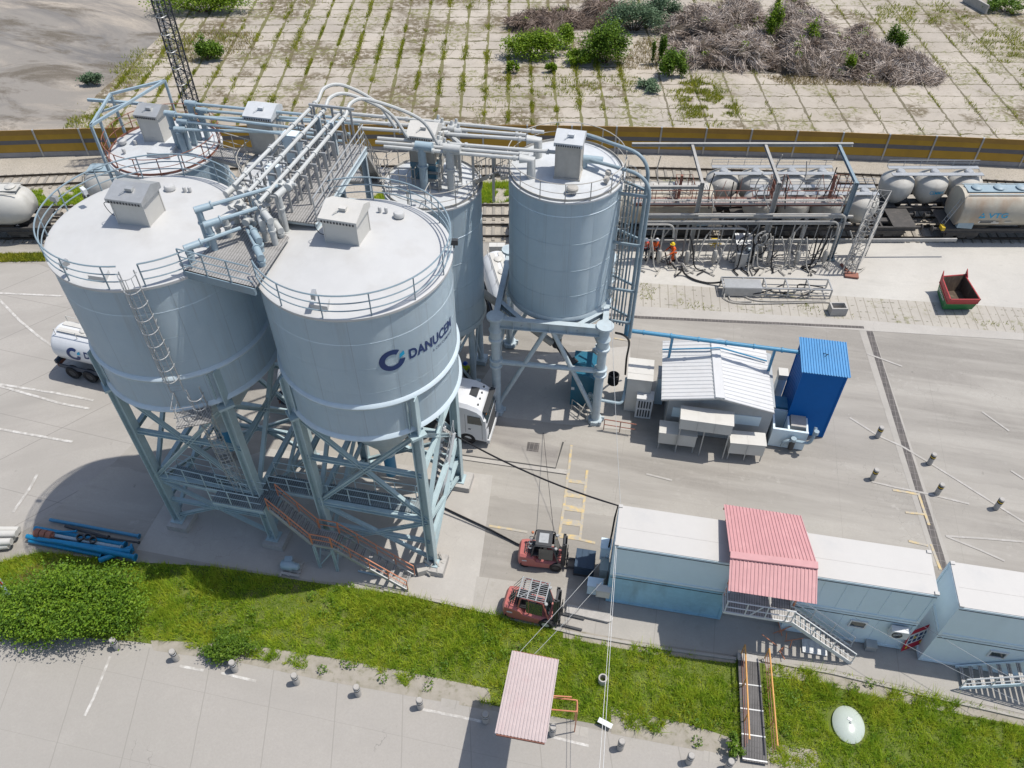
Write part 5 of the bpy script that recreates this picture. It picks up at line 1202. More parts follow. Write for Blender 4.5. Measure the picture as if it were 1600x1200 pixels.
    for x, r, w, yy in ((.72, .34, .26, .5), (-.95, .27, .2, .47)):
        for sy in (-1, 1): wheel(t, (x, sy * yy, r), r, w, rim=rimm)
    m = MB(); m.box((-.98, -.605, .72), (.26, .012, .1)); m.build('number_plate', WHITE_P, t)
    return t
q = (G(812, 886) + G(884, 896)) / 2
forklift('dark roofed red forklift beside the covered pallet', q + V((.05, .62, 0)), rad(-8), False, FGREY)
q = (G(795, 966) + G(866, 987)) / 2
f2 = forklift('faded red forklift with a barred roof guard at the grass edge', q + V((.1, .68, 0)), rad(-15), True, BEIGE); f2.scale = (1.12, 1.12, 1.08)

# ================================================================= trucks
def tank_trailer(t, x0, x1, r, zc, mat=TRUCK_W, stripe=True):
    L = x1 - x0; m = MB(); lathe_ax(m, [(.001, 0), (r * .5, .03), (r * .85, .16), (r * .97, .32), (r, .5), (r, L - .5), (r * .97, L - .32), (r * .85, L - .16), (r * .5, L - .03), (.001, L)], (x0, 0, zc), (1, 0, 0), 32); m.build('tank', mat, t)
    m = MB()
    for sy in (-.3, .3): m.box(((x0 + x1) / 2, sy, zc + r + .03), (L - 1.2, .35, .04))
    for sy in (-.62, .62): railing(m, [(x0 + .6, sy, zc + r * .82), (x1 - .6, sy, zc + r * .82)], .55, (1,), .018, .02, 1.6)
    for k in (.25, .5, .75): lathe_ax(m, [(.27, 0), (.3, .12), (.2, .18), (.001, .18)], (x0 + L * k, 0, zc + r), (0, 0, 1), 14)
    m.build('tank_walkway', BEIGE, t)
    m = MB(); 
    for sy in (-.45, .45): m.box(((x0 + x1) / 2, sy, zc - r * .95), (L - .2, .12, .28))
    m.box((x0 + .05, 0, zc - r * .85), (.15, 2.4, .3))
    for sy in (-1.1, 1.1): m.box((x0 + 2.4, sy, .95), (4.6, .08, .3)); m.tube((x0 + .4, sy * 1.0, .78), (x0 + 4.6, sy * 1.0, .78), .05)
    m.build('trailer_frame', plain('trailer_frame_navy', (.03, .045, .07), .5), t)
    for k in range(3):
        for sy in (-1, 1): wheel(t, (x0 + .95 + k * 1.32, sy * 1.05, .5), .5, .36, rim=FGREY)
    m = MB(); m.box((x0 - .03, 0, .9), (.05, 2.2, .25)); m.build('tail_light_bar', RUST, t)
def cab(t, x, mat=TRUCK_W):  # x: front bumper
    sec = [(0, 1.16, .55, 1.3), (-.06, 1.22, .5, 1.95), (-.34, 1.2, .5, 2.95), (-.62, 1.19, .5, 3.2), (-1.2, 1.2, .55, 3.42), (-2.0, 1.18, .9, 3.5), (-2.25, 1.12, .95, 3.4)]
    vs = []
    for a, hw, z0, z1 in sec: vs += [(x + a, -hw, z0), (x + a, hw, z0), (x + a, hw, z1 - .22), (x + a, hw - .18, z1), (x + a, -hw + .18, z1), (x + a, -hw, z1 - .22)]
    fs = [tuple(range(6))[::-1], tuple(range(len(vs) - 6, len(vs)))]
    for i in range(len(sec) - 1):
        for k in range(6): a = i * 6 + k; c = i * 6 + (k + 1) % 6; fs.append((a, c, c + 6, a + 6))
    m = MB(); m.add(vs, [f[::-1] for f in fs]); m.build('cab', mat, t, 35)
    m = MB(); m.prism([(x - .055, -1.02, 1.98), (x - .055, 1.02, 1.98), (x - .33, .98, 2.9), (x - .33, -.98, 2.9)], (.03, 0, .01)); m.build('windscreen', GLASS, t)
    for sy in (-1, 1):
        m = MB(); m.prism([(x - .3, sy * 1.205, 1.95), (x - .42, sy * 1.2, 2.6), (x - 1.2, sy * 1.205, 2.65), (x - 1.2, sy * 1.215, 1.95)], (0, sy * .012, 0)); m.build('side_window', GLASS, t)
        m = MB(); m.box((x - .1, sy * 1.36, 2.3), (.14, .2, .65)); m.beam((x - .15, sy * 1.15, 2.6), (x - .1, sy * 1.36, 2.6), .04); m.build('mirror', WHITE_P, t)
        m = MB(); m.box((x + .0, sy * .92, .72), (.1, .34, .2)); m.build('headlight', GLASS, t)
        m = MB(); m.box((x - 1.35, sy * 1.19, 1.9), (.02, .02, 1.6)); m.box((x - .32, sy * 1.2, 1.3), (.02, .02, 1.3)); m.box((x - 1.1, sy * 1.215, 1.45), (.16, .03, .05)); m.build('door_seam', FGREY, t)
    m = MB()
    for k in range(6): m.box((x + .03 - k * .008, 0, .75 + k * .19), (.07, 1.5 + k * .04, .07))
    m.box((x - .02, 0, 1.72), (.06, 2.3, .05)); m.build('grille', FGREY, t)
    m = MB(); m.box((x + .04, 0, .5), (.18, 2.4, .3)); m.build('bumper', WHITE_P, t)
    m = MB(); m.box((x - .12, 0, 2.98), (.3, 2.1, .04)); m.build('sun_visor', FGREY, t); m = MB(); m.box((x - .14, .15, 2.12), (.12, 1.3, .12)); m.box((x - .2, -.5, 2.35), (.1, .5, .25)); m.build('windscreen_reflection', plain('amber_reflection', (.5, .17, .02), .35), t)  # the amber boxes stand in for orange reflections in the windscreen
    m = MB(); m.box((x - 1.05, .1, 3.41), (.5, .7, .04)); m.build('roof_hatch', FGREY, t)
    m = MB()
    for k in range(4): m.tube((x - .62, -.75 + k * .5, 3.2), (x - .62, -.75 + k * .5, 3.3), .05)
    m.build('marker_light', FGREY, t)
    for xx in (-1.25, -4.6):
        for sy in (-1, 1): wheel(t, (x + xx, sy * 1.05, .5), .5, .34 if xx > -2 else .5, rim=FGREY)
    m = MB(); m.box((x - 3.4, 0, .85), (3.6, .9, .25)); m.box((x - 2.9, -1.0, .7), (.9, .5, .5)); m.tube((x - 3.6, 1.0, .7), (x - 2.6, 1.0, .7), .28, 12); m.build('chassis', FGREY, t)
q = G(762, 699); rzt = rad(-12)
tr = thing('tank_truck', 'white truck cab poking out from under the lettered silo', 'truck', q + EY * 1.22, rzt, 'white tanker trucks', local=True); cab(tr, 0); tank_trailer(tr, -13.5, -2.9, 1.2, 2.4)
q = G(98, 588); rz2 = rad(-16)
t2 = thing('tank_truck', 'white tanker trailer with navy emblem, half hidden behind the unlettered silo', 'truck', q + V((.33, 1.2, 0)), rz2, 'white tanker trucks', local=True); tank_trailer(t2, 0, 9.5, 1.22, 2.35)
m = MB()
def wrapx(mb, vs, fs, x0, a0, r, zc): mb.add([(x0 + x, -r * math.cos(a0 + y / r), zc + r * math.sin(a0 + y / r)) for x, y in vs], fs)
n = 30; ring = []
for k in range(n + 1): an = rad(55 + 295 * k / n); ring += [(.5 * math.cos(an), .5 * math.sin(an)), (.28 * math.cos(an), .28 * math.sin(an))]
wrapx(m, ring, [(2 * k, 2 * k + 2, 2 * k + 3, 2 * k + 1) for k in range(n)], 1.95, .12, 1.24, 2.35)
vs, fs = fit_text('DANUCEM', 3.2, .5, .03, 1.04); wrapx(m, vs, fs, 2.75, .02, 1.24, 2.35)
m.m = 1; wrapx(m, [(.3, .05), (.55, .12), (.52, .34), (.33, .22)], [(0, 1, 2, 3)], 1.95, .12, 1.25, 2.35); m.build('lettering', [NAVY, CYAN], t2, 0)
q = G(772, 478); t3 = thing('tank_truck', 'white tanker with green badge glimpsed between the two silos on the right', 'truck', q + V((.6, 0, 0)), rad(-78), 'white tanker trucks', local=True); tank_trailer(t3, -2.8, 3.0, 1.15, 2.0)
m = MB(); lathe_ax(m, [(.001, 0), (.3, 0), (.3, .02), (.001, .02)], (-2.75, .6, 2.6), (-1, 0, .3), 16); m.build('green_badge', plain('green_badge', (.01, .3, .26), .5), t3)

# ================================================================= railway wagons
def bogie(t, x, name='bogie'):
    m = MB()
    for sy in (-.95, .95): m.box((x, sy, .62), (2.5, .14, .3)); m.box((x, sy, .45), (.7, .16, .35))
    m.box((x, 0, .6), (.5, 1.9, .2)); b = m.build(name, WAGON_F, t)
    for dx in (-.9, .9):
        for sy in (-.76, .76):
            w_ = MB(); lathe_ax(w_, [(.001, -.07), (.3, -.06), (.33, -.05), (.46, -.05), (.46, .05), (.33, .06), (.001, .07)], (x + dx, sy, .46), (0, 1, 0), 18); w_.build('wheel', WAGON_F, b)
def buffers(t, L):
    for x, sg in ((0, -1), (L, 1)):
        for sy in (-.87, .87): m = MB(); m.tube((x, sy, 1.05), (x + sg * .6, sy, 1.05), .1, 8); m.tube((x + sg * .56, sy, 1.05), (x + sg * .62, sy, 1.05), .24, 12); m.build('buffer', WAGON_F, t)
        m = MB(); m.tube((x, 0, 1.0), (x + sg * .5, 0, 1.0), .08, 6); m.build('coupler', WAGON_F, t)
def pod_wagon(label, loc, rz, xs, L, mat, mark=None):
    t = thing('silo_wagon', label, 'railway wagon', loc, rz, 'railway wagons with cement pots', local=True)
    m = MB()
    for sy in (-1.2, 1.2): m.ibeam((0, sy, 1.12), (L, sy, 1.12), .16, .34)
    m.box((L / 2, 0, 1.05), (L, .5, .2)); 
    for x in np.arange(.4, L, 1.4): m.box((x, 0, 1.1), (.14, 2.4, .2))
    m.box((.9, 0, 1.3), (1.8, 2.5, .05)); m.box((L - .9, 0, 1.3), (1.8, 2.5, .05)); m.build('underframe', WAGON_F, t)
    for x in (1.9, L - 1.9): bogie(t, x)
    buffers(t, L)
    for i, x in enumerate(xs):
        m = MB(); m.lathe([(.3, 1.0), (.55, 1.2), (.95, 1.6), (1.2, 2.0), (1.29, 2.3), (1.3, 2.45), (1.3, 3.0), (1.24, 3.17), (.95, 3.42), (.5, 3.68), (.4, 3.72), (.001, 3.74)], (x, 0), 36); p = m.build('pot', mat, t)
        m = MB(); m.lathe([(.3, 3.7), (.34, 3.84), (.26, 3.92), (.001, 3.94)], (x, 0), 16); m.box((x, .0, 3.88), (.5, .06, .05)); m.build('hatch', GALV, p)
        m = MB(); m.tube((x, -.05, 1.0), (x, -.5, .8), .12, 8); m.build('outlet', WAGON_F, p)
        if mark and i in mark: m = MB(); wrap(m, *fit_text(*mark[i]), (x, 0), 1.315, -110, 2.5); m.build('marking', CYAN, p, 0)
    m = MB(); x0, x1 = xs[0] - .9, xs[-1] + .9
    for sy in (-.5, .5): m.box(((x0 + x1) / 2, sy, 3.86), (x1 - x0, .42, .05))
    for x in xs: m.beam((x, -.7, 3.8), (x, .7, 3.8), .06)
    railing(m, [(x0, .72, 3.88), (x1, .72, 3.88)], .5, (1, .5), .02, .02, 1.3); m.build('walkway', GALV, t)
    m = MB(); xl = xs[-1] + 1.35
    for sy in (-.25, .25): m.tube((xl + .5, sy, 1.3), (xl - .5, sy, 3.85), .025, 5)
    for k in range(8): m.tube((xl + .5 - k * .13, -.25, 1.5 + k * .32), (xl + .5 - k * .13, .25, 1.5 + k * .32), .018, 5)
    m.build('ladder', GALV, t)
    return t
def y2(x): return track_y(1, x)
def y3(x): return track_y(2, x)
xA = G(1128, 290, 2.7).x
pod_wagon('white grey wagon with four pots behind the unloading rack', (xA - 2.2, y2(20), .1), 0, [2.2, 4.75, 7.6, 10.0], 12.2, WAGON_W)
xB = G(1401, 290, 2.7).x
pod_wagon('white wagon with three pots and a blue marking behind the lettered hopper', (xB - 1.8, y2(32), .1), 0, [1.8, 4.5, 7.2], 9.4, WAGON_W, {1: ('CEMMAC', 1.3, .3, .01)})
xC = G(1250, 345, 2.7).x
pod_wagon('wagon with white pots in the loading position on the front track', (xC - 4.5, y3(24), .1), 0, [1.9, 4.5, 7.1, 9.75], 14.2, WAGON_W)
def hopper_wagon(label, loc, rz, L, mat, roof, txt=None, tank=False, name='hopper_wagon'):
    t = thing(name, label, 'railway wagon', loc, rz, 'long round sided hopper wagons', local=True)
    sec = [(-1.0, 1.45), (-1.42, 2.0), (-1.5, 2.6), (-1.42, 3.2), (-1.1, 3.75), (-.6, 4.02), (0, 4.1), (.6, 4.02), (1.1, 3.75), (1.42, 3.2), (1.5, 2.6), (1.42, 2.0), (1.0, 1.45)]
    k = len(sec); xs = [(.6, .0), (.75, .55), (1.1, .8), (1.6, .93), (2.2, 1), (L - 2.2, 1), (L - 1.6, .93), (L - 1.1, .8), (L - .75, .55), (L - .6, .0)] if tank else [(.9, .92), (1.0, 1), (L - 1.0, 1), (L - .9, .92)]
    vs = []
    for x, s in xs:
        for y, z in sec: vs.append((x, y * max(s, .02), 2.75 + (z - 2.75) * max(s, .02) if tank else z))
    fs = [tuple(range(k))[::-1], tuple(range((len(xs) - 1) * k, len(xs) * k))]
    for i in range(len(xs) - 1):
        for j in range(k): a = i * k + j; b = i * k + (j + 1) % k; fs.append((b, a, a + k, b + k))
    m = MB(); m.add(vs, fs); bo = m.build('body', mat, t, 50)
    if not tank:
        m = MB()
        for x, sg in ((1.0, -1), (L - 1.0, 1)): m.prism([(x, -1.35, 1.45), (x, 1.35, 1.45), (x, 1.3, 2.6), (x, -1.3, 2.6)], (-sg * 1.2, 0, -.1)); m.prism([(x + sg * .02, -1.1, 3.6), (x + sg * .02, 1.1, 3.6), (x + sg * .02, 1.45, 2.6), (x + sg * .02, -1.45, 2.6)], (sg * .03, 0, 0))
        m.build('end_slope', WAGON_B, t)
    m = MB(); m.box((L / 2, 0, 4.12), (L - 2.4, 1.0, .06))
    for x in np.arange(2, L - 1.5, 1.7): m.lathe([(.36, 4.12), (.4, 4.26), (.3, 4.33), (.001, 4.35)], (x, 0), 18)
    for sy in (-.75, .75): m.tube((1.2, sy, 4.05), (L - 1.2, sy, 4.05), .04)
    m.build('roof_walkway', roof, t)
    m = MB()
    for sy in (-1.25, 1.25): m.ibeam((0, sy, 1.15), (L, sy, 1.15), .16, .36)
    m.box((L / 2, 0, 1.1), (L, .6, .25)); m.box((.6, 0, 1.32), (1.2, 2.6, .05)); m.box((L - .6, 0, 1.32), (1.2, 2.6, .05))
    for x in np.linspace(3.2, L - 3.2, 3): m.prism([(x - .9, -1.0, 1.5), (x + .9, -1.0, 1.5), (x + .25, -.4, .6), (x - .25, -.4, .6)], (0, 1.6, 0))
    m.build('underframe', WAGON_F, t)
    for x in (1.9, L - 1.9): bogie(t, x)
    buffers(t, L)
    m = MB()
    for sy in (-.9, -.5): m.tube((.15, sy, 1.3), (1.0, sy, 4.0), .025, 5)
    for q in range(9): m.tube((.15 + q * .095, -.9, 1.4 + q * .3), (.15 + q * .095, -.5, 1.4 + q * .3), .018, 5)
    m.build('ladder', GALV, t)
    m = MB(); m.box((.0, -1.15, 1.35), (.25, .5, .3)); m.build('hand_wheel', YELLOW, t)
    if txt:
        m = MB(); vs, fs = fit_text(txt, 1.5, .42, .02); 
        y0, z0, y1, z1 = -1.52, 2.45, -1.44, 3.2
        m.add([(2.9 + x, -1.515 + .12 * max(0, y - .2) , 2.45 + y) for x, y in vs], fs)
        m.add([(2.2 + x, -1.515 + .12 * max(0, y - .2), 2.45 + y) for x, y in ((0, 0), (.5, 0), (.42, .22), (.32, .22), (.36, .1), (.14, .1), (.2, .22), (.1, .22))], [(0, 1, 2, 3, 4, 5, 6, 7)])
        m.add([(2.2 + x, -1.515 + .12 * max(0, y - .2), 2.45 + y) for x, y in ((.14, .28), (.38, .28), (.26, .46))], [(0, 1, 2)])
        m.build('lettering', CYAN, t, 0)
        m = MB(); 
        for x, z, w_, h in ((2.4, 1.95, 1.3, .22), (3.4, 1.9, .6, .16), (4.4, 2.0, .5, .12)): m.prism([(x, -1.425, z), (x + w_, -1.425, z), (x + w_, -1.475, z + h), (x, -1.475, z + h)], (0, -.012, 0))
        m.build('data_panel', BEIGE, t)
        m = MB(); m.prism([(2.5, -1.44, 1.98), (3.5, -1.44, 1.98), (3.5, -1.475, 2.14), (2.5, -1.475, 2.14)], (0, -.02, 0)); m.build('stencil_panel', FGREY, t)
    return t
xv = G(1478, 368, 1.1).x
hopper_wagon('rust stained cream hopper wagon with blue lettering at the picture edge', (xv - .2, y3(40), .1), 0, 14, WAGON_T, WAGON_B, 'VTG')
xl = G(66, 366, 1.1).x
hopper_wagon('cream round ended tank wagon cut by the picture edge beside the unlettered silo', (xl - 14, y3(-40), .1), rad(.5), 14, WAGON, WAGON, None, True)
hopper_wagon('pale blue grey tank wagon mostly hidden behind the unlettered silo roof', (G(128, 312, 2.6).x - .8, y2(-34), .1), rad(.4), 13, WAGON_W, WAGON_B, None, True)
xt = G(1125, 330, 3).x
hopper_wagon('long silver tank wagon standing under the unloading rack, brown stained side', (xt - 15.6, y3(12), .1), 0, 16, WAGON_T, WAGON_W, None, False)

# ================================================================= unloading rack
rk = thing('unloading_rack', 'grey steel pipe rack with overhanging arms and hoses beside the tracks', 'pipe rack', (19, 51.5, 0))
cps = [V((13.63, 51.0, 0)), V((19.13, 51.0, 0)), V((24.65, 51.0, 0))]
for i, p in enumerate(cps):
    mt = RACK if i < 2 else DOWNP; m = MB(); m.ibeam(p, p + UP * 6.8, .32, .32, up=EX); m.box(p + UP * .05, (.6, .6, .1)); m.build('column', mt, rk)
    m = MB(); m.ibeam(p + UP * 6.7 - V((0, .1, 0)), p + V((-.1, 4.6, 7.1)), .2, .24); m.build('arm', mt, rk)
m = MB(); yb = 55.6; m.ibeam((9, yb, 7.15), (25.6, yb, 7.15), .2, .26); m.ibeam((9, 51, 6.4), (13.7, 51, 6.4), .18, .22); m.build('top_beam', RACK, rk)
m = MB()
for z, w_ in ((3.95, .18), (3.35, .14)): m.beam((9.5, 50.9, z), (25.2, 50.9, z), w_, w_)
for x in np.arange(10, 25, .9): m.beam((x, 50.9, 3.35), (x + .35, 50.9, 3.95), .06)
m.beam((9.5, 51.2, 1.5), (34, 51.4, 1.5), .12, .24); m.build('rack_beam', RACK, rk)
m = MB()
for k, (x0, x1, z, y) in enumerate(((9.5, 24.6, 4.25, 50.75), (9.5, 24.2, 3.7, 50.65), (9.5, 17.6, 3.1, 50.6), (9.5, 12.0, 3.5, 50.55))):
    m.bend([(x0, y, z), (x1, y, z), (x1 + .1, y, z - 1.2)], .08, .7, 8, 6)
m.build('rack_pipe', RACK, rk)
for u0, v0, z0, u1, v1 in ((1060, 350, 3.3, 1065, 405), (1045, 345, 3.4, 1050, 404), (1255, 345, 3.5, 1243, 395), (1308, 345, 3.6, 1296, 402)):
    b = G(u1, v1); a = V((b.x, b.y, z0)); m = MB(); m.tube(b, a, .075, 7); m.tube(b, b + UP * .1, .3, 8); m.build('stand_pipe', RACK, rk)
R2 = random.Random(5)
for k in range(26):
    x = [17.8, 18.0, 18.3, 18.5, 18.2, 18.6, 11.6, 12.0, 12.3, 23.4, 20.8, 21.0, 24.0, 24.4, 19.0, 17.4, 10.4, 10.9, 13.2, 14.6, 16.2, 19.6, 20.2, 22.0, 22.8, 25.2][k]; y = 50.7 - R2.uniform(0, .5); z = R2.uniform(2.4, 3.6) if k not in (6, 7, 8) else 1.2
    dx = R2.uniform(-1.2, 1.2); m = MB(); m.pipe(curve([(x, y, z), (x + dx * .3, y - .3, z - .8), (x + dx * .6, y - .6, .5), (x + dx, y - .4 - R2.uniform(0, .6), .08), (x + dx * 1.5, y - .7, .07), (x + dx * .8, y - 1.2 - R2.uniform(0, .3), .07)], 6), .055, 6); m.build('hose', BLACK if k % 3 == 0 else DUSTY, rk)
for k in range(9):
    x = 17.9 + R2.uniform(-.6, 1.2); z = R2.uniform(1.2, 3.0); rr_ = R2.uniform(.4, .8); m = MB(); m.pipe([(x + rr_ * .8 * math.cos(a), 50.3 - k * .04, z + rr_ * math.sin(a)) for a in [math.pi * (2 * j / 14 + .5) for j in range(13)]], .05, 6); m.build('hose', [DUSTY, RACK, BLACK][k % 3], rk)
for k in range(7): x = 11.2 + k * 2.1; m = MB(); m.lathe([(.001, .3), (.16, .35), (.2, .6), (.2, 1.2), (.12, 1.4), (.001, 1.42)], (x, 50.2 - .1 * (k % 2)), 12); m.tube((x, 50.2, 0), (x, 50.2, .4), .05, 6); m.tube((x, 50.2, 1.3), (x + .1, 50.7, 3.2), .035, 6); m.build('filter_pot', DUSTY, rk)
for k in range(70):
    m = MB(); x = R2.choice([10.5, 11.5, 12.5, 14.5, 16.8, 18.2, 19.5, 20.9, 22.4, 23.5]) + R2.uniform(-.8, .8); a = V((x, 50.3 + R2.uniform(-.5, .4), R2.uniform(.05, 1.2))); b = a + V((R2.uniform(-.7, .7), R2.uniform(-.4, .4), R2.uniform(-.2, .6))); b.z = max(b.z, .05); m.tube(a, b, R2.uniform(.02, .05), 5); m.build('small_pipe', [DUSTY, RACK, DARK][k % 3], rk)
m = MB()
for z in (4.75, 5.05): m.tube((9.5, 51.35, z), (24.9, 51.35, z), .06, 6)
for x in np.arange(9.6, 25, .8): m.beam((x, 51.35, 4.75), (x, 51.35, 5.05), .03)
m.build('cable_tray', DUSTY, rk)
for k in range(14):
    x = R2.uniform(9.8, 25); y = 51 + R2.uniform(0, 4); z0 = 6.3 + (y - 51) * .1; m = MB(); zz = R2.uniform(3.4, 4.6); m.pipe(curve([(x, y, z0), (x + R2.uniform(-.3, .3), y + .1, (z0 + zz) / 2), (x + R2.uniform(-.5, .5), y - .2, zz)], 5), .045, 5); m.build('drop_hose', [DUSTY, RACK, BLACK][k % 3], rk)
for k in range(18):
    x = 9.6 + k * .88; m = MB(); m.tube((x, 50.85, 0), (x + .05, 50.85, 3.3), .03 + .015 * (k % 3), 6); m.build('riser_pipe', [RACK, DUSTY][k % 2], rk)
for k in range(5):
    x = 10.5 + k * 3.2; m = MB(); m.beam((x, 51, .1), (x + 1.6, 51, 3.3), .07); m.build('brace', RACK, rk)
pl = thing('loading_walkway', 'red oxide walkway with railings standing along the wagon roofs', 'walkway', (17, 53, 0))
m = MB(); m.box((17, 52.75, 4.05), (15.8, .7, .06)); m.build('deck', GRATE, pl)
m = MB(); m.ibeam((9.2, 52.4, 4.0), (25, 52.4, 4.0), .1, .26); m.ibeam((9.2, 53.1, 4.0), (25, 53.1, 4.0), .1, .2); m.build('edge_beam', RUST, pl)
m = MB(); railing(m, [(9.2, 52.4, 4.1), (25, 52.4, 4.1)], 1.1, (1, .5), .022, .028, 1.5)
for x in (12.3, 19.4, 24.2): railing(m, [(x, 52.4, 4.1), (x, 53.8, 4.1), (x + 1.2, 53.8, 4.1), (x + 1.2, 52.4, 4.1)], 1.6, (1, .66, .33), .02, .028, .6)
m.build('railing', RUST, pl)
for k in range(34):
    x = R2.uniform(9.4, 24.8); m = MB(); a = V((x, 52.5 + R2.uniform(0, 1.6), 4.1)); m.beam(a, a + V((R2.uniform(-.5, .5), R2.uniform(-.2, .5), R2.uniform(.5, 1.5))), .035); m.build('folding_bar', [RUST, DUSTY, RACK][k % 3], pl)
for x in (12.6, 19.6, 24.0): m = MB(); m.beam((x, 53.2, 4.1), (x, 53.2, 6.0), .18); m.build('hinge_post', RUST, pl)
tw = thing('access_tower', 'slender grey and rusty lattice stair tower at the end of the unloading rack', 'tower', (26.3, 50.5, 0))
bs_ = [G(1315, 428), G(1335, 430), G(1352, 400), G(1333, 398)]; top = 5.6; tps = [V((p.x, p.y, 0)) + V((.3, .4, top)) for p in bs_]
for i in range(4):
    m = MB(); m.beam(bs_[i], tps[i], .06); m.build('leg', RACK, tw)
m = MB()
for i in range(4):
    a, b, c, d = bs_[i], bs_[(i + 1) % 4], tps[i], tps[(i + 1) % 4]
    for k in range(6): m.beam(a.lerp(c, k / 6), b.lerp(d, (k + 1) / 6), .03); m.beam(b.lerp(d, k / 6), a.lerp(c, (k + 1) / 6), .03); m.beam(a.lerp(c, (k + 1) / 6), b.lerp(d, (k + 1) / 6), .035)
m.build('lattice', RACK, tw)
m = MB(); flight(m, m, m, bs_[0] + V((.5, .5, .1)), tps[3] - V((.2, .3, .6)), .5, 12, .8, (1,), .014); m.build('stair', DUSTY, tw)
m = MB(); m.box(G(1330, 431) + UP * .08, (1.0, .6, .12), -.2); m.box(G(1322, 422) + UP * .06, (.2, 1.4, .1), .3); m.build('base_plate', RUST, tw)
# control stand
cs_ = thing('control_stand', 'grey control box stand with a small sloping canopy beside the rack', 'control stand', G(1158, 420)); q = G(1155, 416)
m = MB(); m.box(q + UP * .65, (.8, .5, 1.3), -.1); m.build('box', GALV, cs_); m = MB(); m.box(q + V((.55, .4, .9)), (.3, .5, 1.2), -.3); m.build('screen_box', CONT_GREY, cs_)
m = MB(); p_ = q + V((-.1, .5, 2.2)); corrugate(m, p_ + V((-.5, -.5, -.15)), p_ + V((.8, -.5, -.15)), p_ + V((-.5, .5, .15)), p_ + V((.8, .5, .15)), 6, .03); m.build('roof', GALV, cs_)
m = MB(); 
for sx in (-.4, .7): m.tube(V((p_.x + sx, p_.y, 0)), p_ + V((sx, 0, 0)), .03, 6)
m.build('post', GALV, cs_)
cbn = thing('control_cabinet', 'pair of beige cabinets seen between the two right silos', 'cabinet', G(777, 415)); q = G(777, 417)
for sx in (-.3, .3): m = MB(); m.box(q + V((sx, .25, 1.1)), (.58, .5, 1.6)); m.box(q + V((sx, .25, .15)), (.5, .4, .3)); m.build('cabinet_box', BEIGE, cbn)
m = MB()
for k in range(14):
    a = q + V((R2.uniform(-1.6, .8), R2.uniform(-1.6, -.2), R2.uniform(.1, 1.2))); m.tube(a, a + V((R2.uniform(-.9, .9), R2.uniform(-.3, .3), R2.uniform(-.05, .4))), R2.uniform(.03, .07), 6)
m.box(q + V((-1.2, -.6, .5)), (.6, .5, .8)); m.build('pipework', DUSTY, cbn)
# hose frame on the pavers, trough, skip
hf = thing('hose_rack', 'low grey steel frame full of coiled black hoses on the pavers', 'hose rack', G(1210, 465))
a0, a1 = G(1128, 462), G(1296, 466); dx = (a1 - a0).normalized(); dy_ = V((-dx.y, dx.x, 0)); Lh = (a1 - a0).length; m = MB()
for k in range(6):
    x = Lh * k / 5; m.beam(a0 + dx * x, a0 + dx * x + UP * .75, .09); m.beam(a0 + dx * x + dy_ * 1.2, a0 + dx * x + dy_ * 1.2 + UP * .75, .09); m.beam(a0 + dx * x + UP * .75, a0 + dx * x + dy_ * 1.2 + UP * .75, .08)
for y in (0, 1.2): m.beam(a0 + dy_ * y + UP * .78, a1 + dy_ * y + UP * .78, .09); m.beam(a0 + dy_ * y + UP * .2, a1 + dy_ * y + UP * .2, .06)
m.build('frame', GALV, hf)
m = MB(); m.box(a0 + dx * 1.45 - dy_ * .05 + UP * .42, (2.7, .04, .72), math.atan2(dx.y, dx.x)); m.box(a0 + dx * 1.45 + dy_ * .5 + UP * .8, (2.7, 1.0, .03), math.atan2(dx.y, dx.x)); m.build('side_sheet', GALV, hf)
for k in range(7):
    pts = [a0 + dx * R2.uniform(0, Lh) + dy_ * R2.uniform(-.1, 1.1) + UP * R2.uniform(.1, .8) for _ in range(4)]; pts.sort(key=lambda p: p.x); m = MB(); m.pipe(curve(pts, 8), .05, 6); m.build('hose', BLACK if k % 2 else DUSTY, hf)
m = MB(); m.pipe(curve([G(1135, 452, .5), G(1132, 465, .1), G(1150, 473, .06), G(1200, 474, .05), G(1280, 472, .05), G(1303, 473, .05)], 8), .045, 6); m.pipe(curve([G(1290, 470, .06), G(1190, 470, .05), G(1160, 462, .06), G(1140, 460, .07), G(1145, 470, .06), G(1175, 471, .06)], 8), .045, 6); m.build('loose_hose', DUSTY, hf)
m = MB(); m.pipe(curve([G(1064, 415, .9), G(1070, 428, .15), G(1085, 437, .07), G(1105, 442, .07), G(1125, 441, .3), G(1130, 436, .7)], 8), .075, 7); solo(m, 'black_hose', 'thick black hose curving across the pale platform to the hose rack', 'hose', BLACK, G(1085, 437))
tg_ = thing('trough', 'small open grey concrete trough on the pavers', 'trough', G(1307, 490)); q = G(1307, 488); m = MB(); w_, d_, h_ = 1.15, .75, .65
for sx in (-1, 1): m.box(q + V((sx * (w_ / 2 - .05), .0, h_ / 2)), (.1, d_, h_))
for sy in (-1, 1): m.box(q + V((0, sy * (d_ / 2 - .05), h_ / 2)), (w_ - .2, .1, h_))
m.box(q + UP * .06, (w_ - .2, d_ - .2, .1)); m.build('basin', FOOT, tg_)
skp = thing('skip_container', 'red and green open rubbish skip with a rusty brown inside', 'skip', G(1510, 475))
zt = 1.35; t_ = [G(1485, 468, zt), G(1533, 468, zt), G(1508, 428, zt), G(1471, 431, zt)]
ctr = (t_[0] + t_[1] + t_[2] + t_[3]) / 4; dx = (t_[1] - t_[0]).normalized(); dy_ = (t_[3] - t_[0]); dy_ = (dy_ - dx * dy_.dot(dx)).normalized(); sh = (t_[3] - t_[0]).dot(dx)
b_ = [V((ctr.x, ctr.y, 0)) + dx * ((p - ctr).dot(dx) * .97) + dy_ * ((p - ctr).dot(dy_) * .74) for p in t_]; b_ = [V((p.x, p.y, .12)) for p in b_]
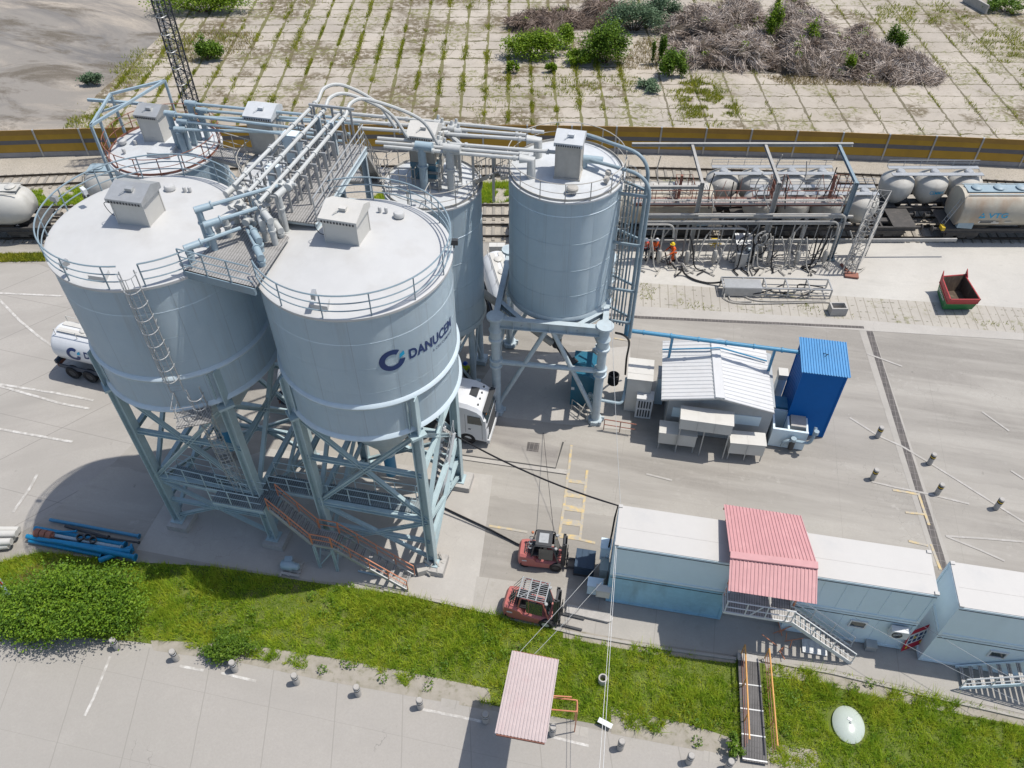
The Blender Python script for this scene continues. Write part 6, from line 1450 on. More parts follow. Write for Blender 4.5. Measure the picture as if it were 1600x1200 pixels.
mid = [b_[i].lerp(t_[i], .62) for i in range(4)]
def shell(mb, lo, hi, th=.06):
    cc = sum(hi, V()) / 4
    for i in range(4):
        j = (i + 1) % 4; inn = ((cc - (hi[i] + hi[j]) / 2)); inn.z = 0; inn = inn.normalized() * th
        mb.hexa([lo[i], lo[j], lo[j] + inn, lo[i] + inn, hi[i], hi[j], hi[j] + inn, hi[i] + inn])
m = MB(); shell(m, b_, mid); m.build('lower_side', paint('skip_green', (.02, .16, .045), .5, 0, .2, (.25, .2, .14), .3), skp)
m = MB(); shell(m, [p + (p - V((ctr.x, ctr.y, p.z))) * .015 for p in mid], [p + (p - ctr) * .0 for p in t_], .07)
for i in range(4): a, b = mid[i], mid[(i + 1) % 4]; m.beam(a, b, .09)
for e, f in ((t_[0], t_[3]), (t_[1], t_[2])): m.prism([f, f.lerp(e, .16), f + UP * .45 + (f - e).normalized() * .05], dx * .05)
m.build('upper_rim', paint('skip_red', (.40, .04, .045), .5, 0, .2, (.2, .15, .12), .3), skp)
ins = paint('skip_inside_rust', (.10, .07, .05), .9, 0, .4, (.3, .24, .16), .5, 2)
cb_ = V((ctr.x, ctr.y, 0)); m = MB(); m.prism([p.lerp(V((ctr.x, ctr.y, p.z)), .06) + UP * .02 for p in b_], V((0, 0, .06))); sI = [p + (cb_ - V((p.x, p.y, 0))).normalized() * .12 + UP * .03 for p in b_]; tI = [p + (cb_ - V((p.x, p.y, 0))).normalized() * .13 - UP * .04 for p in t_]; shell(m, sI, tI, .02); m.build('lining', ins, skp)
m = MB(); vs, fs = fit_text('STAVEBNY', 1.0, .16, .01)
e0_, e1_ = mid[3].lerp(mid[0], .2), mid[3].lerp(mid[0], .8); dn_ = (b_[0] - mid[0]); m.add([e0_.lerp(e1_, x / 1.0) + dn_ * (.45 - y * 1.6) - dx * .05 for x, y in vs], fs); m.build('lettering', WHITE_P, skp, 0)

# ================================================================= fence, mast
fn = thing('noise_barrier', 'long curved fence of ochre and grey panels between grey posts along the railway', 'fence', (0, fence_y(0), 0))
OCHRE = paint('ochre_panel', (.42, .25, .025), .4, 0, .2, (.15, .09, .03), .4, .4); BROWN = paint('brown_ochre_panel', (.33, .19, .04), .4, 0, .2, (.15, .09, .03), .4, .4)
GREYP = plain('grey_panel', (.13, .13, .14), .5); GREYL = paint('plinth_grey', (.30, .30, .31), .7)
xs = [-62 + 3.96 * i for i in range(32)]
for i, x in enumerate(xs):
    p = V((x, fence_y(x), 0)); m = MB(); m.box(p + UP * 1.3, (.14, .2, 2.6)); m.build('post', GALV, fn)
    if i + 1 < len(xs):
        q = V((xs[i + 1], fence_y(xs[i + 1]), 0))
        for j, (z0, z1, mt, th, nm) in enumerate(((0, .45, GREYL, .12, 'plinth'), (.45, 1.22, OCHRE, .06, 'panel'), (1.22, 1.62, GREYP, .05, 'panel'), (1.62, 2.1, OCHRE, .06, 'panel'), (2.1, 2.58, BROWN, .055, 'panel'))):
            m = MB(); m.beam(p + UP * (z0 + z1) / 2, q + UP * (z0 + z1) / 2, th, z1 - z0 - .004); m.build(nm, mt, fn)
    
mp = G(321, 236); mst = thing('lattice_mast', 'tall dark lattice mast rising behind the silo with blue pipes', 'mast', mp)
mp = V(mp); s_ = .5; mm = plain('mast_dark_steel', (.06, .065, .075), .5, .3)
cs4 = [V((-s_, -s_, 0)), V((s_, -s_, 0)), V((s_, s_, 0)), V((-s_, s_, 0))]
for c in cs4: m = MB(); m.beam(mp + c, mp + c + UP * 27, .1); m.build('leg', mm, mst)
m = MB()
for k in range(42):
    for i in range(4):
        a, b = mp + cs4[i], mp + cs4[(i + 1) % 4]; z = k * .64; a_, b_ = (a, b) if k % 2 else (b, a); m.beam(a_ + UP * z, b_ + UP * (z + .64), .05); m.beam(a + UP * z, b + UP * z, .035)
m.build('lattice', mm, mst)
m = MB()
for sx in (-.18, .18): m.tube(mp + V((sx, -s_ - .15, 0)), mp + V((sx, -s_ - .15, 27)), .03, 5)
for k in range(80): m.tube(mp + V((-.18, -s_ - .15, k * .33)), mp + V((.18, -s_ - .15, k * .33)), .02, 4)
for k in range(16): m.pipe([mp + V((math.cos(a) * .4, -s_ - .15 - math.sin(a) * .55, 4 + k * 1.4)) for a in [math.pi * j / 6 for j in range(7)]], .03, 4)
m.build('ladder', GALV, mst)

# ================================================================= overhead wires
def wire(label, pts, r, m, name='cable', cat='cable'):
    mb = MB(); mb.pipe(pts, r, 5); return solo(mb, name, label, cat, m, pts[len(pts) // 2])
def sag(a, b, s, n=12): return [V(a).lerp(V(b), i / n) - UP * s * 4 * (i / n) * (1 - i / n) for i in range(n + 1)]
ke = kp(-.05, 2.35, 5.3)
wire('thick black cable from the silo leg to the rear corner of the container', sag(G(705, 677, 5.6), ke, .5) + [kp(-.12, 2.1, 4.6), kp(-.15, 1.8, 3.6), kp(-.2, 1.75, 2.4)], .05, BLACK)
wire('thick black cable lying on the yard from the silo to the forklift', [G(676, 785, .06), G(720, 806, .06), G(765, 827, .06), G(808, 850, .06), G(830, 858, .06)], .055, BLACK)
pt = kp(.02, .05, 6.4)
wire('thin pale wire dropping from the tall silo to the container corner', sag(G(955, 470, 11), kp(.05, 2.3, 5.6), .3), .012, GALV)
wire('double pale wire hanging from the container corner towards the lower lot, thicker strand', sag(kp(.05, .05, 5.3), G(936, 1210, 3.0), .2), .012, GALV)
wire('double pale wire hanging from the container corner towards the lower lot, thinner strand', sag(kp(.12, .05, 5.2), G(942, 1210, 3.0), .3), .011, WHITE_P)
wire('pale guy wire from the blue container to the top left corner of the small canopy', sag(kp(-.2, 1.0, 3.0), G(812, 1019, 4.5), .1), .011, GALV)
wire('darker guy wire from the meter box to the small canopy', sag(kp(-.2, -.1, 2.4), G(833, 1024, 4.3), .1), .012, GALV)
wire('white wire from the air conditioner towards the lower right picture edge', sag(kp(11.9, -.2, 2.6), G(1640, 1120, 3.5), .1), .011, GALV)
wire('thin grey wire from the gap between cabins towards the right picture edge', sag(kp(14.6, -.1, 3.0), G(1640, 1090, 3.0), .15), .012, GALV)
wire('thin black line from the weighbridge over the yard to the dark roofed forklift', sag(G(849, 676, .05), G(865, 830, 2.3), .05), .014, BLACK)
# ================================================================= people
def skinned(name, nodes, edges, mat, parent, sub=1, root=0):
    """nodes: (x,y,z,r); one continuous skinned surface"""
    me = bpy.data.meshes.new(name); me.from_pydata([n[:3] for n in nodes], edges, []); o = bpy.data.objects.new(name, me); col.objects.link(o)
    k = o.modifiers.new('skin', 'SKIN'); k.use_smooth_shade = True
    for i, n in enumerate(nodes):
        s = me.skin_vertices[0].data[i]; s.radius = (n[3], n[4] if len(n) > 4 else n[3]); s.use_root = (i == root)
    me.materials.append(mat)
    b = o.modifiers.new('sub', 'SUBSURF'); b.levels = sub; b.render_levels = sub
    if parent: o.parent = parent; OFF[o.name] = V((0, 0, 0))
    return o
SKIN = plain('skin', (.42, .24, .16), .5); HIVIS = plain('hi_vis_orange', (.75, .12, .02), .6); HIRED = plain('hi_vis_red', (.62, .05, .035), .6); DKT = plain('dark_work_trousers', (.03, .035, .05), .7); HIYEL = plain('hi_vis_yellow', (.55, .62, .03), .6); BOOT = plain('work_boots', (.02, .018, .015), .6); SILVER = plain('reflective_tape', (.6, .6, .6), .3)
def person(label, loc, rz, jacket, trousers, hat, lean=0.0, stride=.16, armL=(.25, .1, .95), armR=(.25, -.1, .95), tape=True, sc_=1.0):
    t = thing('person', label, 'person', loc, rz, local=True); t.scale = (sc_,) * 3
    P0 = V((0, 0, .93)); up = V((math.sin(lean), 0, math.cos(lean)))
    ch = P0 + up * .34; nk = P0 + up * .56; hd = nk + up * .1 + V((.03, 0, .02)); tp_ = nk + up * .26 + V((.04, 0, 0))
    hipL, hipR = P0 + V((0, .1, -.04)), P0 + V((0, -.1, -.04)); kL, kR = V((stride * .7 + .04, .11, .5)), V((-stride * .3 + .03, -.11, .5)); aL, aR = V((stride, .11, .09)), V((-stride, -.11, .09))
    shL, shR = ch + up * .13 + V((0, .2, 0)), ch + up * .13 + V((0, -.2, 0))
    def elbow(s, h, sy): m = (s + h) / 2; return m + V((-.06, sy * .07, -.05))
    hL, hR = V(armL), V(armR); hL = shL + (hL - shL).normalized() * min(.56, (hL - shL).length); hR = shR + (hR - shR).normalized() * min(.56, (hR - shR).length)
    eL, eR = elbow(shL, hL, 1), elbow(shR, hR, -1)
    N = []; E_ = []
    def a(p, r, r2=None, to=None):
        N.append((p.x, p.y, p.z, r, r2 or r)); 
        if to is not None: E_.append((to, len(N) - 1))
        return len(N) - 1
    p = a(P0, .12, .14); c = a(ch, .12, .16, p); n = a(nk, .055, None, c); h = a(hd, .085, None, n); a(tp_, .085, None, h); a(hd + V((.085, 0, .02)), .03, None, h)
    for hip, kn, an, sy in ((hipL, kL, aL, 1), (hipR, kR, aR, -1)):
        i = a(hip, .085, None, p); j = a(kn, .06, None, i); k = a(an, .045, None, j); a(an + V((.16, 0, -.04)), .04, None, k)
    for s, e, hh, sy in ((shL, eL, hL, 1), (shR, eR, hR, -1)):
        i = a(s, .06, None, c); j = a(e, .045, None, i); k = a(hh, .032, None, j); d = (hh - e).normalized(); m = a(hh + d * .07, .03, None, k)
        q = V((-d.y, d.x, 0)); q = q.normalized() if q.length > .1 else V((0, 1, 0))
        for f in range(4): b = a(hh + d * (.12 + .012 * (f in (1, 2))) + q * (f - 1.5) * .02, .0095, None, m); a(hh + d * (.155 + .014 * (f in (1, 2))) + q * (f - 1.5) * .022 - V((0, 0, .02)), .008, None, b)
        a(hh + d * .07 + q * .055, .01, None, k)
    skinned('body', N, E_, SKIN, t)
    # jacket over the torso and arms, trousers over hips and legs, boots
    N2 = []; E2 = []
    def a2(p, r, r2=None, to=None):
        N2.append((p.x, p.y, p.z, r, r2 or r)); 
        if to is not None: E2.append((to, len(N2) - 1))
        return len(N2) - 1
    b0 = a2(P0 + up * .0, .145, .175); b1 = a2(ch, .145, .19, b0); b2 = a2(nk - up * .05, .085, None, b1)
    for s, e, hh in ((shL, eL, hL), (shR, eR, hR)): i = a2(s, .08, None, b1); j = a2(e, .065, None, i); a2(e.lerp(hh, .85), .05, None, j)
    jk = skinned('jacket', N2, E2, jacket, t)
    if tape:
        m = MB(); lathe_ax(m, [(.172, -.03), (.176, 0), (.172, .03)], P0 + up * .2, tuple(up), 18, sq=1.12); m.build('reflective_tape', SILVER, jk)
    N2.clear(); E2.clear(); b0 = a2(P0, .14, .165)
    for hip, kn, an in ((hipL, kL, aL), (hipR, kR, aR)): i = a2(hip, .1, None, b0); j = a2(kn, .08, None, i); a2(an + V((0, 0, .05)), .065, None, j)
    skinned('trousers', list(N2), list(E2), trousers, t)
    for an in (aL, aR): m = MB(); m.box((an.x + .06, an.y, .05), (.28, .1, .1)); m.box((an.x, an.y, .13), (.11, .1, .1)); m.build('boot', BOOT, t)
    m = MB(); hc = hd + V((.01, 0, .05)); m.lathe([(.16, 0), (.15, .015), (.125, .02), (.12, .07), (.09, .12), (.04, .145), (.001, .15)], (hc.x, hc.y), 18, z0=hc.z); m.box((hc.x + .13, hc.y, hc.z + .012), (.12, .16, .015)); m.build('helmet', hat, t)
    m = MB()
    for sy in (-.032, .032): m.ball((hd.x + .082, sy, hd.z + .03), .011, 6, 4)
    m.build('eye', BLACK, t)
    return t
HW = plain('white_helmet', (.75, .75, .75), .35); HY = plain('yellow_helmet', (.75, .55, .02), .35); HB = plain('blue_helmet', (.02, .08, .4), .35)
person('worker in orange overalls and yellow helmet reaching towards the hoses', G(1050, 411), rad(200), HIVIS, HIVIS, HY, .22, .2, (.6, .25, .95), (.55, -.25, 1.0), True, 1.12)
person('worker in orange vest, dark trousers and white helmet standing by the pipework', G(1021, 404), rad(-60), HIVIS, DKT, HW, .08, .14, (.3, .2, 1.0), (.3, -.2, 1.0), True, 1.1)
person('worker in red and white jacket and white helmet beside the down pipes', G(1005, 405), rad(-70), HIRED, DKT, HW, .05, .1, (.1, .28, .8), (.1, -.28, .8), True, 1.12)
person('worker in red jacket and white helmet behind the control stand', G(1161, 400), rad(-90), HIRED, DKT, HW, .1, .1, (.35, .15, 1.05), (.35, -.15, 1.05), True, 1.1)
person('worker in yellow vest and blue helmet walking beside the truck', G(729, 596), rad(-100), HIYEL, DKT, HB, .05, .26, (.15, .3, .8), (-.05, -.3, .8), True, 1.06)
m = MB(); q = G(1117, 380, 1.0); 
for k in range(8): a = k * math.pi / 4; m.tube(q, q + V((math.cos(a) * .5, -.1, math.sin(a) * .32)), .04, 5)
m.box(q + V((-.1, -.05, .3)), (.5, .1, .35)); solo(m, 'brake_wheel', 'yellow spoked brake wheel on the wagon side under the rack', 'brake wheel', YELLOW, q)

# ================================================================= vegetation
rng = np.random.default_rng(3)
def tri_mesh(name, verts, nper, mat):
    n = len(verts); me = bpy.data.meshes.new(name); nf = n // nper
    me.vertices.add(n); me.vertices.foreach_set('co', verts.astype(np.float32).ravel()); me.loops.add(n); me.loops.foreach_set('vertex_index', np.arange(n, dtype=np.int32))
    me.polygons.add(nf); me.polygons.foreach_set('loop_start', np.arange(0, n, nper, dtype=np.int32)); me.polygons.foreach_set('loop_total', np.full(nf, nper, dtype=np.int32)); me.materials.append(mat); me.update(calc_edges=True); me.validate()
    o = bpy.data.objects.new(name, me); col.objects.link(o); return o
def inpoly(P, poly):
    x, y = P[:, 0], P[:, 1]; r = np.zeros(len(P), bool); n = len(poly)
    for i in range(n):
        x1, y1 = poly[i][:2]; x2, y2 = poly[(i + 1) % n][:2]
        c = ((y1 > y) != (y2 > y)) & (x < (x2 - x1) * (y - y1) / (y2 - y1 + 1e-12) + x1); r ^= c
    return r
def fbm(P, s, seed=0):
    r = np.random.default_rng(seed); out = np.zeros(len(P))
    for k in range(5):
        for _ in range(3):
            a = r.uniform(0, 6.28); f = s * (1.7 ** k); out += np.sin((P[:, 0] * math.cos(a) + P[:, 1] * math.sin(a)) * f + r.uniform(0, 6.28)) / (1.5 ** k)
    return out / 3.5
def blades(P, h, w, lean=.5, z=0.0):
    n = len(P); a = rng.uniform(0, 6.28, n); la = rng.uniform(0, 6.28, n); L = rng.uniform(.05, lean, n) * h
    v = np.zeros((n, 3, 3)); dx, dy = np.cos(a) * w / 2, np.sin(a) * w / 2
    v[:, 0, 0] = P[:, 0] - dx; v[:, 0, 1] = P[:, 1] - dy; v[:, 1, 0] = P[:, 0] + dx; v[:, 1, 1] = P[:, 1] + dy
    v[:, 0, 2] = v[:, 1, 2] = z - .03; v[:, 2, 0] = P[:, 0] + np.cos(la) * L; v[:, 2, 1] = P[:, 1] + np.sin(la) * L; v[:, 2, 2] = z + h
    return v.reshape(-1, 3)
def scatter(poly, n):
    xs = [p[0] for p in poly]; ys = [p[1] for p in poly]; P = np.stack([rng.uniform(min(xs), max(xs), n), rng.uniform(min(ys), max(ys), n)], 1); return P[inpoly(P, poly)]
G1, G2, G3, G4, G5 = (.32, .46, .04), (.19, .34, .028), (.50, .54, .06), (.64, .54, .15), (.10, .21, .026)
M_GRASS = leafmat('grass_blades', [G5, G2, G1, (.39, .51, .045), (.47, .55, .055), G3, (.58, .51, .11)], .45, .42, .4, 1.6)
M_WEED = leafmat('yellow_green_weeds', [(.10, .15, .02), (.20, .24, .025), (.36, .37, .035), (.40, .36, .10)], .3, .4, .5, 1.5)
M_DRYG = leafmat('dry_straw_grass', [(.16, .14, .05), (.30, .24, .10), (.34, .27, .14), (.22, .2, .06)])
M_LEAF = leafmat('shrub_leaves', [(.035, .08, .010), (.08, .155, .014), (.14, .23, .02), (.22, .30, .028)])
M_LEAF2 = leafmat('bright_shrub_leaves', [(.07, .14, .010), (.17, .27, .016), (.28, .36, .03)])
M_LEAF2B = leafmat('mid_shrub_leaves', [(.035, .085, .010), (.09, .18, .014), (.17, .28, .02), (.27, .38, .035)], .3, .45, .9, 2.5)
M_LEAF3 = leafmat('blue_green_leaves', [(.07, .12, .065), (.13, .20, .11), (.21, .28, .17)])
vp = [(p.x, p.y) for p in gp(gt + gb)]
cl_ = scatter(vp, 19000); P = (np.repeat(cl_, 28, 0) + rng.normal(size=(len(cl_) * 28, 2)) * np.repeat(rng.uniform(.06, .22, len(cl_)), 28)[:, None]); P = P[inpoly(P, vp)]
f = fbm(P, .55, 1); f2 = fbm(P, 1.6, 2)
# leave the crumbled lower edge, walkway and dome bare
low = [(p.x, p.y) for p in gp([(235, 1000), (380, 1006), (520, 1028), (640, 1050), (765, 1076), (768, 1110), (640, 1087), (500, 1062), (380, 1036), (240, 1016)])]
low2 = [(p.x, p.y) for p in gp([(955, 1104), (1080, 1132), (1153, 1156), (1154, 1184), (955, 1146)])]
wkp = [(p.x, p.y) for p in gp([(1150, 1018), (1190, 1022), (1203, 1200), (1158, 1194)])]
keep = ~inpoly(P, wkp); dmq = G(1325, 1133); keep &= ((P[:, 0] - dmq.x) ** 2 + (P[:, 1] - dmq.y) ** 2) > .9
low3 = [(p.x, p.y) for p in gp([(1195, 1036), (1300, 1052), (1450, 1088), (1620, 1126), (1620, 1138), (1440, 1104), (1290, 1070), (1200, 1054)])]; low4 = [(p.x, p.y) for p in gp([(880, 980), (1020, 1008), (1150, 1026), (1150, 1036), (1020, 1022), (880, 996)])]; bare = inpoly(P, low) | inpoly(P, low2) | inpoly(P, low3) | inpoly(P, low4); keep &= ~(bare & (f2 < .25)); keep &= f2 > -1.35
P, f, f2 = P[keep], f[keep], f2[keep]
h = np.clip(.24 + .15 * f + .10 * f2, .07, .65) * rng.uniform(.5, 1.4, len(P))
g = tri_mesh('grass', blades(P, h, rng.uniform(.018, .05, len(P)), 1.35), 3, M_GRASS); tag(g, 'rough green grass covering the strip between path and lower lot', 'grass', None, 'stuff')
sel = rng.random(len(P)) < np.clip(.05 + .18 * (f > .5), 0, 1) * (f > .1); Pw = P[sel][:14000]
g = tri_mesh('meadow_weeds', blades(Pw, rng.uniform(.2, .45, len(Pw)), rng.uniform(.03, .06, len(Pw)), .8), 3, M_WEED); tag(g, 'yellowish taller weeds scattered through the green grass strip', 'weeds', None, 'stuff')
# low leafy weeds: small flat leaf clumps in the grass
def leaves(C, n, size, rad_, hgt):
    """leaf quads around centres C: returns verts"""
    m = len(C) * n; c = np.repeat(C, n, 0); d = rng.normal(size=(m, 3)); d /= np.linalg.norm(d, axis=1)[:, None]; r = rng.uniform(.5, 1, m) ** .6
    p = c + d * r[:, None] * np.array([rad_, rad_, hgt]); p[:, 2] = np.maximum(p[:, 2], .02); return leafquads(p, size)
def leafquads(p, size):
    m = len(p); u = rng.normal(size=(m, 3)); u[:, 2] *= .5; u /= np.linalg.norm(u, axis=1)[:, None]; w = rng.normal(size=(m, 3)); w[:, 2] *= .6; w -= u * (w * u).sum(1)[:, None]; w /= np.linalg.norm(w, axis=1)[:, None]
    s = size * rng.uniform(.6, 1.3, m)[:, None]; v = np.stack([p - u * s * .6, p + w * s * .32, p + u * s * .6, p - w * s * .32], 1); return v.reshape(-1, 3)
Cc = scatter(vp, 1500); Cc = Cc[~inpoly(Cc, wkp)]; Cc = Cc[fbm(Cc, .9, 5) > .2][:420]
g = tri_mesh('leafy_weeds', leaves(np.c_[Cc, np.full(len(Cc), .15)], 38, .11, .28, .2), 4, M_LEAF); tag(g, 'low leafy weeds dotted through the grass strip', 'weeds', None, 'stuff')
# grass between the tracks and by the left kerb
for i, (poly, n, hh) in enumerate(((gp([(-60, 308), (60, 298), (200, 288), (230, 305), (150, 318), (40, 325), (-60, 330)]), 26000, .3), (gp([(-60, 398), (70, 395), (72, 408), (-60, 410)]), 7000, .2), (gp([(750, 288), (800, 285), (800, 315), (750, 318)]), 5000, .35), (gp([(1035, 285), (1100, 290), (1095, 305), (1035, 305)]), 4000, .3), (gp([(600, 300), (630, 300), (630, 320), (560, 320)]), 3000, .35))):
    poly = [(p.x, p.y) for p in poly]; P = scatter(poly, n); P = P[fbm(P, .9, 7 + i) > -.75]
    g = tri_mesh('grass', blades(P, hh * rng.uniform(.4, 1.2, len(P)), rng.uniform(.04, .09, len(P)), .9), 3, M_GRASS if i != 1 else M_WEED)
    tag(g, ['green grass strip between the tracks beside the cream wagon', 'yellow green grass edge along the road kerb under the wagon', 'patch of grass seen between the two right silos', 'small grass patch behind the unloading rack', 'grass patch seen below the pipe bridge'][i], 'grass', None, 'stuff')
# weeds in the slab joints of the old field
def joint_weeds(x0, x1, y0, y1, px, off, dens, seed, gate):
    L = []; k0 = math.ceil((x0 + off) / px)
    for k in range(k0, int((x1 + off) / px) + 1):
        x = k * px - off; n = int((y1 - y0) * dens); P = np.stack([x + rng.normal(0, .16, n) * rng.uniform(.3, 1.6), rng.uniform(y0, y1, n)], 1); L.append(P)
    P = np.concatenate(L); return P[(.7 * fbm(P, .2, seed) + .8 * fbm(P, .9, seed + 1) + .5 * fbm(P, 3, seed + 2)) > gate]
sfp = [(p.x, p.y) for p in fx] + [(13, 170), (13, 66), (-36, 66)]
Pa = joint_weeds(-45, 13, 68, 112, 2.34, .35, 75, 20, .3); Pa = Pa[inpoly(Pa, sfp)]
Pb = joint_weeds(13, 90, 67, 112, 3.33, 1.4, 22, 22, .4)
Pc = np.concatenate([scatter([(p.x, p.y) for p in gp(a)], n) for a, n in (([(160, 115), (250, 60), (330, 50), (395, 55), (350, 75), (250, 110), (180, 140)], 9000), ([(90, 195), (140, 170), (180, 150), (170, 180), (120, 205)], 2500), ([(1050, 130), (1100, 120), (1160, 175), (1120, 195), (1075, 190)], 11000), ([(780, 115), (1000, 125), (1010, 150), (900, 150), (780, 140)], 3500), ([(1330, 10), (1480, 5), (1530, 30), (1430, 38), (1350, 30)], 5000), ([(1495, 55), (1600, 45), (1650, 120), (1590, 118), (1520, 75)], 6000))]); Pc = Pc + rng.normal(size=Pc.shape) * .6; Pc = Pc[(fbm(Pc, .6, 31) + fbm(Pc, 2.2, 33)) > .0]
Px = scatter([(-40, 72), (13, 72), (13, 108), (-38, 108)], 16000); Px = Px[((fbm(Px, .35, 44) + .5 * fbm(Px, 1.8, 45) > .75))]
P = np.concatenate([Pa, Pb, Pc, Px]); P = P[P[:, 1] > np.array([fence_y(x) + .8 for x in P[:, 0]])]
g = tri_mesh('joint_weeds', blades(P, rng.uniform(.08, .4, len(P)), rng.uniform(.04, .10, len(P)), 1.0), 3, M_WEED); tag(g, 'yellow green weeds growing in the joints of the old concrete slabs', 'weeds', None, 'stuff')
Pd = np.concatenate([scatter([(p.x, p.y) for p in gp(a)], n) for a, n in (([(22, 912), (55, 885), (98, 876), (90, 900), (60, 932), (28, 938)], 2600), ([(1000, 60), (1050, 60), (1060, 110), (960, 108)], 2200), ([(1190, 118), (1420, 115), (1400, 135), (1220, 132)], 2500), ([(280, 50), (395, 50), (400, 75), (300, 100), (270, 90)], 2600))])
g = tri_mesh('dry_grass', blades(Pd, rng.uniform(.1, .4, len(Pd)), rng.uniform(.05, .1, len(Pd)), 1.0), 3, M_DRYG); tag(g, 'straw coloured dry grass beside the brush piles, the far shrub and the road sign', 'dry grass', None, 'stuff')
Pe = np.concatenate([scatter([(p.x, p.y) for p in gp(a)], n) for a, n in (([(1060, 460), (1600, 505), (1600, 520), (1350, 500), (1060, 482)], 3000), ([(1000, 441), (1040, 443), (1038, 470), (1000, 468)], 250), ([(1115, 466), (1300, 472), (1300, 480), (1115, 478)], 900))]); Pe = Pe[fbm(Pe, 1.3, 61) > .5]
g = tri_mesh('paver_weeds', blades(Pe, rng.uniform(.04, .2, len(Pe)), rng.uniform(.04, .08, len(Pe)), 1.0), 3, M_WEED); tag(g, 'sparse weeds in the paver strip beside the platform', 'weeds', None, 'stuff')
# shrubs
def shrub(label, c, rx, ry, hgt, n, size, mat, name='shrub', group=None, lobes=9, low=.0, seed=0):
    """crown of leaf clumps on branching stems: clumps sit on limb ends so gaps open between them"""
    r = np.random.default_rng(seed + 100); t = thing(name, label, 'shrub', V((c.x, c.y, 0)), group=group)
    m = MB(); cl = []
    for i in range(lobes):
        a = r.uniform(0, 6.28); q = math.sqrt(r.uniform(0, 1)); e = V((c.x + math.cos(a) * q * rx * .85, c.y + math.sin(a) * q * ry * .85, hgt * (.45 + .5 * (1 - q * q) * r.uniform(.6, 1)) * (1 - low)))
        b = V((c.x + math.cos(a) * rx * .1, c.y + math.sin(a) * ry * .1, 0)); md = b.lerp(e, .5) + V((r.normal() * .1, r.normal() * .1, .1)); m.pipe([b, md, e], .04, 5, True, .012)
        for k in range(5): cl.append((e.x + r.normal() * rx * .17, e.y + r.normal() * ry * .17, max(.12, e.z + r.normal() * hgt * .14)))
    m.build('stem', plain('shrub_stem', (.10, .07, .045), .9) if 'shrub_stem' not in bpy.data.materials else bpy.data.materials['shrub_stem'], t)
    cl = np.array(cl); per = max(8, n // len(cl)); cr = np.repeat(cl, per, 0); d = r.normal(size=(len(cr), 3)) * np.array([rx * .15, ry * .15, hgt * .14]); p = cr + d; p[:, 2] = np.abs(p[:, 2]) + .03
    o = tri_mesh('crown', leafquads(p, size) - np.array([c.x, c.y, 0]), 4, mat); o.parent = t; OFF[o.name] = V((0, 0, 0)); return t
shrub('big leafy bush spilling from the grass over the lower lot', G(118, 966), 3.5, 1.9, 2.3, 30000, .125, M_LEAF2B, 'bush', None, 52, 0, 1)
shrub('lower skirt of dark leafy bush at the lot corner beside the sign', G(70, 985), 2.3, .9, .9, 8000, .12, M_LEAF, 'bush', None, 22, 0, 2)
shrub('small round bush on the lot edge with a bollard under it', G(368, 1022), 1.25, .75, .95, 4500, .1, M_LEAF, 'bush', None, 14, 0, 3)
shrub('tuft of dark leaves beside the lower end of the footbridge', G(1146, 1172), .45, .5, .8, 700, .12, M_LEAF, 'bush', None, 5, 0, 4)
FS = [('wide green shrub at the far edge behind the mast', (318, 18), 5.5, 1.8, 2.2, 9000, M_LEAF2), ('round green shrub standing alone right of the mast', (325, 92), 1.7, 1.0, 1.7, 4000, M_LEAF), ('grey green small shrub at the asphalt edge left of the mast', (150, 132), 1.2, .8, 1.0, 1800, M_LEAF3), ('low bright shrub below the left brush pile, largest of the bright ones', (838, 88), 3.3, 1.5, 2.2, 8000, M_LEAF2), ('low bright shrub filling the gap left of the big round shrub', (905, 98), 1.6, 1.0, 1.2, 3000, M_LEAF2), ('small bright shrub just above the largest bright one', (885, 72), 1.3, .9, 2.0, 2600, M_LEAF2), ('big round dark green shrub in front of the brush piles', (945, 97), 2.4, 1.6, 3.3, 9500, M_LEAF), ('narrow dark shrub beside the brown earth patch', (1027, 100), .6, .5, 2.6, 1600, M_LEAF), ('round dark shrub at the foot of the big brush pile', (1046, 119), 1.5, 1.0, 2.1, 4000, M_LEAF), ('blue green shrub mass between the two brush piles', (990, 48), 3.2, 1.8, 2.6, 7000, M_LEAF3), ('second blue green shrub on the back of the piles', (1030, 36), 1.9, 1.2, 3.0, 4000, M_LEAF3), ('upright green sapling growing out of the big brush pile', (1202, 68), 1.0, .8, 4.2, 2400, M_LEAF2), ('green shrub on top of the far end of the big brush pile', (1398, 82), 1.3, .8, 2.6, 2600, M_LEAF), ('yellow green weed shrub in the middle of the big brush pile', (1255, 88), 1.1, .7, 3.2, 1500, M_LEAF2), ('small green shrub near the bottom edge of the big pile', (1325, 116), .6, .5, 1.9, 900, M_LEAF2), ('small green bush by the slabs under the largest bright shrub', (803, 112), .7, .5, 1.0, 1100, M_LEAF2), ('tiny green bush on the slabs in front of the big round shrub', (860, 112), .6, .4, .8, 800, M_LEAF2), ('grey green shrub patch at the slab joint left of the dry grass', (1015, 140), 1.3, 1.0, .7, 1400, M_LEAF3), ('green bush by the dark far wall at the top corner', (1570, 18), 2.2, 1.2, 1.4, 2500, M_LEAF)]
for i, (lab, (u, v), rx, ry, hh, n, mt) in enumerate(FS): shrub(lab, G(u, v), rx, ry, hh, n, .2, mt, 'shrub', 'shrubs on the old concrete field', max(5, int(rx * ry * 5)), 0, 20 + i)
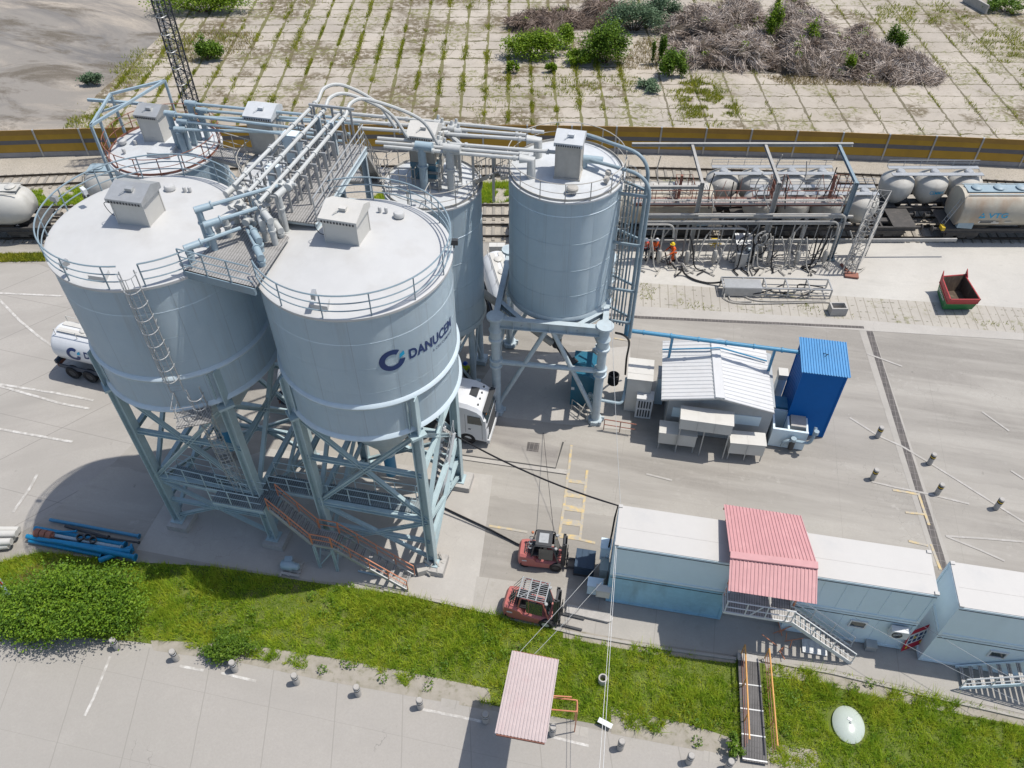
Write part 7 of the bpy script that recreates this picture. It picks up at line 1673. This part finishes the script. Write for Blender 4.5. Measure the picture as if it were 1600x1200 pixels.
# brush piles: mounds of dry cut branches
M_STICK = leafmat('dry_sticks', [(.13, .095, .07), (.28, .22, .175), (.46, .40, .35), (.64, .58, .52)], 0.0, .35, .35, 1.1)
M_STICK2 = leafmat('brown_sticks', [(.10, .07, .052), (.22, .165, .13), (.36, .285, .24)], 0.0, .4, .5, 1.2)
M_MOUND = ground_mat('brush_mound', (.085, .07, .055), [lambda m: m.mix(m.noise(1.0, .4, .6), (.14, .115, .09))])
def sticks(cs, n, L, rr):
    """thin sticks: every clump has a lie of its own, its branches fan out and droop"""
    m = len(cs) * n; c = np.repeat(cs, n, 0) + rng.normal(size=(m, 3)) * np.array([.35, .35, .12])
    dom = rng.normal(size=(len(cs), 3)); dom[:, 2] = -np.abs(dom[:, 2]) * .35; dom /= np.linalg.norm(dom, axis=1)[:, None]
    d = np.repeat(dom, n, 0) + rng.normal(size=(m, 3)) * np.array([.5, .5, .22]); d /= np.linalg.norm(d, axis=1)[:, None]
    l = L * rng.uniform(.35, 1.3, m); a = c - d * (l * .35)[:, None]; b = c + d * (l * .65)[:, None]; b[:, 2] -= l * rng.uniform(0, .25, m); a[:, 2] = np.maximum(a[:, 2], .03); b[:, 2] = np.maximum(b[:, 2], .03)
    s = rng.normal(size=(m, 3)); s -= d * (s * d).sum(1)[:, None]; s /= np.linalg.norm(s, axis=1)[:, None]; w = rr * rng.uniform(.5, 1.4, m)[:, None]
    return np.stack([a - s * w, a + s * w, b + s * w * .45, b - s * w * .45], 1).reshape(-1, 3)
def brush(label, poly, hgt, nc, mat, seed):
    nc = int(nc * .8)
    pl_ = [(p.x, p.y) for p in gp(poly)]; cx = sum(p[0] for p in pl_) / len(pl_); cy = sum(p[1] for p in pl_) / len(pl_); t = thing('brush_pile', label, 'brush pile', (cx, cy, 0), group='piles of cut branches')
    C = scatter(pl_, nc * 3)[:nc]
    # mound surface
    def H(P):
        out = np.full(len(P), 1e9)
        for i in range(len(pl_)):
            a = np.array(pl_[i]); b = np.array(pl_[(i + 1) % len(pl_)]); ab = b - a; tt = np.clip(((P - a) @ ab) / (ab @ ab), 0, 1); out = np.minimum(out, np.linalg.norm(P - a - tt[:, None] * ab, axis=1))
        return hgt * (1 - np.exp(-out / 1.3)) * (.66 + .5 * np.tanh(1.3 * fbm(P, .8, seed)))
    gx = np.arange(min(p[0] for p in pl_) - .5, max(p[0] for p in pl_) + .6, .5); gy = np.arange(min(p[1] for p in pl_) - .5, max(p[1] for p in pl_) + .6, .5); XX, YY = np.meshgrid(gx, gy); PP = np.stack([XX.ravel(), YY.ravel()], 1); ins_ = inpoly(PP, pl_); Z = np.where(ins_, H(PP), -.15)
    m = MB(); m.v = [(p[0], p[1], z - .12) for p, z in zip(PP, Z)]; nx = len(gx)
    for j in range(len(gy) - 1):
        for i in range(nx - 1):
            k = j * nx + i
            if ins_[k] or ins_[k + 1] or ins_[k + nx] or ins_[k + nx + 1]: m.f.append((k, k + 1, k + nx + 1, k + nx)); m.mi.append(0)
    m.build('mound', M_MOUND, t, 80)
    zc = H(C); vs = sticks(np.c_[C, zc + .1], 95, 1.7, .027); 
    k_n = max(3, nc // 14); wc = np.c_[C, zc][rng.integers(0, len(C), k_n)]; ww_ = tri_mesh('foliage', leaves(wc + np.array([0, 0, .35]), 60, .16, .45, .35) - np.array([cx, cy, 0]), 4, M_LEAF2); ww_.parent = t; OFF[ww_.name] = V((cx, cy, 0))
    o = tri_mesh('branches', vs - np.array([cx, cy, 0]), 4, mat); o.parent = t; OFF[o.name] = V((cx, cy, 0)); return t
brush('brown twiggy brush pile nearest the slabs, left of the blue green shrubs', [(788, 42), (815, 22), (870, 18), (905, 28), (900, 48), (850, 54), (800, 52)], 1.5, 70, M_STICK2, 1)
brush('small brown brush heap at the back between the left pile and the shrubs', [(900, 40), (905, 16), (950, 10), (985, 22), (965, 42), (920, 45)], 1.7, 55, M_STICK2, 2)
brush('huge grey brush pile of dry branches, its near end by the round shrub', [(1040, 100), (1035, 50), (1060, 22), (1110, 14), (1180, 20), (1215, 60), (1200, 112), (1130, 108), (1080, 108)], 2.4, 260, M_STICK, 3)
brush('grey brush pile of dry branches forming the middle of the long heap', [(1195, 112), (1190, 40), (1215, 16), (1260, 18), (1300, 50), (1330, 80), (1320, 122), (1250, 120)], 2.3, 220, M_STICK, 4)
brush('low grey brush pile tapering onto the slabs at the far end of the heap', [(1310, 122), (1310, 66), (1345, 45), (1375, 75), (1440, 95), (1475, 125), (1470, 136), (1400, 132), (1350, 126)], 1.5, 190, M_STICK, 5)
m = MB(); a, b = G(1505, 2), G(1540, 22); m.beam(a + UP * .5, b + UP * .5, .25, 1.0); solo(m, 'low_wall', 'short dark low wall among weeds at the far top corner', 'wall', FOOT, a)
